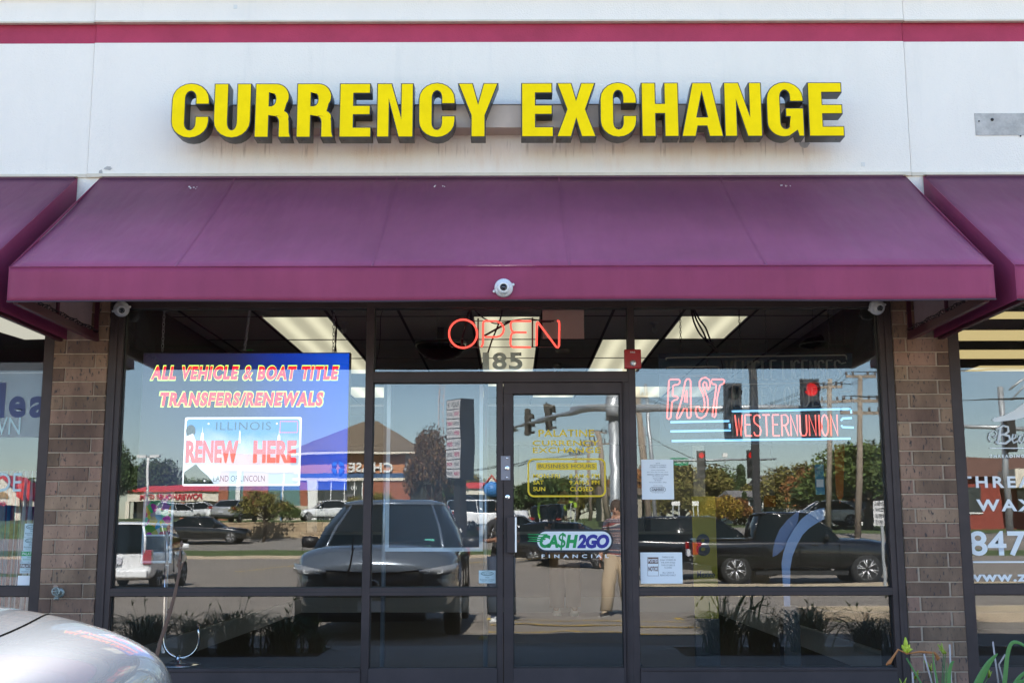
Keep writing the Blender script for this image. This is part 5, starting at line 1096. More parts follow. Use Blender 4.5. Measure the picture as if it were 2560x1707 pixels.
    if kind in ('suv', 'box', 'pickup'):
        for s in (-1, 1):
            xc = -.17*L if kind != 'pickup' else -.1*L
            if kind != 'pickup': pp('pillar', MB().tube([(xc, s*wbs*1.005, zb), (xc-.01*L, s*(wbs*.47+wtop*.53)*1.035, (zb+zt)/2), (xc-.02*L, s*wtop*1.01, zt)], .03*H/1.6, 6), paint)
    # wheels
    for u in K['wb']:
        for s in (-1, 1):
            c = Vector((u*L, s*(hw-.115), wr_)); A_ = Matrix.Translation(c) @ Matrix.Rotation(rad(-90*s), 4, 'X')
            wh = pp('wheel', MB().lathe([(wr_*.66, -.09), (wr_*.93, -.10), (wr_, -.07), (wr_, .07), (wr_*.93, .10), (wr_*.66, .098)], A_, 28), TYRE)
            rm = MB().lathe([(wr_*.66, .06), (wr_*.68, .098), (wr_*.62, .09), (wr_*.60, .045), (wr_*.18, .05), (wr_*.02, .05)], A_, 28)
            part('rim_barrel', rm, wh, mat('rim_dark', (.03, .03, .032), .4, .5), world=False)
            sp = MB()
            for k in range(spokes):
                a_ = 2*pi*k/spokes + .3
                for da in (-.09, .09):
                    sp.tube([A_ @ Vector((wr_*.12*cos(a_), wr_*.12*sin(a_), .082)), A_ @ Vector((wr_*.62*cos(a_+da*1.6), wr_*.62*sin(a_+da*1.6), .088))], .018*wr_/.33, 5)
            sp.lathe([(wr_*.16, .07), (wr_*.15, .092), (wr_*.05, .096)], A_, 14); sp.lathe([(wr_*.60, .085), (wr_*.665, .10), (wr_*.69, .09)], A_, 28)
            part('rim', sp, wh, RIM, world=False)
    # mirrors
    for s in (-1, 1):
        c = Vector((K['base'][1]*L - (.085 if not front else .178)*L, s*(hw+.07), zb+.07*H)); mbm = MB().lathe([(.03, -.1), (.075, -.09), (.085, 0), (.07, .09), (.02, .105)], Matrix.Translation(c) @ Matrix.Rotation(rad(90), 4, 'X') @ Matrix.Diagonal((.75, .95, 1.15, 1)), 14)
        mbm.cyl(c - Vector((0, s*.08, .03)), c - Vector((0, s*.17, .075)), .025, 8); pp('mirror', mbm, paint if not front else TRIMB)
    # lower cladding strip
    pp('sill_trim', MB().box(K['wb'][0]*L+wr_*1.2, K['wb'][1]*L-wr_*1.2, -hw*1.002, -hw*.93, .145*H, .20*H).box(K['wb'][0]*L+wr_*1.2, K['wb'][1]*L-wr_*1.2, hw*.93, hw*1.002, .145*H, .20*H), TRIMB)
    for s in (-1, 1):
        for u in ((.06, -.14) if kind != 'pickup' else (.08, -.08)): pp('door_handle', MB().box(u*L-.09, u*L+.09, s*(hw*.985), s*(hw*1.012), .53*H, .545*H), paint)
        for u in ((.2, .02, -.18) if kind != 'pickup' else (.2, .01, -.165)): pp('door_gap', MB().box(u*L-.004, u*L+.004, s*(hw*.97), s*(hw*1.0015), .25*H, .56*H), WELL)
    if rear:
        for s in (-1, 1):
            z1_2, z0_2 = tail[0]*H, tail[1]*H
            pp('tail_light', MB().box(-.502*L+.01, -.455*L, s*hw*.70, s*hw*.965, z0_2, z1_2), TAIL, bevel=.02)
        pp('rear_plate', MB().box(-.512*L, -.495*L, -.16, .16, .40*H, .49*H), PLATE); pp('rear_bumper', MB().box(-.513*L, -.47*L, -hw*.86, hw*.86, .20*H, .31*H), TRIMB if kind != 'box' else paint, bevel=.03)
    if front:
        for s in (-1, 1):
            v = [(.487*L, s*.40*W, .485*H), (.497*L, s*.30*W, .475*H), (.452*L, s*.465*W, .50*H)]
            hl = MB(); q = []
            for yy, xx, za_, zb_ in ((.27, .500, .455, .475), (.33, .494, .445, .485), (.40, .477, .44, .50), (.45, .452, .445, .51), (.485, .42, .46, .52)):
                q += [(xx*L+.012, s*yy*W, za_*H), (xx*L+.004, s*yy*W, zb_*H)]
            q2 = [(a-.03, b_*.99, c_) for a, b_, c_ in q]; N_ = len(q)//2; fc = [(2*k, 2*k+2, 2*k+3, 2*k+1) for k in range(N_-1)]; o_ = len(q)
            fc += [(2*k+o_, 2*k+1+o_, 2*k+3+o_, 2*k+2+o_) for k in range(N_-1)] + [(2*k, 2*k+o_, 2*k+2+o_, 2*k+2) for k in range(N_-1)] + [(2*k+1, 2*k+3, 2*k+3+o_, 2*k+1+o_) for k in range(N_-1)] + [(0, 1, 1+o_, o_), (o_-2, 2*o_-2, 2*o_-1, o_-1)]
            hl.add(q+q2, fc, 0, True); h_ = pp('headlight', hl, HEADL)
            for yy, xx in ((.33, .497), (.40, .482)):
                part('light_strip', MB().tube([(xx*L+.016, s*yy*W, .475*H), (xx*L+.018, s*yy*W, .455*H), (xx*L+.018, s*(yy-.03)*W, .45*H)], .008, 6), h_, DRL, world=False)
        gr_ = MB(); N_ = 12; q = []
        for k in range(N_+1):
            yy = -.29 + .58*k/N_; a = abs(yy)/.29; q += [(.5*L + .012 - .028*a*a*L*.5, yy*W, (.25+.05*a)*H), (.5*L+.014 - .028*a*a*L*.5, yy*W, (.455+.02*a)*H)]
        q2 = [(a-.03, b_, c_) for a, b_, c_ in q]; o_ = len(q); gr_.add(q+q2, [(2*k, 2*k+2, 2*k+3, 2*k+1) for k in range(N_)] + [(2*k+o_, 2*k+1+o_, 2*k+3+o_, 2*k+2+o_) for k in range(N_)] + [(2*k, 2*k+o_, 2*k+2+o_, 2*k+2) for k in range(N_)] + [(2*k+1, 2*k+3, 2*k+3+o_, 2*k+1+o_) for k in range(N_)], 0, True)
        g_ = pp('grille', gr_, TRIMB)
        rnd = random.Random(5); st_ = MB()
        for k in range(60):
            yy = rnd.uniform(-.26, .26); a = abs(yy)/.29; zz = rnd.uniform(.29, .41); xx = .5*L+.014-.028*a*a*L*.5; st_.box(xx, xx+.006, yy*W-.012, yy*W+.004, zz*H-.006, zz*H)
        part('grille_studs', st_, g_, mat('dark_chrome', (.25, .25, .26), .2, 1.0), world=False)
        part('grille_trim', MB().tube([(.5*L+.022 - .028*(abs(k)/6)**2*L*.5, k/6*.29*W, (.455+.022*abs(k)/6)*H) for k in range(-6, 7)], .009, 6), g_, mat('dark_chrome', (.25, .25, .26), .2, 1.0), world=False)
        pp('emblem', MB().tube([(.5*L+.026, .07*cos(k*pi/8), .375*H+.05*sin(k*pi/8)) for k in range(16)], .008, 6, closed=True), CHROME)
        pp('front_plate', MB().box(.506*L, .512*L, -.155, .155, .20*H, .27*H), PLATE)
        pp('lower_intake', MB().box(.46*L, .503*L, -hw*.62, hw*.62, .13*H, .19*H), TRIMB, bevel=.02)
        pp('wiper', MB().tube([(K['base'][1]*L+.03, .35*hw, zb+.05*H), (K['base'][1]*L-.03, -.35*hw, zb+.075*H)], .008, 5), TRIMB)
        # seats and pillars read through the screen
        pp('sticker', MB().box(K['base'][1]*L-.17, K['base'][1]*L-.168, -hw*.62, -hw*.50, zb+.12, zb+.16), mat('sticker_teal', (.1, .5, .4), .5))
    return t
GREYP = paintm('grey_car_paint', (.105, .130, .165), .3, .22, flake=1); WHP = paintm('white_car_paint', (.72, .73, .74)); BLP = paintm('black_car_paint', (.004, .0045, .006), 0, .2); SILP = paintm('silver_car_paint', (.42, .43, .45), .6)
suv = car('parked_suv', 'blue grey SUV parked facing the shop, its hood in the lower left corner', -1.63, -7.80, rad(90), 4.62, 2.02, 1.69, GREYP, 'suv', front=True, lv=3)
from mathutils.bvhtree import BVHTree
bod = [c_ for c_ in suv.children if c_.name.startswith('body')][0]; bv = BVHTree.FromPolygons([v_.co for v_ in bod.data.vertices], [tuple(p_.vertices) for p_ in bod.data.polygons])
def on_body(pts, lift=.0005):
    o_ = []
    for x_, y_ in pts:
        h_ = bv.ray_cast(Vector((x_, y_, 3)), Vector((0, 0, -1)))[0]
        if h_: o_.append((x_, y_, h_.z + lift))
    return o_
for s_ in (-1, 1):
    part('hood_gap', MB().tube(on_body([(1.0+.05*k, s_*(.80-.0006*k*k*.8)) for k in range(20)] + [(1.97+.03*k, s_*(.55-.10*k)) for k in range(1, 5)], -.0015), .0035, 5), suv, WELL, world=False)
    part('fender_gap', MB().tube(on_body([(1.02, s_*(.80+.012*k)) for k in range(13)], -.0015), .0035, 5), suv, WELL, world=False)
def atd(px, depth): return (px-1280)/F*depth*.995, -(depth-D0)
x, y = atd(196, 30.5); car('parked_car', 'boxy white hatchback seen from behind in the left window reflection', -9.55, -22.2, rad(-92), 4.2, 1.75, 1.64, WHP, 'box', tail=(.60, .40))
x, y = atd(520, 65); car('parked_car', 'black sedan side-on on the far street in the left window reflection', x, y, 0, 4.9, 1.85, 1.46, BLP, 'sedan', spokes=5)
x, y = atd(590, 78); car('parked_car', 'silver sedan seen from behind above the retaining wall', x, y, rad(-82), 4.6, 1.83, 1.45, SILP, 'sedan', cut=False, tail=(.66, .56))
x, y = atd(515, 120); car('parked_car', 'white SUV by the red roofed plaza, right of the white minivan', x, y, rad(8), 4.8, 1.9, 1.75, WHP, 'suv', cut=False, lv=1)
x, y = atd(455, 118); car('parked_car', 'white minivan parked before the red roofed plaza', x, y, rad(-40), 4.8, 1.9, 1.7, WHP, 'suv', cut=False, lv=1)
x, y = atd(1212, 70); car('parked_car', 'white compact SUV seen between the pylon sign and the door post', x+.4, y, rad(2), 4.5, 1.8, 1.7, WHP, 'suv')
x, y = atd(818, 84); car('parked_car', 'white car nose behind the grey SUV mirror near the bank', x, y, rad(160), 4.5, 1.8, 1.45, WHP, 'sedan', cut=False, lv=1)
x, y = atd(1432, 46); car('parked_car', 'black car in the door reflection behind the cash decal', x, y, rad(28), 4.6, 1.85, 1.62, BLP, 'suv')
x, y = atd(1300, 66); car('parked_car', 'silver sedan with red tail light at the left edge of the door glass', x, y, rad(10), 4.6, 1.8, 1.4, SILP, 'sedan')
x, y = atd(1376, 72); car('parked_car', 'black van seen from behind under the business hours', x, y, rad(-80), 4.7, 1.95, 1.9, BLP, 'box', cut=False)
x, y = atd(1160, 95); car('parked_car', 'dark pickup beside the reddish tree in the sidelight reflection', x, y, rad(-60), 5.2, 1.9, 1.8, BLP, 'pickup', cut=False, lv=1)
x, y = atd(1190, 84); car('parked_car', 'pale blue hatchback above the white compact SUV', x, y, rad(0), 4.2, 1.8, 1.5, paintm('pale_blue_paint', (.25, .33, .40)), 'box', cut=False, lv=1)
pk = car('pickup_truck', 'black pickup truck waiting side-on in the right window reflection', 7.16, -22.3, rad(2), 5.25, 1.9, 1.83, BLP, 'pickup', cat='pickup', spokes=6, tail=(.58, .42))
part('tonneau', MB().box(-2.5, -1.1, -.84, .84, 1.13, 1.16), pk, TRIMB, world=False)
part('tyre_lettering', MB().tube([(-1.55+.33*cos(k*pi/14), -.955, .39+.33*sin(k*pi/14)) for k in range(28)], .004, 4, closed=True).tube([(1.68+.33*cos(k*pi/14), -.955, .39+.33*sin(k*pi/14)) for k in range(28)], .004, 4, closed=True), pk, mat('tyre_white', (.5, .5, .5), .7), world=False)
car('parked_suv', 'black SUV behind the tail of the pickup in the right window reflection', 5.75, -26.6, rad(4), 4.9, 1.95, 1.78, BLP, 'suv', tail=(.60, .52))
for k, (px, dp, rz_, m_, lab) in enumerate(((2050, 66, 180, WHP, 'white car parked before the far white building, left one'), (2085, 68, 100, SILP, 'pale sedan with red lights parked before the far white building'), (2150, 72, 200, BLP, 'dark car parked at the far white building, right of the pole'), (2110, 70, 95, BLP, 'dark car parked between the two poles by the white building'))):
    x, y = atd(px, dp); car('parked_car', lab, x, y, rad(rz_), 4.5, 1.8, 1.45, m_, 'sedan', cut=False, lv=1, z=G(x, y)+.15)

# ------------------------------------------------------------------ trees, bushes
BARK = mat('tree_bark', (.10, .075, .055), .95, var=.2, vscale=6)
def leafm(name, col): 
    m = mat(name, col, .7, leafvar=.45, spec=.3); return m
LEAVES = {'green': leafm('green_leaves', (.085, .12, .03)), 'dark': leafm('dark_leaves', (.048, .08, .026)), 'olive': leafm('olive_leaves', (.16, .14, .035)), 'orange': leafm('orange_leaves', (.26, .12, .04)), 'rust': leafm('rust_leaves', (.11, .062, .028)), 'yellow': leafm('yellow_leaves', (.30, .20, .03))}
def crown_mesh(seed, n, cone=False, sparse=0.0):
    rs = np.random.RandomState(seed); cl_ = 46
    if cone:
        h = rs.rand(cl_)**1.2; a = rs.rand(cl_)*2*pi; rr = (1-h)*.95*np.sqrt(rs.rand(cl_)); cc = np.stack([rr*np.cos(a)*.5, rr*np.sin(a)*.5, h-.5], 1); cr = .10+.08*(1-h)
    else:
        d = rs.normal(size=(cl_, 3)); d /= np.linalg.norm(d, axis=1)[:, None]; d[:, 2] = np.abs(d[:, 2])*1.0 - .28
        cc = d*(.30+.16*rs.rand(cl_))[:, None]; cr = .11+.09*rs.rand(cl_)
    if sparse: cr = cr*(1-sparse*.3)
    k = rs.randint(0, cl_, n); d = rs.normal(size=(n, 3)); d /= np.linalg.norm(d, axis=1)[:, None]
    p = cc[k] + d*(cr[k]*rs.rand(n)**.4)[:, None]
    s = (.010 + .013*rs.rand(n))*(1.0); a = rs.normal(size=(n, 3)); a /= np.linalg.norm(a, axis=1)[:, None]; b_ = np.cross(a, rs.normal(size=(n, 3))); b_ /= np.linalg.norm(b_, axis=1)[:, None]
    s = s[:, None]; v = np.stack([p-a*s*1.3, p+b_*s*.8, p+a*s*1.3, p-b_*s*.8], 1).reshape(-1, 3)
    me = bpy.data.meshes.new('crown'); me.vertices.add(n*4); me.vertices.foreach_set('co', v.ravel()); me.loops.add(n*4); me.loops.foreach_set('vertex_index', np.arange(n*4)); me.polygons.add(n); me.polygons.foreach_set('loop_start', np.arange(n)*4); me.polygons.foreach_set('loop_total', np.full(n, 4)); me.update(calc_edges=True); return me
CR = [crown_mesh(s, 9000) for s in (1, 2, 3)]; CRS = crown_mesh(4, 3000, sparse=1); CRC = crown_mesh(5, 7000, cone=True)
def tree(label, px, depth, ytop, W, leaf, kind=0, trunk=.3, name='tree', group=None, zb=None, low=.22, cat='tree'):
    x, y = atd(px, depth); Z = G(x, y) if zb is None else zb; top = R(px, ytop, depth).z; H_ = max(1.5, top - Z)
    t = thing(name, label, cat, (x, y, Z), 0, group); rnd = random.Random(px+depth)
    me = (CRS if kind == 's' else CRC if kind == 'c' else CR[rnd.randrange(3)]).copy(); me.materials.append(LEAVES[leaf])
    c = bpy.data.objects.new('crown', me); COL.objects.link(c); c.parent = t; ch = H_*(1-low); c.scale = (W, W, ch*1.02 if kind == 'c' else ch*1.18); c.location = (0, 0, H_*low + ch*.5*(1.0 if kind == 'c' else .92)); c.rotation_euler = (0, 0, rnd.uniform(0, 6))
    mb = MB(); r0 = trunk; mb.tube([(0, 0, -.1), (.03*W, .02, H_*.25), (0, .03*W, H_*.5), (.02*W, 0, H_*.8)], [r0, r0*.75, r0*.5, r0*.15], 8)
    for k in range(9):
        a = k*2.4+rnd.random(); z0 = H_*(low+.05+.05*k); l = W*.42*(1-k*.06); mb.tube([(0.02*W, 0, z0), (l*.5*cos(a), l*.5*sin(a), z0+H_*.12), (l*cos(a), l*sin(a), z0+H_*.26)], [r0*.45, r0*.25, r0*.07], 6)
    if kind == 's':
        for k in range(40):
            a = rnd.uniform(0, 6.28); z0 = H_*rnd.uniform(.35, .7); l = W*rnd.uniform(.25, .48); mb.tube([(0, 0, z0), (l*.5*cos(a), l*.5*sin(a), z0+H_*.1), (l*cos(a+.2), l*sin(a+.2), z0+H_*.25)], [r0*.2, r0*.12, r0*.04], 4)
    part('trunk', mb, t, BARK, world=False); return t
tree('tall dark green tree at the left edge of the middle shop window reflection', 284, 85, 1112, 3.8, 'dark')
tree('broad dark green tree left of the licence plate picture', 392, 175, 1142, 8.5, 'dark')
tree('green tree behind the red roof, under the licence plate picture', 515, 190, 1192, 13, 'green')
tree('small bare branched street tree in front of the retaining wall', 662, 66.5, 1216, 3.6, 'olive', 's', .11, low=.3)
tree('reddish brown tree between the bank and the pylon sign', 1078, 92, 1062, 3.6, 'rust', 0, .16, low=.12)
tree('dark green tree behind the pylon sign', 1110, 110, 1160, 4.2, 'dark', low=.1)
tree('olive tree beyond the red roof in the sidelight reflection', 1165, 210, 1180, 9, 'olive')
for k, (px, dp, yt, W_, lf) in enumerate(((1350, 120, 1195, 6.5, 'dark'), (1395, 150, 1180, 8, 'green'), (1440, 160, 1215, 7, 'dark'), (1500, 130, 1190, 5, 'olive'))):
    tree(['dark green tree left behind the business hours', 'bright green tree behind the business hours', 'low dark tree right of centre behind the business hours', 'olive tree by the mast pole in the door reflection'][k], px, dp, yt, W_, lf, low=.1)
tree('orange brown tree just right of the door frame, behind the white notice', 1600, 110, 1160, 6, 'orange', low=.08); tree('olive tree behind the white paper notice', 1655, 120, 1150, 8, 'olive', low=.08)
tree('rounded olive tree under the FAST letters', 1745, 105, 1150, 7.5, 'olive', low=.05); tree('rounded green tree beside the first far signal', 1792, 110, 1165, 5.5, 'green', low=.05)
tree('pointed dark conifer between the far signals', 1850, 100, 1170, 3.6, 'dark', 'c', low=.02); tree('small dark conifer beside the white house', 1858, 84, 1232, 1.8, 'dark', 'c', .08, low=.02)
tree('yellow leaved bush tree left of the dark lamp post', 1790, 78, 1232, 3.4, 'yellow', low=.02, trunk=.1); tree('orange maple in front of the white house', 1830, 82, 1240, 2.8, 'orange', low=.02, trunk=.1)
tree('thin leaved brown tree right of the dark lamp post', 2000, 85, 1145, 6.0, 'olive', 's', .2); tree('orange tinged tree behind the wooden utility pole', 2040, 80, 1160, 4.5, 'orange', low=.1)
tree('large green tree at the right end of the right window', 2160, 62, 1098, 6.0, 'green', low=.22); tree('large olive tree right of the grey utility pole', 2215, 64, 1110, 4.5, 'olive', low=.3); tree('dense green tree low between the utility poles', 2100, 74, 1180, 6.5, 'dark', low=.25)
tree('brown tree beyond the white house', 1925, 96, 1190, 6, 'olive', low=.1); tree('dark tree behind the brick building at the right edge', 2400, 80, 1150, 3.5, 'rust')
tree('low olive tree beside the roadside signs', 1700, 90, 1200, 4.5, 'olive', low=.02)
tree('pale green tree far left in the neighbouring window', 60, 150, 1195, 8, 'green')
def bush(label, px, depth, yt, w, leaf):
    x, y = atd(px, depth); Z = G(x, y); H_ = R(px, yt, depth).z - Z; me = CR[0].copy(); me.materials.append(LEAVES[leaf]); t = thing('bush', label, 'bush', (x, y, Z), 0, None)
    c = bpy.data.objects.new('foliage', me); COL.objects.link(c); c.parent = t; c.scale = (w, w*.7, H_*1.35); c.location = (0, 0, H_*.42)
    part('stem', MB().cyl((0, 0, -.1), (0, 0, H_*.5), .05, 6), t, BARK, world=False)
bush('rounded clipped green bush right of the bare tree', 708, 80, 1254, 2.6, 'green'); bush('rounded clipped green bush between the SUV and the pylon pole', 1085, 80, 1256, 2.1, 'dark'); bush('small bush beside the retaining wall in the sidelight', 1122, 82, 1278, 1.3, 'dark'); bush('yellowish bush beside the bank wall', 950, 84, 1228, 2.6, 'olive'); bush('low hedge at the bank entrance', 890, 84, 1240, 1.6, 'olive')

# ------------------------------------------------------------------ retaining wall
RW = mat('tan_block', (.36, .27, .17), .9, var=.15, vscale=3, objvar=.12)
rw = thing('retaining_wall', 'low tan block retaining wall below the bank', 'retaining wall', (-12, -60.6, .8)); bm_b = MB().box(-.38, .38, -.14, .14, -.105, .105).mesh('block', RW)
part('backing', MB().box(-27, -3.0, -61.2, -60.75, .5, 1.70), rw, mat('block_joint', (.12, .09, .06), .9)); part('coping', MB().box(-27, -3.0, -61.2, -60.5, 1.70, 1.78), rw, RW)
rest = MB(); cnt = 0
for rrow in range(4):
    for k in range(32):
        xx = -26.6 + k*.775 + (rrow % 2)*.38
        if xx > -3.2: continue
        o = bpy.data.objects.new('block', bm_b); COL.objects.link(o); o.parent = rw; o.location = (xx+12, -60.66+60.6 + random.uniform(-.02, .02), .93-.8+rrow*.222)

# ------------------------------------------------------------------ buildings across the street
def Rz(py, depth): return R(1280, py, depth).z
EIFS = mat('orange_render', (.46, .20, .09), .9, var=.05); RBR = mat('red_brick', (.30, .105, .06), .9, var=.15, vscale=6); CREAM = mat('cream_render', (.66, .60, .50), .85, var=.04); DGL = mat('dark_building_glass', (.02, .03, .035), .08, spec=.8); TGL = mat('teal_building_glass', (.10, .20, .19), .1); SHING = mat('brown_shingle', (.15, .115, .08), .95, var=.15, vscale=2); REDR = mat('red_metal_roof', (.55, .045, .03), .5); NAVB = mat('navy_band', (.03, .08, .18), .5); STONE = mat('limestone_block', (.45, .40, .31), .9, var=.12, vscale=1.5); WHB = mat('white_siding', (.68, .68, .66), .8)
DB = 95.0; YC = -(DB-D0)
def bx(px): return (px-1280)/F*DB*.995
bk = thing('bank_building', 'orange and brick bank building with shingled hip roof across the street', 'building', (bx(850), YC, 2.0))
zb0 = Rz(1300, DB); ez = Rz(1129, DB); bandz = Rz(1196, DB)
def wbox(nm, p0, p1, y0, y1, za, zb_, m, t=bk): return part(nm, MB().box(min(bx(p0), bx(p1)), max(bx(p0), bx(p1)), y0, y1, za, zb_), t, m)
wbox('upper_wall', 735, 1040, YC-9, YC, bandz+.45, ez-.1, EIFS); wbox('blue_band', 733, 1042, YC-9.05, YC+.05, bandz+.1, bandz+.45, NAVB); wbox('white_band', 733, 1042, YC-9.08, YC+.1, bandz-.12, bandz+.1, CREAM)
wbox('corner_column', 1012, 1040, YC-.3, YC+.06, bandz+.45, ez-.1, mat('grey_column', (.35, .36, .40), .7))
wbox('brick_wall', 908, 1040, YC-9, YC-.02, zb0-.5, bandz-.12, RBR); wbox('brick_wall', 752, 770, YC-9, YC-.02, zb0-.5, bandz-.12, RBR); wbox('brick_wall', 606, 668, YC-8, YC-.05, zb0+1.2, bandz+.6, RBR); wbox('brick_wall', 550, 572, YC-8, YC-.04, zb0-.5, bandz+.6, RBR)
wbox('wing_fascia', 548, 770, YC-8, YC+.02, bandz+.6, bandz+2.0, EIFS); wbox('stone_base', 575, 770, YC-8, YC+.05, zb0-.5, zb0+1.2, STONE)
wbox('window', 572, 606, YC-7, YC-.2, zb0-.4, bandz+.6, TGL); wbox('window_post', 590, 600, YC-.2, YC+.02, zb0-.4, bandz+.6, WHB)
wbox('window', 668, 752, YC-7, YC-.15, zb0+1.2, bandz+.55, TGL); wbox('window_frame', 706, 710, YC-.15, YC-.05, zb0+1.2, bandz+.55, WHB)
wbox('pilaster', 771, 794, YC-1, YC+.1, zb0-.5, bandz-.12, WHB); wbox('glazing', 794, 908, YC-7, YC-.2, zb0-.4, bandz-.12, DGL)
for p in (794, 828, 862, 886, 906): wbox('mullion', p-1.2, p+1.2, YC-.2, YC-.05, zb0-.4, bandz-.12, WHB)
wbox('mullion', 794, 908, YC-.19, YC-.08, zb0+1.5, zb0+1.6, WHB); lettering('190', WHB, bx(878), bx(892), bandz-.85, bandz-.5, YC-.04, back=True, parent=bk, offset=.02)
wbox('door', 864, 884, YC-.19, YC-.10, zb0-.3, zb0+2.1, mat('door_glass_far', (.12, .12, .13), .2)); wbox('poster', 868, 880, YC-.09, YC-.07, zb0+.3, zb0+1.9, BLACK)
# right low block set at an angle
M_ = Matrix.Rotation(rad(0), 3, 'Z')
low = MB().box(bx(1026), bx(1095), YC-5, YC+1.5, bandz-.2, Rz(1153, DB)); part('corner_block', low, bk, EIFS); part('corner_band', MB().box(bx(1024), bx(1097), YC-5.1, YC+1.6, bandz-.55, bandz-.2), bk, CREAM)
part('brick_wall', MB().box(bx(1072), bx(1094), YC-5, YC+1.5, zb0-.6, bandz-.55), bk, RBR); part('window', MB().box(bx(1032), bx(1072), YC-4, YC+1.3, zb0-.6, bandz-.55), bk, DGL); part('mullion', MB().box(bx(1051), bx(1053), YC+1.3, YC+1.4, zb0-.6, bandz-.55), bk, BRONZE)
x0, x1 = bx(722), bx(1066); rz0, rz1 = ez, Rz(1079, DB); yb_, yf_ = YC-9.8, YC+.9; xm0, xm1 = bx(885), bx(925)
part('roof', MB().add([(x0, yf_, rz0), (x1, yf_, rz0), (x1, yb_, rz0), (x0, yb_, rz0), (xm0, (yb_+yf_)/2, rz1+1.3), (xm1, (yb_+yf_)/2, rz1+1.3)], [(3, 2, 1, 0), (0, 1, 5, 4), (1, 2, 5), (2, 3, 4, 5), (3, 0, 4)]), bk, SHING)
part('soffit', MB().box(x0+.05, x1-.05, yb_+.05, yf_-.05, rz0-.22, rz0-.03), bk, CREAM)
lettering('CHASE', WHB, bx(870), bx(980), Rz(1180, DB), Rz(1157, DB), YC+.12, back=True, parent=bk, extrude=.06, offset=.03, space=1.1)
o8 = MB(); cxx, czz = bx(845), Rz(1168, DB)
for k in range(4):
    a0 = k*pi/2 + .2; pts = [(cxx+.55*cos(a0+d_), czz+.55*sin(a0+d_)) for d_ in (0, .45, 1.1)] + [(cxx+.24*cos(a0+d_), czz+.24*sin(a0+d_)) for d_ in (1.1, .2)]; o8.prism(pts, 'y', YC+.08, YC+.2)
part('octagon_emblem', o8, bk, mat('emblem_blue', (.02, .12, .35), .5))
def plaza(name, label, depth, p0, p1, ytop, yf0, yf1, ybase, txt=None, tp=None, gables=()):
    Y = -(depth-D0); X = lambda px: (px-1280)/F*depth*.995; z = lambda py: Rz(py, depth); t = thing(name, label, 'building', (X((p0+p1)/2), Y, z(ybase)))
    part('fascia', MB().box(X(p0), X(p1), Y-6, Y, z(yf1), z(yf0)), t, CREAM); part('glazing', MB().box(X(p0)+.3, X(p1)-.3, Y-5, Y-1.6, z(ybase)-1, z(yf1)), t, DGL)
    part('roof', MB().add([(X(p0)-.3, Y+.3, z(yf0)), (X(p1)+.3, Y+.3, z(yf0)), (X(p1), Y-4, z(ytop)), (X(p0)+1.5, Y-4, z(ytop)), (X(p0)-.3, Y-8, z(yf0)), (X(p1)+.3, Y-8, z(yf0))], [(0, 1, 2, 3), (3, 2, 5, 4), (1, 5, 2), (0, 3, 4), (0, 4, 5, 1)]), t, REDR)
    n = max(2, int((p1-p0)/45))
    for k in range(n+1):
        xx = X(p0 + (p1-p0)*k/n); part('column', MB().box(xx-.25, xx+.25, Y-.5, Y-.05, z(ybase)-1, z(yf1)), t, RBR if k % 2 else CREAM)
    for g0, g1, gt in gables:
        part('gable', MB().prism([(X(g0), z(yf1)), (X(g1), z(yf1)), (X(g1), z(yf0)), (X((g0+g1)/2), z(gt)), (X(g0), z(yf0))], 'y', Y-.2, Y+.6), t, CREAM)
        part('gable_roof', MB().prism([(X(g0)-.3, z(yf0)+.1), (X((g0+g1)/2), z(gt)+.35), (X(g1)+.3, z(yf0)+.1), (X((g0+g1)/2), z(gt)+.05)], 'y', Y-5, Y+.5), t, REDR)
    if txt: lettering(txt, mat('red_sign_letter', (.45, .02, .04), .5), X(tp[0]), X(tp[1]), z(tp[3]), z(tp[2]), Y+.12 if not gables else Y+.75, back=True, parent=t, extrude=.04, offset=.03)
    return t, X, z, Y
plaza('gym_building', 'cream plaza with red metal roof and POWERHOUSE GYM letters', 155, 322, 550, 1207, 1226, 1250, 1296, 'POWERHOUSE GYM', (352, 506, 1232, 1246), gables=())
t_, X_, z_, Y_ = plaza('plaza_building', 'white plaza with red roof and pointed gable in the sidelight reflection', 150, 1100, 1275, 1203, 1222, 1238, 1290, None, None, gables=((1208, 1248, 1192),))
part('oval_sign', MB().lathe([(1.0, 0), (1.0, .15)], Matrix.Translation((X_(1228), Y_+.6, z_(1224))) @ Matrix.Rotation(rad(-90), 4, 'X'), 20), t_, mat('sign_blue', (.05, .2, .5), .5)); 
t_, X_, z_, Y_ = plaza('den_building', 'cream gabled shop with red roofs in the left neighbouring window', 110, -60, 104, 1206, 1240, 1262, 1300, 'DEN', (-6, 28, 1254, 1264), gables=((-35, 60, 1196),))
for k, (a_, b_) in enumerate(((62, 80), (84, 92))): part('roof_fin', MB().prism([(X_(a_), z_(1212)), (X_(b_), z_(1205)), (X_(b_)-.1, z_(1250)), (X_(a_), z_(1240))], 'y', Y_, Y_+1.5), t_, REDR)
part('arch_window', MB().prism([(X_(16)+p[0], z_(1244)+p[1]) for p in arc(0, 0, .7, .65, 0, 180, 10)], 'y', Y_+.6, Y_+.7), t_, mat('amber_glass', (.35, .22, .08), .3))
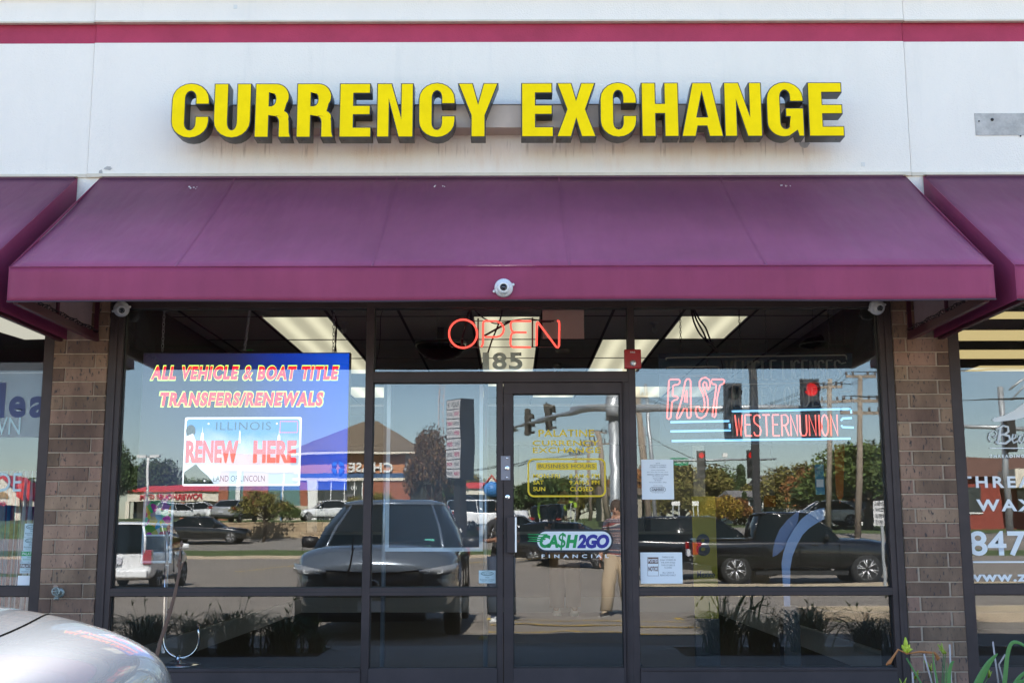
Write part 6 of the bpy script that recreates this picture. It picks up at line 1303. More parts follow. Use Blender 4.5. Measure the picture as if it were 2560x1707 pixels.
def house(label, px0, px1, depth, yt, ye, yb, wall, roof, name='house'):
    Y = -(depth-D0); X = lambda p: (p-1280)/F*depth*.995; z = lambda py: Rz(py, depth); t = thing(name, label, 'house', (X((px0+px1)/2), Y, z(yb)))
    part('wall', MB().box(X(px0), X(px1), Y-7, Y, z(yb)-2, z(ye)), t, wall); xm = (X(px0)+X(px1))/2
    part('roof', MB().add([(X(px0)-.4, Y+.4, z(ye)), (X(px1)+.4, Y+.4, z(ye)), (X(px1)+.1, Y-3.5, z(yt)), (X(px0)-.1, Y-3.5, z(yt)), (X(px0)-.4, Y-7.4, z(ye)), (X(px1)+.4, Y-7.4, z(ye))], [(0, 1, 2, 3), (3, 2, 5, 4), (1, 5, 2), (0, 3, 4), (0, 4, 5, 1)]), t, roof)
    n = max(2, int((X(px1)-X(px0))/2.4))
    for k in range(n):
        xx = X(px0) + (k+.5)*(X(px1)-X(px0))/n; zz = z(yb)+1.0; w_ = part('window', MB().box(xx-.45, xx+.45, Y, Y+.04, zz, min(zz+1.3, z(ye)-.2)), t, DGL); part('sash', MB().box(xx-.5, xx+.5, Y+.01, Y+.06, zz-.08, zz), w_, WHB)
    return t
house('white sided house between the trees behind the pickup', 1835, 1905, 88, 1222, 1243, 1300, WHB, mat('grey_shingle', (.18, .17, .165), .9), 'house')
house('grey roofed house right of the dark lamp post', 1915, 2010, 95, 1185, 1215, 1300, mat('grey_siding', (.35, .34, .33), .8), mat('grey_shingle', (.18, .17, .165), .9))
wb_ = house('long white building behind the trees at the right', 2050, 2260, 80, 1232, 1243, 1310, WHB, mat('grey_shingle', (.18, .17, .165), .9), 'clubhouse')
house('brown house under the mast arm in the door reflection', 1500, 1600, 105, 1210, 1235, 1290, mat('tan_siding', (.3, .26, .2), .8), SHING)
rb2 = house('red brick building with brown hip roof in the right neighbouring window', 2360, 2760, 64, 1135, 1195, 1328, mat('dark_red_brick', (.25, .05, .035), .9, var=.15, vscale=6), mat('brown_red_shingle', (.14, .07, .05), .9), 'brick_building')
Y = -(64-D0); X = lambda p: (p-1280)/F*64*.995
part('cream_portico', MB().box(X(2495), X(2760), Y, Y+2.2, Rz(1225, 64), Rz(1180, 64)).box(X(2528), X(2542), Y+1.4, Y+2.0, Rz(1330, 64), Rz(1225, 64)), rb2, CREAM)

# ------------------------------------------------------------------ pylon sign, poles, signals
ppx, ppy = atd(1150, 62); gz = G(ppx, ppy)
py_ = thing('pylon_sign', 'tall plaza pylon sign with white tenant panels and a black side', 'pylon sign', (ppx, ppy, gz), rad(180+42))
zt_, zbt = R(1150, 1000, 62).z-gz, R(1150, 1200, 62).z-gz
W2, D2 = 1.05, 1.0
part('pole', MB().box(-.24, .24, -.24, .24, -.3, zbt), py_, mat('dark_post', (.02, .02, .022), .5), world=False)
part('cabinet', MB().box(-W2/2, W2/2, -D2/2, D2/2, zbt, zt_), py_, mat('black_cabinet', (.012, .013, .018), .4), world=False)
nrow = 8; hh = (zt_-zbt-.1)/nrow; PNL = mat('white_sign_panel', (.50, .50, .52), .5)
WORDS = ['PLAZA 14', 'HOSNER|NAILS', 'PRO|TAX', 'PHONE|REPAIR', 'KOREAN|CHICKEN', 'DENTAL|CARE', 'DIABETES|DOCTOR', 'FOR|LEASE']
WORDS = ['PLAZA 14', '', '', '', '', '', '', '']
for k in range(nrow):
    z1_p = zt_-.05-k*hh
    cols = [(-W2/2+.04, W2/2-.04)] if k == 0 else [(-W2/2+.04, -.015), (.015, W2/2-.04)]
    for (a, b_) in cols:
        part('panel', MB().box(a, b_, -D2/2-.02, -D2/2, z1_p-hh+.05, z1_p), py_, PNL, world=False)
    if k == 0:
        me = fit(textm('PLAZA 14', 'text', .02), -W2/2+.1, W2/2-.1, z1_p-hh+.14, z1_p-.09, -D2/2-.025); me.materials.clear(); me.materials.append(BLACK); part('lettering', me, py_, world=False)
    else:
        for (a, b_) in cols:
            rnd = random.Random(k*7+int(a*10)); mm_ = mat('sign_pink', (.35, .05, .12), .6) if (k + (a > 0)) % 2 else mat('sign_grey', (.15, .15, .17), .6); q = MB()
            for j in range(5): q.box(a+.06+j*.075, a+.06+j*.075+.045, -D2/2-.024, -D2/2-.021, z1_p-hh+.18, z1_p-.12)
            part('print', q, py_, mm_, world=False)
GALVP = mat('galvanised_steel', (.40, .42, .43), .45, .5, var=.12, vscale=5); SIGB = mat('signal_black', (.02, .02, .02), .5); SIGO = mat('signal_olive', (.05, .045, .035), .6); REDLAMP = mat('red_signal_lamp', (.4, .01, .01), .3, emit=(1, .01, .008), est=3.2)
mx, my = atd(1537, 40); mz = G(mx, my)
sm_ = thing('signal_mast', 'thick galvanised signal mast pole with two long arms', 'traffic signal mast', (mx, my, mz))
ztop = R(1537, 990, 40).z
part('pole', MB().tube([(mx, my, mz-.2), (mx, my, mz+1.5), (mx, my, ztop)], [.22, .20, .17], 16), sm_, GALVP)
part('arm_collar', MB().tube([(mx-.02, my, ztop-.75), (mx-.02, my, ztop+.05)], .26, 12), sm_, GALVP)
e1 = R(1286, 1064, 62); m1_ = R(1400, 1032, 50); s1 = Vector((mx-.1, my, ztop-.3))
part('arm', MB().tube([s1, s1.lerp(m1_, .5)+Vector((0, 0, .05)), m1_, m1_.lerp(e1, .5), e1, e1 + (e1-m1_)*.4], [.16, .14, .12, .10, .08, .07], 12), sm_, GALVP)
e2 = R(2060, 1019, 38.5); s2 = Vector((mx+.1, my+.1, R(1560, 1020, 40).z)); part('arm', MB().tube([s2, s2.lerp(e2, .5), e2], [.14, .11, .075], 12), sm_, GALVP)
def signal(px, py0, py1, depth, face, label, lampm=None, lit=0, hood=True, m=SIGB):
    """three-lamp head; face = heading angle the lenses look along"""
    zt2, zb2 = R(px, py0, depth).z, R(px, py1, depth).z; c = R(px, (py0+py1)/2, depth); h = zt2-zb2
    t = thing('traffic_signal', label, 'traffic signal', (c.x, c.y, zb2), face, group='traffic signals over the junction')
    w = h*.34; part('housing', MB().box(-w*.40, w*.40, -w*.35, w*.30, 0, h), t, m, world=False, bevel=.01); part('backplate', MB().box(-w*.5, w*.5, -.012, .0, -h*.03, h*1.03), t, m, world=False)
    for k in range(3):
        zz = h*(5-2*k)/6; A_ = Matrix.Translation((0, w*.30, zz)) @ Matrix.Rotation(rad(-90), 4, 'X')
        part('lens', MB().lathe([(h*.115, 0), (h*.10, .02), (.01, .035)], A_, 18), t, REDLAMP if (lit == 1 and k == 0) else mat('dead_lens', (.02, .03, .02), .2), world=False)
        vz = MB(); 
        for j in range(9):
            a0, a1 = rad(-15+210*j/9), rad(-15+210*(j+1)/9); r_ = h*.125; p = [(r_*cos(a0), w*.3, zz+r_*sin(a0)), (r_*cos(a1), w*.3, zz+r_*sin(a1)), (r_*cos(a1), w*.3+h*.17, zz+r_*sin(a1)-h*.01), (r_*cos(a0), w*.3+h*.17, zz+r_*sin(a0)-h*.01)]; vz.add(p, [(0, 1, 2, 3)])
        o = part('visor', vz, t, m, world=False); s = o.modifiers.new('s', 'SOLIDIFY'); s.thickness = .01
    return t
signal(1832, 962, 1095, 38.3, rad(0), 'left of the two large hanging signals on the arm crossing the money sign', lit=0)
signal(2026, 952, 1092, 38.3, rad(0), 'right of the two large hanging signals on the arm, with its red lamp lit', lit=1)
signal(1318, 1032, 1086, 58, rad(-70), 'signal head at the far left end of the mast arm, seen from the side', m=SIGO); signal(1370, 1011, 1075, 54, rad(-70), 'second signal head on the mast arm, seen from the side', m=SIGO)
fm = thing('signal_mast', 'farther signal mast with a level arm and street sign below the money sign', 'traffic signal mast', R(1612, 1330, 76)); fz = Rz(1153, 76); q0 = R(1612, 1153, 76); q1 = R(1942, 1147, 76)
part('pole', MB().tube([(q0.x, q0.y, G(q0.x, q0.y)-.2), (q0.x, q0.y, fz+2.2)], [.16, .11], 10), fm, GALVP); part('arm', MB().tube([q0, q1], [.10, .06], 8), fm, GALVP)
sgn = part('street_sign', MB().box(R(1678, 1150, 76).x, R(1719, 1150, 76).x, q0.y-.02, q0.y+.02, R(1700, 1163, 76).z, R(1700, 1145, 76).z), fm, mat('sign_green', (.0, .22, .10), .4)); lettering('US Rte 14', WHB, R(1683, 1150, 76).x, R(1715, 1150, 76).x, R(1700, 1159, 76).z, R(1700, 1149, 76).z, q0.y+.025, back=True, parent=sgn, offset=.01)
c = R(1811, 1143, 76); part('arm_camera', MB().box(c.x-.15, c.x+.15, c.y-.1, c.y+.1, c.z, c.z+.25).cyl(c, c-Vector((0, 0, .4)), .04), fm, WHB)
signal(1753, 1127, 1193, 75.6, 0, 'left of the two small far signals with red lamps lit', lit=1); signal(1878, 1126, 1193, 75.6, 0, 'right of the two small far signals with red lamps lit', lit=1)
nm_ = thing('signal_mast', 'grey signal mast with curved lamp arm in the right neighbouring window', 'traffic signal mast', R(2530, 1370, 50)); q = R(2530, 1370, 50)
part('pole', MB().tube([(q.x, q.y, G(q.x, q.y)-.2), (q.x-.05, q.y, Rz(970, 50))], [.16, .11], 12), nm_, GALVP); a = R(2392, 1064, 50); part('arm', MB().tube([a, R(2640, 1075, 50)], .09, 8), nm_, GALVP)
part('lamp_arm', MB().tube([R(2520, 975, 50), R(2545, 955, 50), R(2600, 925, 50)], .05, 8).tube([R(2524, 1000, 50), R(2560, 965, 50), R(2600, 930, 50)], .035, 8), nm_, GALVP)
b4 = part('street_sign', MB().box(R(2535, 0, 50).x, R(2590, 0, 50).x, q.y+.2, q.y+.23, Rz(1233, 50), Rz(1222, 50)), nm_, mat('sign_green', (.0, .22, .10), .4))
signal(2524, 1037, 1126, 49.7, rad(180), 'signal head seen from behind in the right neighbouring window')
# lamp posts, utility poles
lp = thing('lamp_post', 'black square lamp post crossing the right window reflection', 'lamp post', R(1900, 1455, 31)); q = R(1900, 1455, 31)
part('post', MB().box(q.x-.09, q.x+.09, q.y-.09, q.y+.09, G(q.x, q.y)-.1, 8.5), lp, mat('dark_post', (.02, .02, .022), .5)); part('lamp_head', MB().box(q.x-.3, q.x+.3, q.y-.3, q.y+.2, 8.5, 8.75), lp, mat('dark_post', (.02, .02, .022), .5)); part('base', MB().cyl((q.x, q.y, -.2), (q.x, q.y, G(q.x, q.y)+.35), .25), lp, CONCR)
for px, yt, dp, lab in ((371, 1142, 88, 'white twin headed lot lamp left of the licence plate picture'), (280, 1108, 80, 'white lot lamp above the dark tree at the window edge')):
    q = R(px, yt, dp); t = thing('lot_lamp', lab, 'lamp post', (q.x, q.y, G(q.x, q.y)), group='parking lot lamps'); WPM = mat('white_lamp_paint', (.65, .65, .63), .5)
    part('post', MB().tube([(q.x, q.y, G(q.x, q.y)-.1), (q.x, q.y, q.z)], [.11, .08], 8), t, WPM)
    for s in (-1, 1): part('lamp_head', MB().box(min(q.x+s*.12, q.x+s*.78), max(q.x+s*.12, q.x+s*.78), q.y-.2, q.y+.2, q.z-.05, q.z+.14), t, WPM)
WOODP = mat('weathered_pole', (.27, .22, .17), .9, var=.15, vscale=3); WIRE = mat('dark_wire', (.02, .02, .02), .6); INS = mat('insulator', (.10, .09, .09), .4)
def upole(label, pxb, pyb, pxt, pyt, depth, arms, r=.16, m=WOODP):
    a = R(pxb, pyb, depth); b_ = R(pxt, pyt, depth); a.z = min(a.z, G(a.x, a.y))-.1; t = thing('utility_pole', label, 'utility pole', a)
    part('pole', MB().tube([a, b_], [r, r*.7], 10), t, m); ends = []
    for (py, w) in arms:
        u = (py-pyb)/(pyt-pyb); c = a.lerp(b_, max(0, min(1, (R(pxt, py, depth).z-a.z)/(b_.z-a.z)))); part('crossarm', MB().box(c.x-w/2, c.x+w/2, c.y-.06, c.y+.06, c.z-.06, c.z+.06), t, m)
        for s in (-.48, -.25, .25, .48): part('insulator', MB().cyl((c.x+w*s, c.y, c.z+.06), (c.x+w*s, c.y, c.z+.22), .05, 6), t, INS); ends.append(Vector((c.x+w*s, c.y, c.z+.22)))
    return t, ends
_, E1 = upole('grey utility pole with cross-arms near the right end of the window', 2142, 1320, 2152, 938, 48, [(942, 1.25), (1003, 1.5), (1031, 1.6)], .14)
_, E2 = upole('wooden utility pole left of the grey one, with small cross-arms', 2072, 1315, 2074, 950, 56, [(968, 1.1), (1003, 1.4)], .15)
_, E3 = upole('leaning pale wooden pole just right of the door frame', 1626, 1300, 1592, 968, 60, [(992, 1.0)], .2); _, E4 = upole('second slim pole beside the leaning pale one', 1641, 1300, 1614, 960, 66, [], .13, GALVP)
_, E5 = upole('crooked utility pole with two cross-arms in the door reflection', 1518, 1235, 1496, 1080, 92, [(1081, 1.4), (1106, 1.6)], .28); _, E6 = upole('slender middle pole in the door reflection', 1474, 1240, 1468, 1108, 120, [(1112, 1.4)], .2); _, E7 = upole('slender left pole in the door reflection', 1441, 1245, 1438, 1134, 135, [(1135, 1.4), (1150, 1.3)], .18)
wires = thing('overhead_wires', 'overhead wires strung between the utility poles', 'wires', (6, -50, 8))
def wire(a, b_, sag=.5, r=.012):
    pts = [a.lerp(b_, k/10) - Vector((0, 0, sag*4*(k/10)*(1-k/10))) for k in range(11)]; part('wire', MB().tube(pts, r, 4), wires, WIRE)
for i in range(4): wire(E1[i], E2[min(i, len(E2)-1)], .3); wire(E1[i], E1[i]+Vector((14, 10, .5)), .6); wire(E2[i], E3[i % len(E3)], 1.2)
for i in range(4, 8): wire(E1[i], E1[i]+Vector((14, 10, .3)), .7)
for i in range(4): wire(E5[i], E6[i], .6, .015); wire(E6[i], E7[i], .6, .015); wire(E5[i], E3[i], .8, .014); wire(E7[i], E7[i]+Vector((-40, -30, -1)), 1.5, .02)
wire(R(1612, 1085, 76), R(2170, 1110, 70), 2.0, .02); wire(R(1612, 1085, 76), R(1560, 1060, 70), .5)
tw = thing('lattice_tower', 'thin lattice radio mast above the reddish tree', 'radio mast', R(1106, 1100, 280)); mb = MB(); zA = Rz(1110, 280); zB = Rz(930, 280); xc = R(1103, 1000, 280)
for k in range(3): mb.tube([(xc.x+.7*cos(k*2.1), xc.y+.7*sin(k*2.1), 3), (xc.x+.7*cos(k*2.1), xc.y+.7*sin(k*2.1), zB)], .07, 4)
for j in range(26):
    z0 = zA-8+(zB-zA+8)*j/26; mb.tube([(xc.x+.7*(-1)**j, xc.y, z0), (xc.x-.7*(-1)**j, xc.y, z0+(zB-zA+8)/26)], .05, 4)
part('lattice', mb, tw, mat('tower_paint', (.5, .42, .42), .6))
# small roadside signs
def rsign(label, px0, px1, py0, py1, depth, pyb, m, txt=None, mt_=BLACK, name='road_sign', two=False):
    q = R((px0+px1)/2, (py0+py1)/2, depth); x0, x1 = R(px0, py0, depth).x, R(px1, py0, depth).x; z1, z0 = R(px0, py0, depth).z, R(px0, py1, depth).z; gz_ = min(G(q.x, q.y), z0-.2); t = thing(name, label, 'sign', (q.x, q.y, gz_))
    part('plate', MB().box(x0, x1, q.y, q.y+.02, z0, z1), t, m)
    for xx in ((x0+.15*(x1-x0), x1-.15*(x1-x0)) if two else ((x0+x1)/2,)): part('post', MB().box(xx-.03, xx+.03, q.y-.05, q.y-.001, gz_-.1, z1), t, GALVP)
    for k, s in enumerate(txt or []):
        h = (z1-z0)/len(txt); lettering(s, mt_, x0+.08*(x1-x0), x1-.08*(x1-x0), z1-h*(k+.85), z1-h*(k+.15), q.y+.024, back=True, parent=t, offset=.02)
    return t
wsn = rsign('white WARNING towing sign on a post at the right edge of the right window', 2182, 2222, 1252, 1312, 25.5, 1440, mat('sign_white', (.62, .62, .62), .5), ['WARNING', 'TOWED AWAY', 'AT OWNERS RISK', 'AND EXPENSE'])
rsign('white blank sign on two posts behind the pickup bed, left one', 1678, 1700, 1252, 1264, 60, 1295, WHB, two=True); rsign('white blank sign on two posts behind the pickup bed, right one', 1732, 1748, 1251, 1264, 60, 1290, WHB, two=True)
LIMEY = mat('fluorescent_lime', (.25, .40, .02), .5); rsign('small fluorescent crossing sign in the door reflection, upper one', 1420, 1431, 1248, 1258, 80, 1290, LIMEY); rsign('small fluorescent crossing sign in the door reflection, lower one', 1433, 1440, 1256, 1268, 78, 1290, LIMEY); rsign('tall fluorescent marker post in the door reflection', 1346, 1352, 1248, 1291, 60, 1300, LIMEY)
rsign('slim blue sign post by the bank bushes', 703, 706, 1227, 1298, 82, 1300, mat('blue_post', (.02, .18, .40), .5))

# ------------------------------------------------------------------ people
def person(label, x, y, rz, H_, shirt, trousers, shoes, skin=(.38, .20, .13), hair=(.05, .03, .02), pose='stand', z=None, striped=False, hold=None, group=None):
    Z = G(x, y) if z is None else z; t = thing('person', label, 'person', (x, y, Z), rz, group); s = H_/1.75
    # local: faces +y
    st = .30 if pose == 'walk' else 0.02
    J = {'pelvis': (0, 0, .95), 'waist': (0, 0, 1.08), 'chest': (0, .0, 1.30), 'neckb': (0, 0, 1.46), 'neck': (0, .01, 1.53), 'headl': (0, .03, 1.61), 'headt': (0, .02, 1.72),
         'shl': (-.18, 0, 1.41), 'ell': (-.235, -.02, 1.13), 'wrl': (-.25, .06, .90), 'shr': (.18, 0, 1.41), 'elr': (.235, -.02, 1.13), 'wrr': (.25, .06, .90),
         'hil': (-.095, 0, .90), 'knl': (-.11, st*.55, .50), 'anl': (-.115, st*.9, .09), 'tol': (-.13, st*.9+.16, .035), 'hir': (.095, 0, .90), 'knr': (.11, -st*.25, .50), 'anr': (.115, -st*.9, .10), 'tor': (.13, -st*.9+.15, .03)}
    if pose == 'photo': J.update({'ell': (-.24, .02, 1.16), 'wrl': (-.10, .24, 1.17), 'elr': (.24, .02, 1.16), 'wrr': (.10, .24, 1.17)})
    Rr = {'pelvis': .145, 'waist': .13, 'chest': .155, 'neckb': .085, 'neck': .055, 'headl': .085, 'headt': .075, 'shl': .065, 'ell': .045, 'wrl': .030, 'shr': .065, 'elr': .045, 'wrr': .030, 'hil': .095, 'knl': .068, 'anl': .050, 'tol': .035, 'hir': .095, 'knr': .068, 'anr': .050, 'tor': .035}
    ED = [('pelvis', 'waist'), ('waist', 'chest'), ('chest', 'neckb'), ('neckb', 'neck'), ('neck', 'headl'), ('headl', 'headt'), ('neckb', 'shl'), ('shl', 'ell'), ('ell', 'wrl'), ('neckb', 'shr'), ('shr', 'elr'), ('elr', 'wrr'), ('pelvis', 'hil'), ('hil', 'knl'), ('knl', 'anl'), ('anl', 'tol'), ('pelvis', 'hir'), ('hir', 'knr'), ('knr', 'anr'), ('anr', 'tor')]
    for sd, w in (('l', -1), ('r', 1)):
        wv = Vector(J['wr'+sd]); el = Vector(J['el'+sd]); d = (wv-el).normalized(); palm = wv + d*.05; J['pa'+sd] = tuple(palm); Rr['pa'+sd] = .032; ED.append(('wr'+sd, 'pa'+sd))
        side = Vector((0, 1, 0)) if pose != 'photo' else Vector((0, 0, 1))
        for k in range(4):
            b0 = palm + side*(.030-.019*k) + d*.03; b1 = b0 + d*(.035) + Vector((-w*.004, 0, 0)); b2 = b1 + d*(.026-.004*abs(k-1.3)) + Vector((-w*.018, 0, 0))
            for nme, pnt, r_ in ((f'f{sd}{k}a', b0, .010), (f'f{sd}{k}b', b1, .009), (f'f{sd}{k}c', b2, .0075)): J[nme] = tuple(pnt); Rr[nme] = r_
            ED += [('pa'+sd, f'f{sd}{k}a'), (f'f{sd}{k}a', f'f{sd}{k}b'), (f'f{sd}{k}b', f'f{sd}{k}c')]
        th = wv + side*.035 + d*.03; J['th'+sd] = tuple(th); Rr['th'+sd] = .011; J['tt'+sd] = tuple(th + d*.035 + side*.008); Rr['tt'+sd] = .008; ED += [('wr'+sd, 'th'+sd), ('th'+sd, 'tt'+sd)]
    names = list(J); me = bpy.data.meshes.new('body'); me.from_pydata([tuple(c_*s for c_ in J[n_]) for n_ in names], [(names.index(a), names.index(b_)) for a, b_ in ED], [])
    ob = bpy.data.objects.new('tmp', me); COL.objects.link(ob); sk = ob.modifiers.new('skin', 'SKIN'); ob.modifiers.new('sub', 'SUBSURF').levels = 1; ob.modifiers['sub'].render_levels = 1
    for i, n_ in enumerate(names):
        q = me.skin_vertices[0].data[i]; r_ = Rr[n_]*s; q.radius = (r_, r_*(.72 if n_ in ('pelvis', 'waist', 'chest') else 1)); q.use_root = (n_ == 'pelvis')
    dg = bpy.context.evaluated_depsgraph_get(); dg.update(); bm2 = bpy.data.meshes.new_from_object(ob.evaluated_get(dg)); bpy.data.objects.remove(ob); bm2.name = 'body'
    bm2.materials.clear()
    for m_ in (mat('skin_%d' % int(skin[0]*100), skin, .55), shirt, trousers): bm2.materials.append(m_)
    for p_ in bm2.polygons:
        c_ = p_.center/s; p_.use_smooth = True
        ax = abs(c_.x)
        if c_.z > 1.49 or (c_.z < 1.19 and ax > .185 and c_.z > .7) or (pose == 'photo' and c_.y > .09 and c_.z > 1.0): mi = 0
        elif c_.z > .93: mi = 1
        elif c_.z < .085: mi = 2
        else: mi = 2
        if ax > .19 and c_.z > .70 and c_.z < 1.17: mi = 0
        p_.material_index = mi
    part('body', bm2, t, world=False)
    # hair, face, shoes, belt
    part('hair', MB().lathe([(.045, .11), (.08, .085), (.098, .04), (.10, -.01), (.088, -.05)], Matrix.Translation((0, -.008*s, 1.66*s)) @ Matrix.Rotation(rad(14), 4, 'X') @ Matrix.Scale(s, 4), 18), t, mat('hair_%d' % int(hair[0]*100), hair, .8), world=False)
    fc = MB().lathe([(.006, .03), (.016, .0), (.004, -.01)], Matrix.Translation((0, .115*s, 1.615*s)), 8); 
    for sx in (-1, 1): fc.lathe([(.002, .02), (.014, .012), (.014, -.012), (.002, -.02)], Matrix.Translation((sx*.088*s, .02*s, 1.63*s)), 8)
    part('nose_and_ears', fc, t, mat('skin_%d' % int(skin[0]*100), skin, .55), world=False)
    part('eyes', MB().lathe([(.002, .006), (.010, .0), (.002, -.006)], Matrix.Translation((-.032*s, .103*s, 1.645*s)), 8).lathe([(.002, .006), (.010, .0), (.002, -.006)], Matrix.Translation((.032*s, .103*s, 1.645*s)), 8), t, BLACK, world=False)
    part('mouth', MB().box(-.022*s, .022*s, .098*s, .106*s, 1.578*s, 1.584*s), t, mat('lip', (.25, .08, .07), .6), world=False)
    for sd in 'lr':
        a, b_ = Vector(J['an'+sd])*s, Vector(J['to'+sd])*s; z0 = min(a.z, b_.z)-.04
        sh = MB(); prof = [(a.y-.075, .042, .085), (a.y-.03, .048, .10), (a.y+.06, .048, .085), (b_.y-.02, .052, .06), (b_.y+.055, .042, .045), (b_.y+.085, .02, .03)]
        v = []; 
        for yy, ww, hh_ in prof: v += [(a.x-ww, yy, .0+max(0, z0-.0)), (a.x+ww, yy, max(0, z0)), (a.x+ww*.8, yy, hh_+max(0, z0)), (a.x-ww*.8, yy, hh_+max(0, z0))]
        sh.add(v, [(i*4+k, (i+1)*4+k, (i+1)*4+(k+1) % 4, i*4+(k+1) % 4) for i in range(5) for k in range(4)] + [(0, 1, 2, 3), (23, 22, 21, 20)], 0, True); part('shoe', sh, t, shoes, world=False)
        part('sole', MB().box(a.x-.05, a.x+.05, a.y-.08, b_.y+.08, max(0, z0)-.002, max(0, z0)+.022), t, mat('white_sole', (.6, .6, .58), .6), world=False)
    for sx in (-1, 1): part('trouser_leg', MB().tube([(sx*.085*s, 0, .93*s), (sx*.10*s, J['kn'+('l' if sx < 0 else 'r')][1]*s, .50*s), (sx*.115*s, J['an'+('l' if sx < 0 else 'r')][1]*s, .10*s)], [.128*s, .108*s, .098*s], 12), t, trousers, world=False)
    if hold: part('held_case', MB().box(J['pa'+hold][0]*s-.02, J['pa'+hold][0]*s+.02, J['pa'+hold][1]*s-.05, J['pa'+hold][1]*s+.05, J['pa'+hold][2]*s-.10, J['pa'+hold][2]*s+.02), t, BLACK, world=False)
    return t
def m_stripes():
    m = mat('striped_shirt', (.12, .13, .15), .85); nt = m.node_tree; b = nt.nodes['Principled BSDF']; g = nd(nt, 'ShaderNodeTexCoord'); sp = nd(nt, 'ShaderNodeSeparateXYZ'); nt.links.new(g.outputs['Object'], sp.inputs[0]); ml = nd(nt, 'ShaderNodeMath', operation='MULTIPLY'); ml.inputs[1].default_value = 22; nt.links.new(sp.outputs[2], ml.inputs[0]); fr = nd(nt, 'ShaderNodeMath', operation='FRACT'); nt.links.new(ml.outputs[0], fr.inputs[0])
    r = nd(nt, 'ShaderNodeValToRGB'); r.color_ramp.interpolation = 'CONSTANT'; e = r.color_ramp.elements; e[0].color = (.05, .06, .09, 1); e[1].position = .62; e[1].color = (.42, .40, .38, 1); k = e.new(.8); k.color = (.22, .05, .05, 1); nt.links.new(fr.outputs[0], r.inputs[0]); nt.links.new(r.outputs[0], b.inputs['Base Color']); return m
KHAKI = mat('khaki_cotton', (.36, .28, .19), .9); JEANS = mat('dark_jeans', (.03, .045, .08), .9)
person('man in striped polo shirt and khaki trousers walking, holding a small black case', 1.66, -10.5, rad(20), 1.78, m_stripes(), KHAKI, mat('dark_shoe', (.02, .018, .018), .6), pose='walk', hold='l')
person('person in dark jeans and white sneakers photographing the shop front', -.16, -8.98, rad(0), 1.72, mat('dark_tee', (.03, .03, .035), .9), JEANS, mat('white_sneaker', (.6, .6, .6), .6), pose='photo')
person('dim figure in tan trousers and white shoes standing at the counter inside the shop', .70, 7.55, rad(180), 1.72, mat('grey_shirt', (.04, .04, .045), .9), mat('tan_trousers', (.34, .24, .17), .9), mat('white_sneaker', (.6, .6, .6), .6), z=0.0)

# ------------------------------------------------------------------ plants of the bed
def plant(label, x, y, h, spread, n, m, name='day_lily', stems=3, w=.011, seed=1, buds=None, z=-.04, group=None):
    rnd = random.Random(seed); t = thing(name, label, 'plant', (x, y, z), 0, group); lv_ = MB()
    for k in range(n):
        a = rnd.uniform(0, 6.283); L_ = h*rnd.uniform(.6, 1.1); out = spread*rnd.uniform(.25, 1.1); ww = w*rnd.uniform(.6, 1.2); bx_, by_ = rnd.gauss(0, spread*.14), rnd.gauss(0, spread*.14); v = []; N_ = 6; dx, dy = cos(a), sin(a); droop = rnd.uniform(.4, 1.1)
        for j in range(N_+1):
            u = j/N_; rr = out*u**1.3; zz = L_*(sin(min(u*1.25, 1.0+.0)*pi/2) - droop*.5*max(0, u-.55)**1.5*2); wj = ww*(1-u**2.2)+.0006; p = Vector((bx_+dx*rr, by_+dy*rr, zz)); n_ = Vector((-dy, dx, 0))*wj
            v += [p-n_, p+Vector((0, 0, -wj*.5)), p+n_]
        lv_.add(v, [(3*j, 3*j+1, 3*j+4, 3*j+3) for j in range(N_)] + [(3*j+1, 3*j+2, 3*j+5, 3*j+4) for j in range(N_)], 0, True)
    part('leaves', lv_, t, m, world=False)
    for k in range(stems):
        a = rnd.uniform(0, 6.283); r_ = spread*rnd.uniform(.1, .6); hh_ = h*rnd.uniform(1.05, 1.45); top = Vector((r_*cos(a), r_*sin(a), hh_)); s_ = part('stem', MB().tube([(0, 0, 0), top*.5+Vector((0, 0, .04)), top], [.004, .003, .002], 5), t, m, world=False)
        sb = MB()
        for j in range(3): sb.tube([top, top+Vector((rnd.uniform(-.03, .03), rnd.uniform(-.03, .03), rnd.uniform(.01, .05)))], .006, 5, r2=.002)
        part('bud', sb, s_, mat('lily_bud', (.25, .32, .03), .6), world=False)
    return t
LILY = mat('lily_leaf', (.05, .13, .03), .45, leafvar=.35, spec=.5); LILYD = mat('dry_leaf', (.33, .26, .17), .8, leafvar=.3)
plants = [(-3.95, -2.75, .34, .34, 130), (-3.45, -2.95, .33, .36, 130), (-2.95, -2.8, .30, .30, 110), (-2.62, -2.9, .36, .38, 150), (-2.15, -2.85, .33, .34, 150), (-1.85, -2.95, .2, .22, 50),
          (1.95, -2.82, .36, .36, 150), (2.35, -2.95, .30, .30, 110), (2.75, -2.85, .38, .42, 130), (3.35, -2.9, .30, .34, 110), (3.75, -2.8, .36, .38, 140), (4.15, -2.95, .32, .34, 120)]
for k, (x, y, h, sp_, n) in enumerate(plants):
    plant(['day lily clump in the left bed, ', 'day lily in the right bed, '][x > 0] + ['outermost on the left', 'second from the left', 'third from the left', 'behind the poster stand reflection', 'beside the grey SUV reflection', 'smallest one next to the walk', 'first beside the walk, with tall bud stems', 'between the two bigger clumps', 'with arching leaves', 'low one in the middle', 'dense one near the right pier', 'outermost on the right'][k], x, y, h*1.05, sp_*1.3, int(n*1.7), LILY, seed=k+3, stems=4 if k != 6 else 6, w=.0075, group='day lilies in the planting bed')
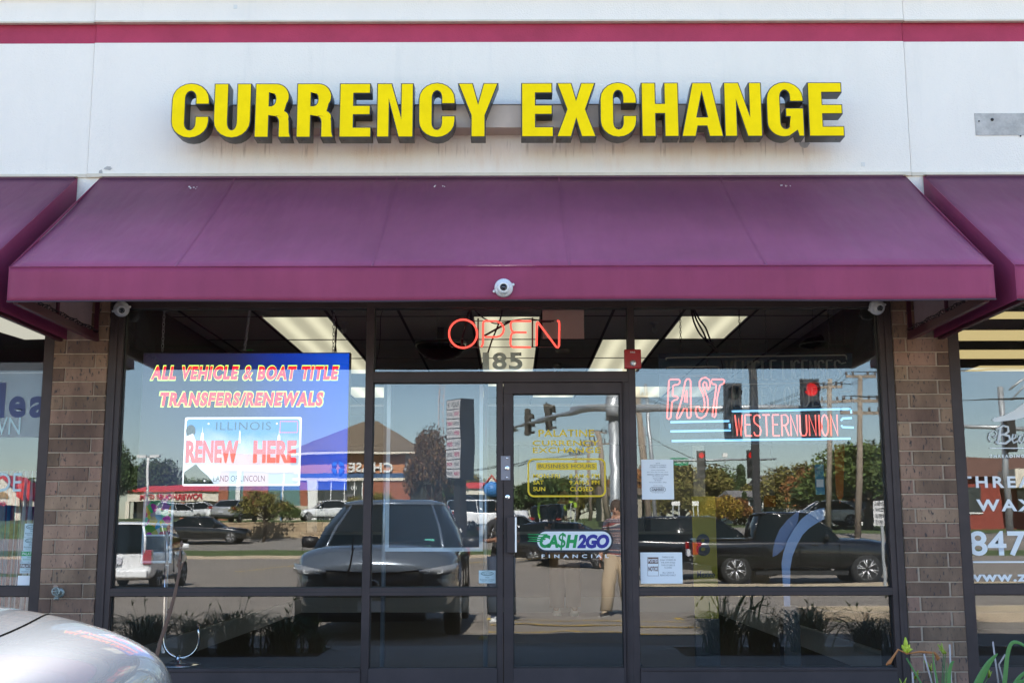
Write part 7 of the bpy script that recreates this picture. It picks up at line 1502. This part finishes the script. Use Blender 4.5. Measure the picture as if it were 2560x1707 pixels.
# tall lily bud stem and wilted flowers seen directly by the right pier
bt_ = P(2265, 1622, -2.77); lt = thing('lily_stem', 'tall green lily stem with yellow buds and wilted orange flowers before the right pier', 'plant', (bt_.x+.12, -2.77, -.04))
base = Vector((bt_.x+.20, -2.77, -.04)); YB_ = mat('lily_bud_yellow', (.42, .50, .03), .5); WILT = mat('wilted_flower', (.42, .16, .05), .8); LSTM = mat('lily_stalk', (.08, .20, .04), .5)
part('stalk', MB().tube([base, base.lerp(bt_, .5)+Vector((.03, 0, 0)), bt_-Vector((0, 0, .04))], [.006, .005, .004], 7), lt, LSTM)
for dx, dz, r_ in ((0, .055, .011), (-.018, .02, .009), (.018, .022, .009), (.0, .02, .012), (-.012, .0, .010), (.03, .0, .008)):
    part('bud', MB().tube([bt_-Vector((0, 0, .02)), bt_+Vector((dx*.7, 0, dz*.5)), bt_+Vector((dx, 0, dz))], [r_*.4, r_, r_*.3], 7), lt, YB_)
for s, pts in ((1, [(0, -.02), (.06, -.01), (.13, -.015), (.145, -.04), (.14, -.05)]), (-1, [(0, -.02), (-.04, .0), (-.07, -.04), (-.085, -.06), (-.10, -.07)])):
    part('wilted_flower', MB().tube([bt_+Vector((a, -.01, b_)) for a, b_ in pts], [.003, .005, .006, .010, .004], 6), lt, WILT)
def blade(t, pxs, y, w, m, name='leaf'):
    q = [P(a, b_, y) for a, b_ in pxs]; s = []
    for i in range(len(q)-1):
        p0, p1, p2, p3 = q[max(i-1, 0)], q[i], q[i+1], q[min(i+2, len(q)-1)]
        for k in range(5): u = k/5; s.append(.5*((2*p1) + (p2-p0)*u + (2*p0-5*p1+4*p2-p3)*u*u + (3*p1-p0-3*p2+p3)*u**3))
    s.append(q[-1]); v = []; N_ = len(s)
    for j, p in enumerate(s):
        u = j/(N_-1); d = (s[min(j+1, N_-1)]-s[max(j-1, 0)]).normalized(); n_ = d.cross(Vector((0, 1, 0))).normalized(); wj = w*(1-u**2.5)+.0008; v += [p-n_*wj, p+Vector((0, wj*.6, 0)), p+n_*wj]
    mb = MB().add(v, [(3*j, 3*j+1, 3*j+4, 3*j+3) for j in range(N_-1)] + [(3*j+1, 3*j+2, 3*j+5, 3*j+4) for j in range(N_-1)], 0, True); o = part(name, mb, t, m); sd_ = o.modifiers.new('s', 'SOLIDIFY'); sd_.thickness = .0008
fl = thing('day_lily', 'bright green broad leaved day lily with dry stalks at the lower right corner', 'plant', (P(2500, 1720, -3.0).x, -3.0, -.04))
GL = mat('bright_lily_leaf', (.06, .22, .05), .4, leafvar=.2)  # brighter green than the lilies of the bed
BL = [([(2420, 1800), (2440, 1720), (2470, 1660), (2495, 1632)], .020), ([(2500, 1800), (2512, 1700), (2520, 1630), (2535, 1604), (2570, 1620), (2610, 1670)], .010), ([(2540, 1820), (2530, 1740), (2550, 1690), (2600, 1660)], .012), ([(2470, 1830), (2500, 1740), (2560, 1700), (2620, 1710)], .009), ([(2560, 1820), (2555, 1740), (2575, 1650), (2590, 1590)], .009), ([(2450, 1820), (2470, 1760), (2520, 1712), (2560, 1712)], .008), ([(2380, 1800), (2372, 1700), (2378, 1660), (2386, 1652)], .010), ([(2350, 1800), (2345, 1720), (2335, 1660), (2332, 1628)], .005), ([(2362, 1800), (2362, 1720), (2368, 1655)], .004)]
for pts, w in BL: blade(fl, pts, -2.9, w, GL)
DRY = mat('dry_stalk', (.45, .40, .38), .8)
for pts in ([(2345, 1800), (2328, 1700), (2310, 1634)], [(2388, 1800), (2378, 1700), (2374, 1610)], [(2292, 1800), (2284, 1730), (2281, 1680)], [(2510, 1800), (2495, 1700), (2482, 1603)], [(2530, 1800), (2505, 1690), (2497, 1660), (2513, 1635)], [(2345, 1790), (2340, 1710), (2334, 1650)]):
    q = [P(a, b_, -2.85) for a, b_ in pts]; part('dry_stalk', MB().tube(q, [.004]*len(q), 5), fl, DRY)
# bare twig on the left
tg = thing('bare_twig', 'tall bare brown twig rising in front of the left window', 'twig', P(380, 1690, -2.97)); TW = mat('twig_bark', (.14, .08, .055), .8)
q = [P(a, b_, -2.97) for a, b_ in ((372, 1760), (384, 1668), (402, 1600), (425, 1530), (437, 1485), (449, 1426), (447, 1405), (452, 1370), (455, 1350))]
part('stem', MB().tube(q, [.011, .0105, .009, .0085, .008, .007, .006, .003, .002], 7), tg, TW); q = [P(a, b_, -2.97) for a, b_ in ((449, 1424), (457, 1408), (461, 1403))]; part('side_shoot', MB().tube(q, [.006, .004, .002], 6), tg, TW)
for (a, b_) in ((422, 1528), (449, 1398), (446, 1412), (454, 1360), (398, 1610)): c = P(a, b_, -2.97); part('bud', MB().lathe([(.003, -.012), (.009, 0), (.003, .014)], Matrix.Translation(c), 7), tg, TW)
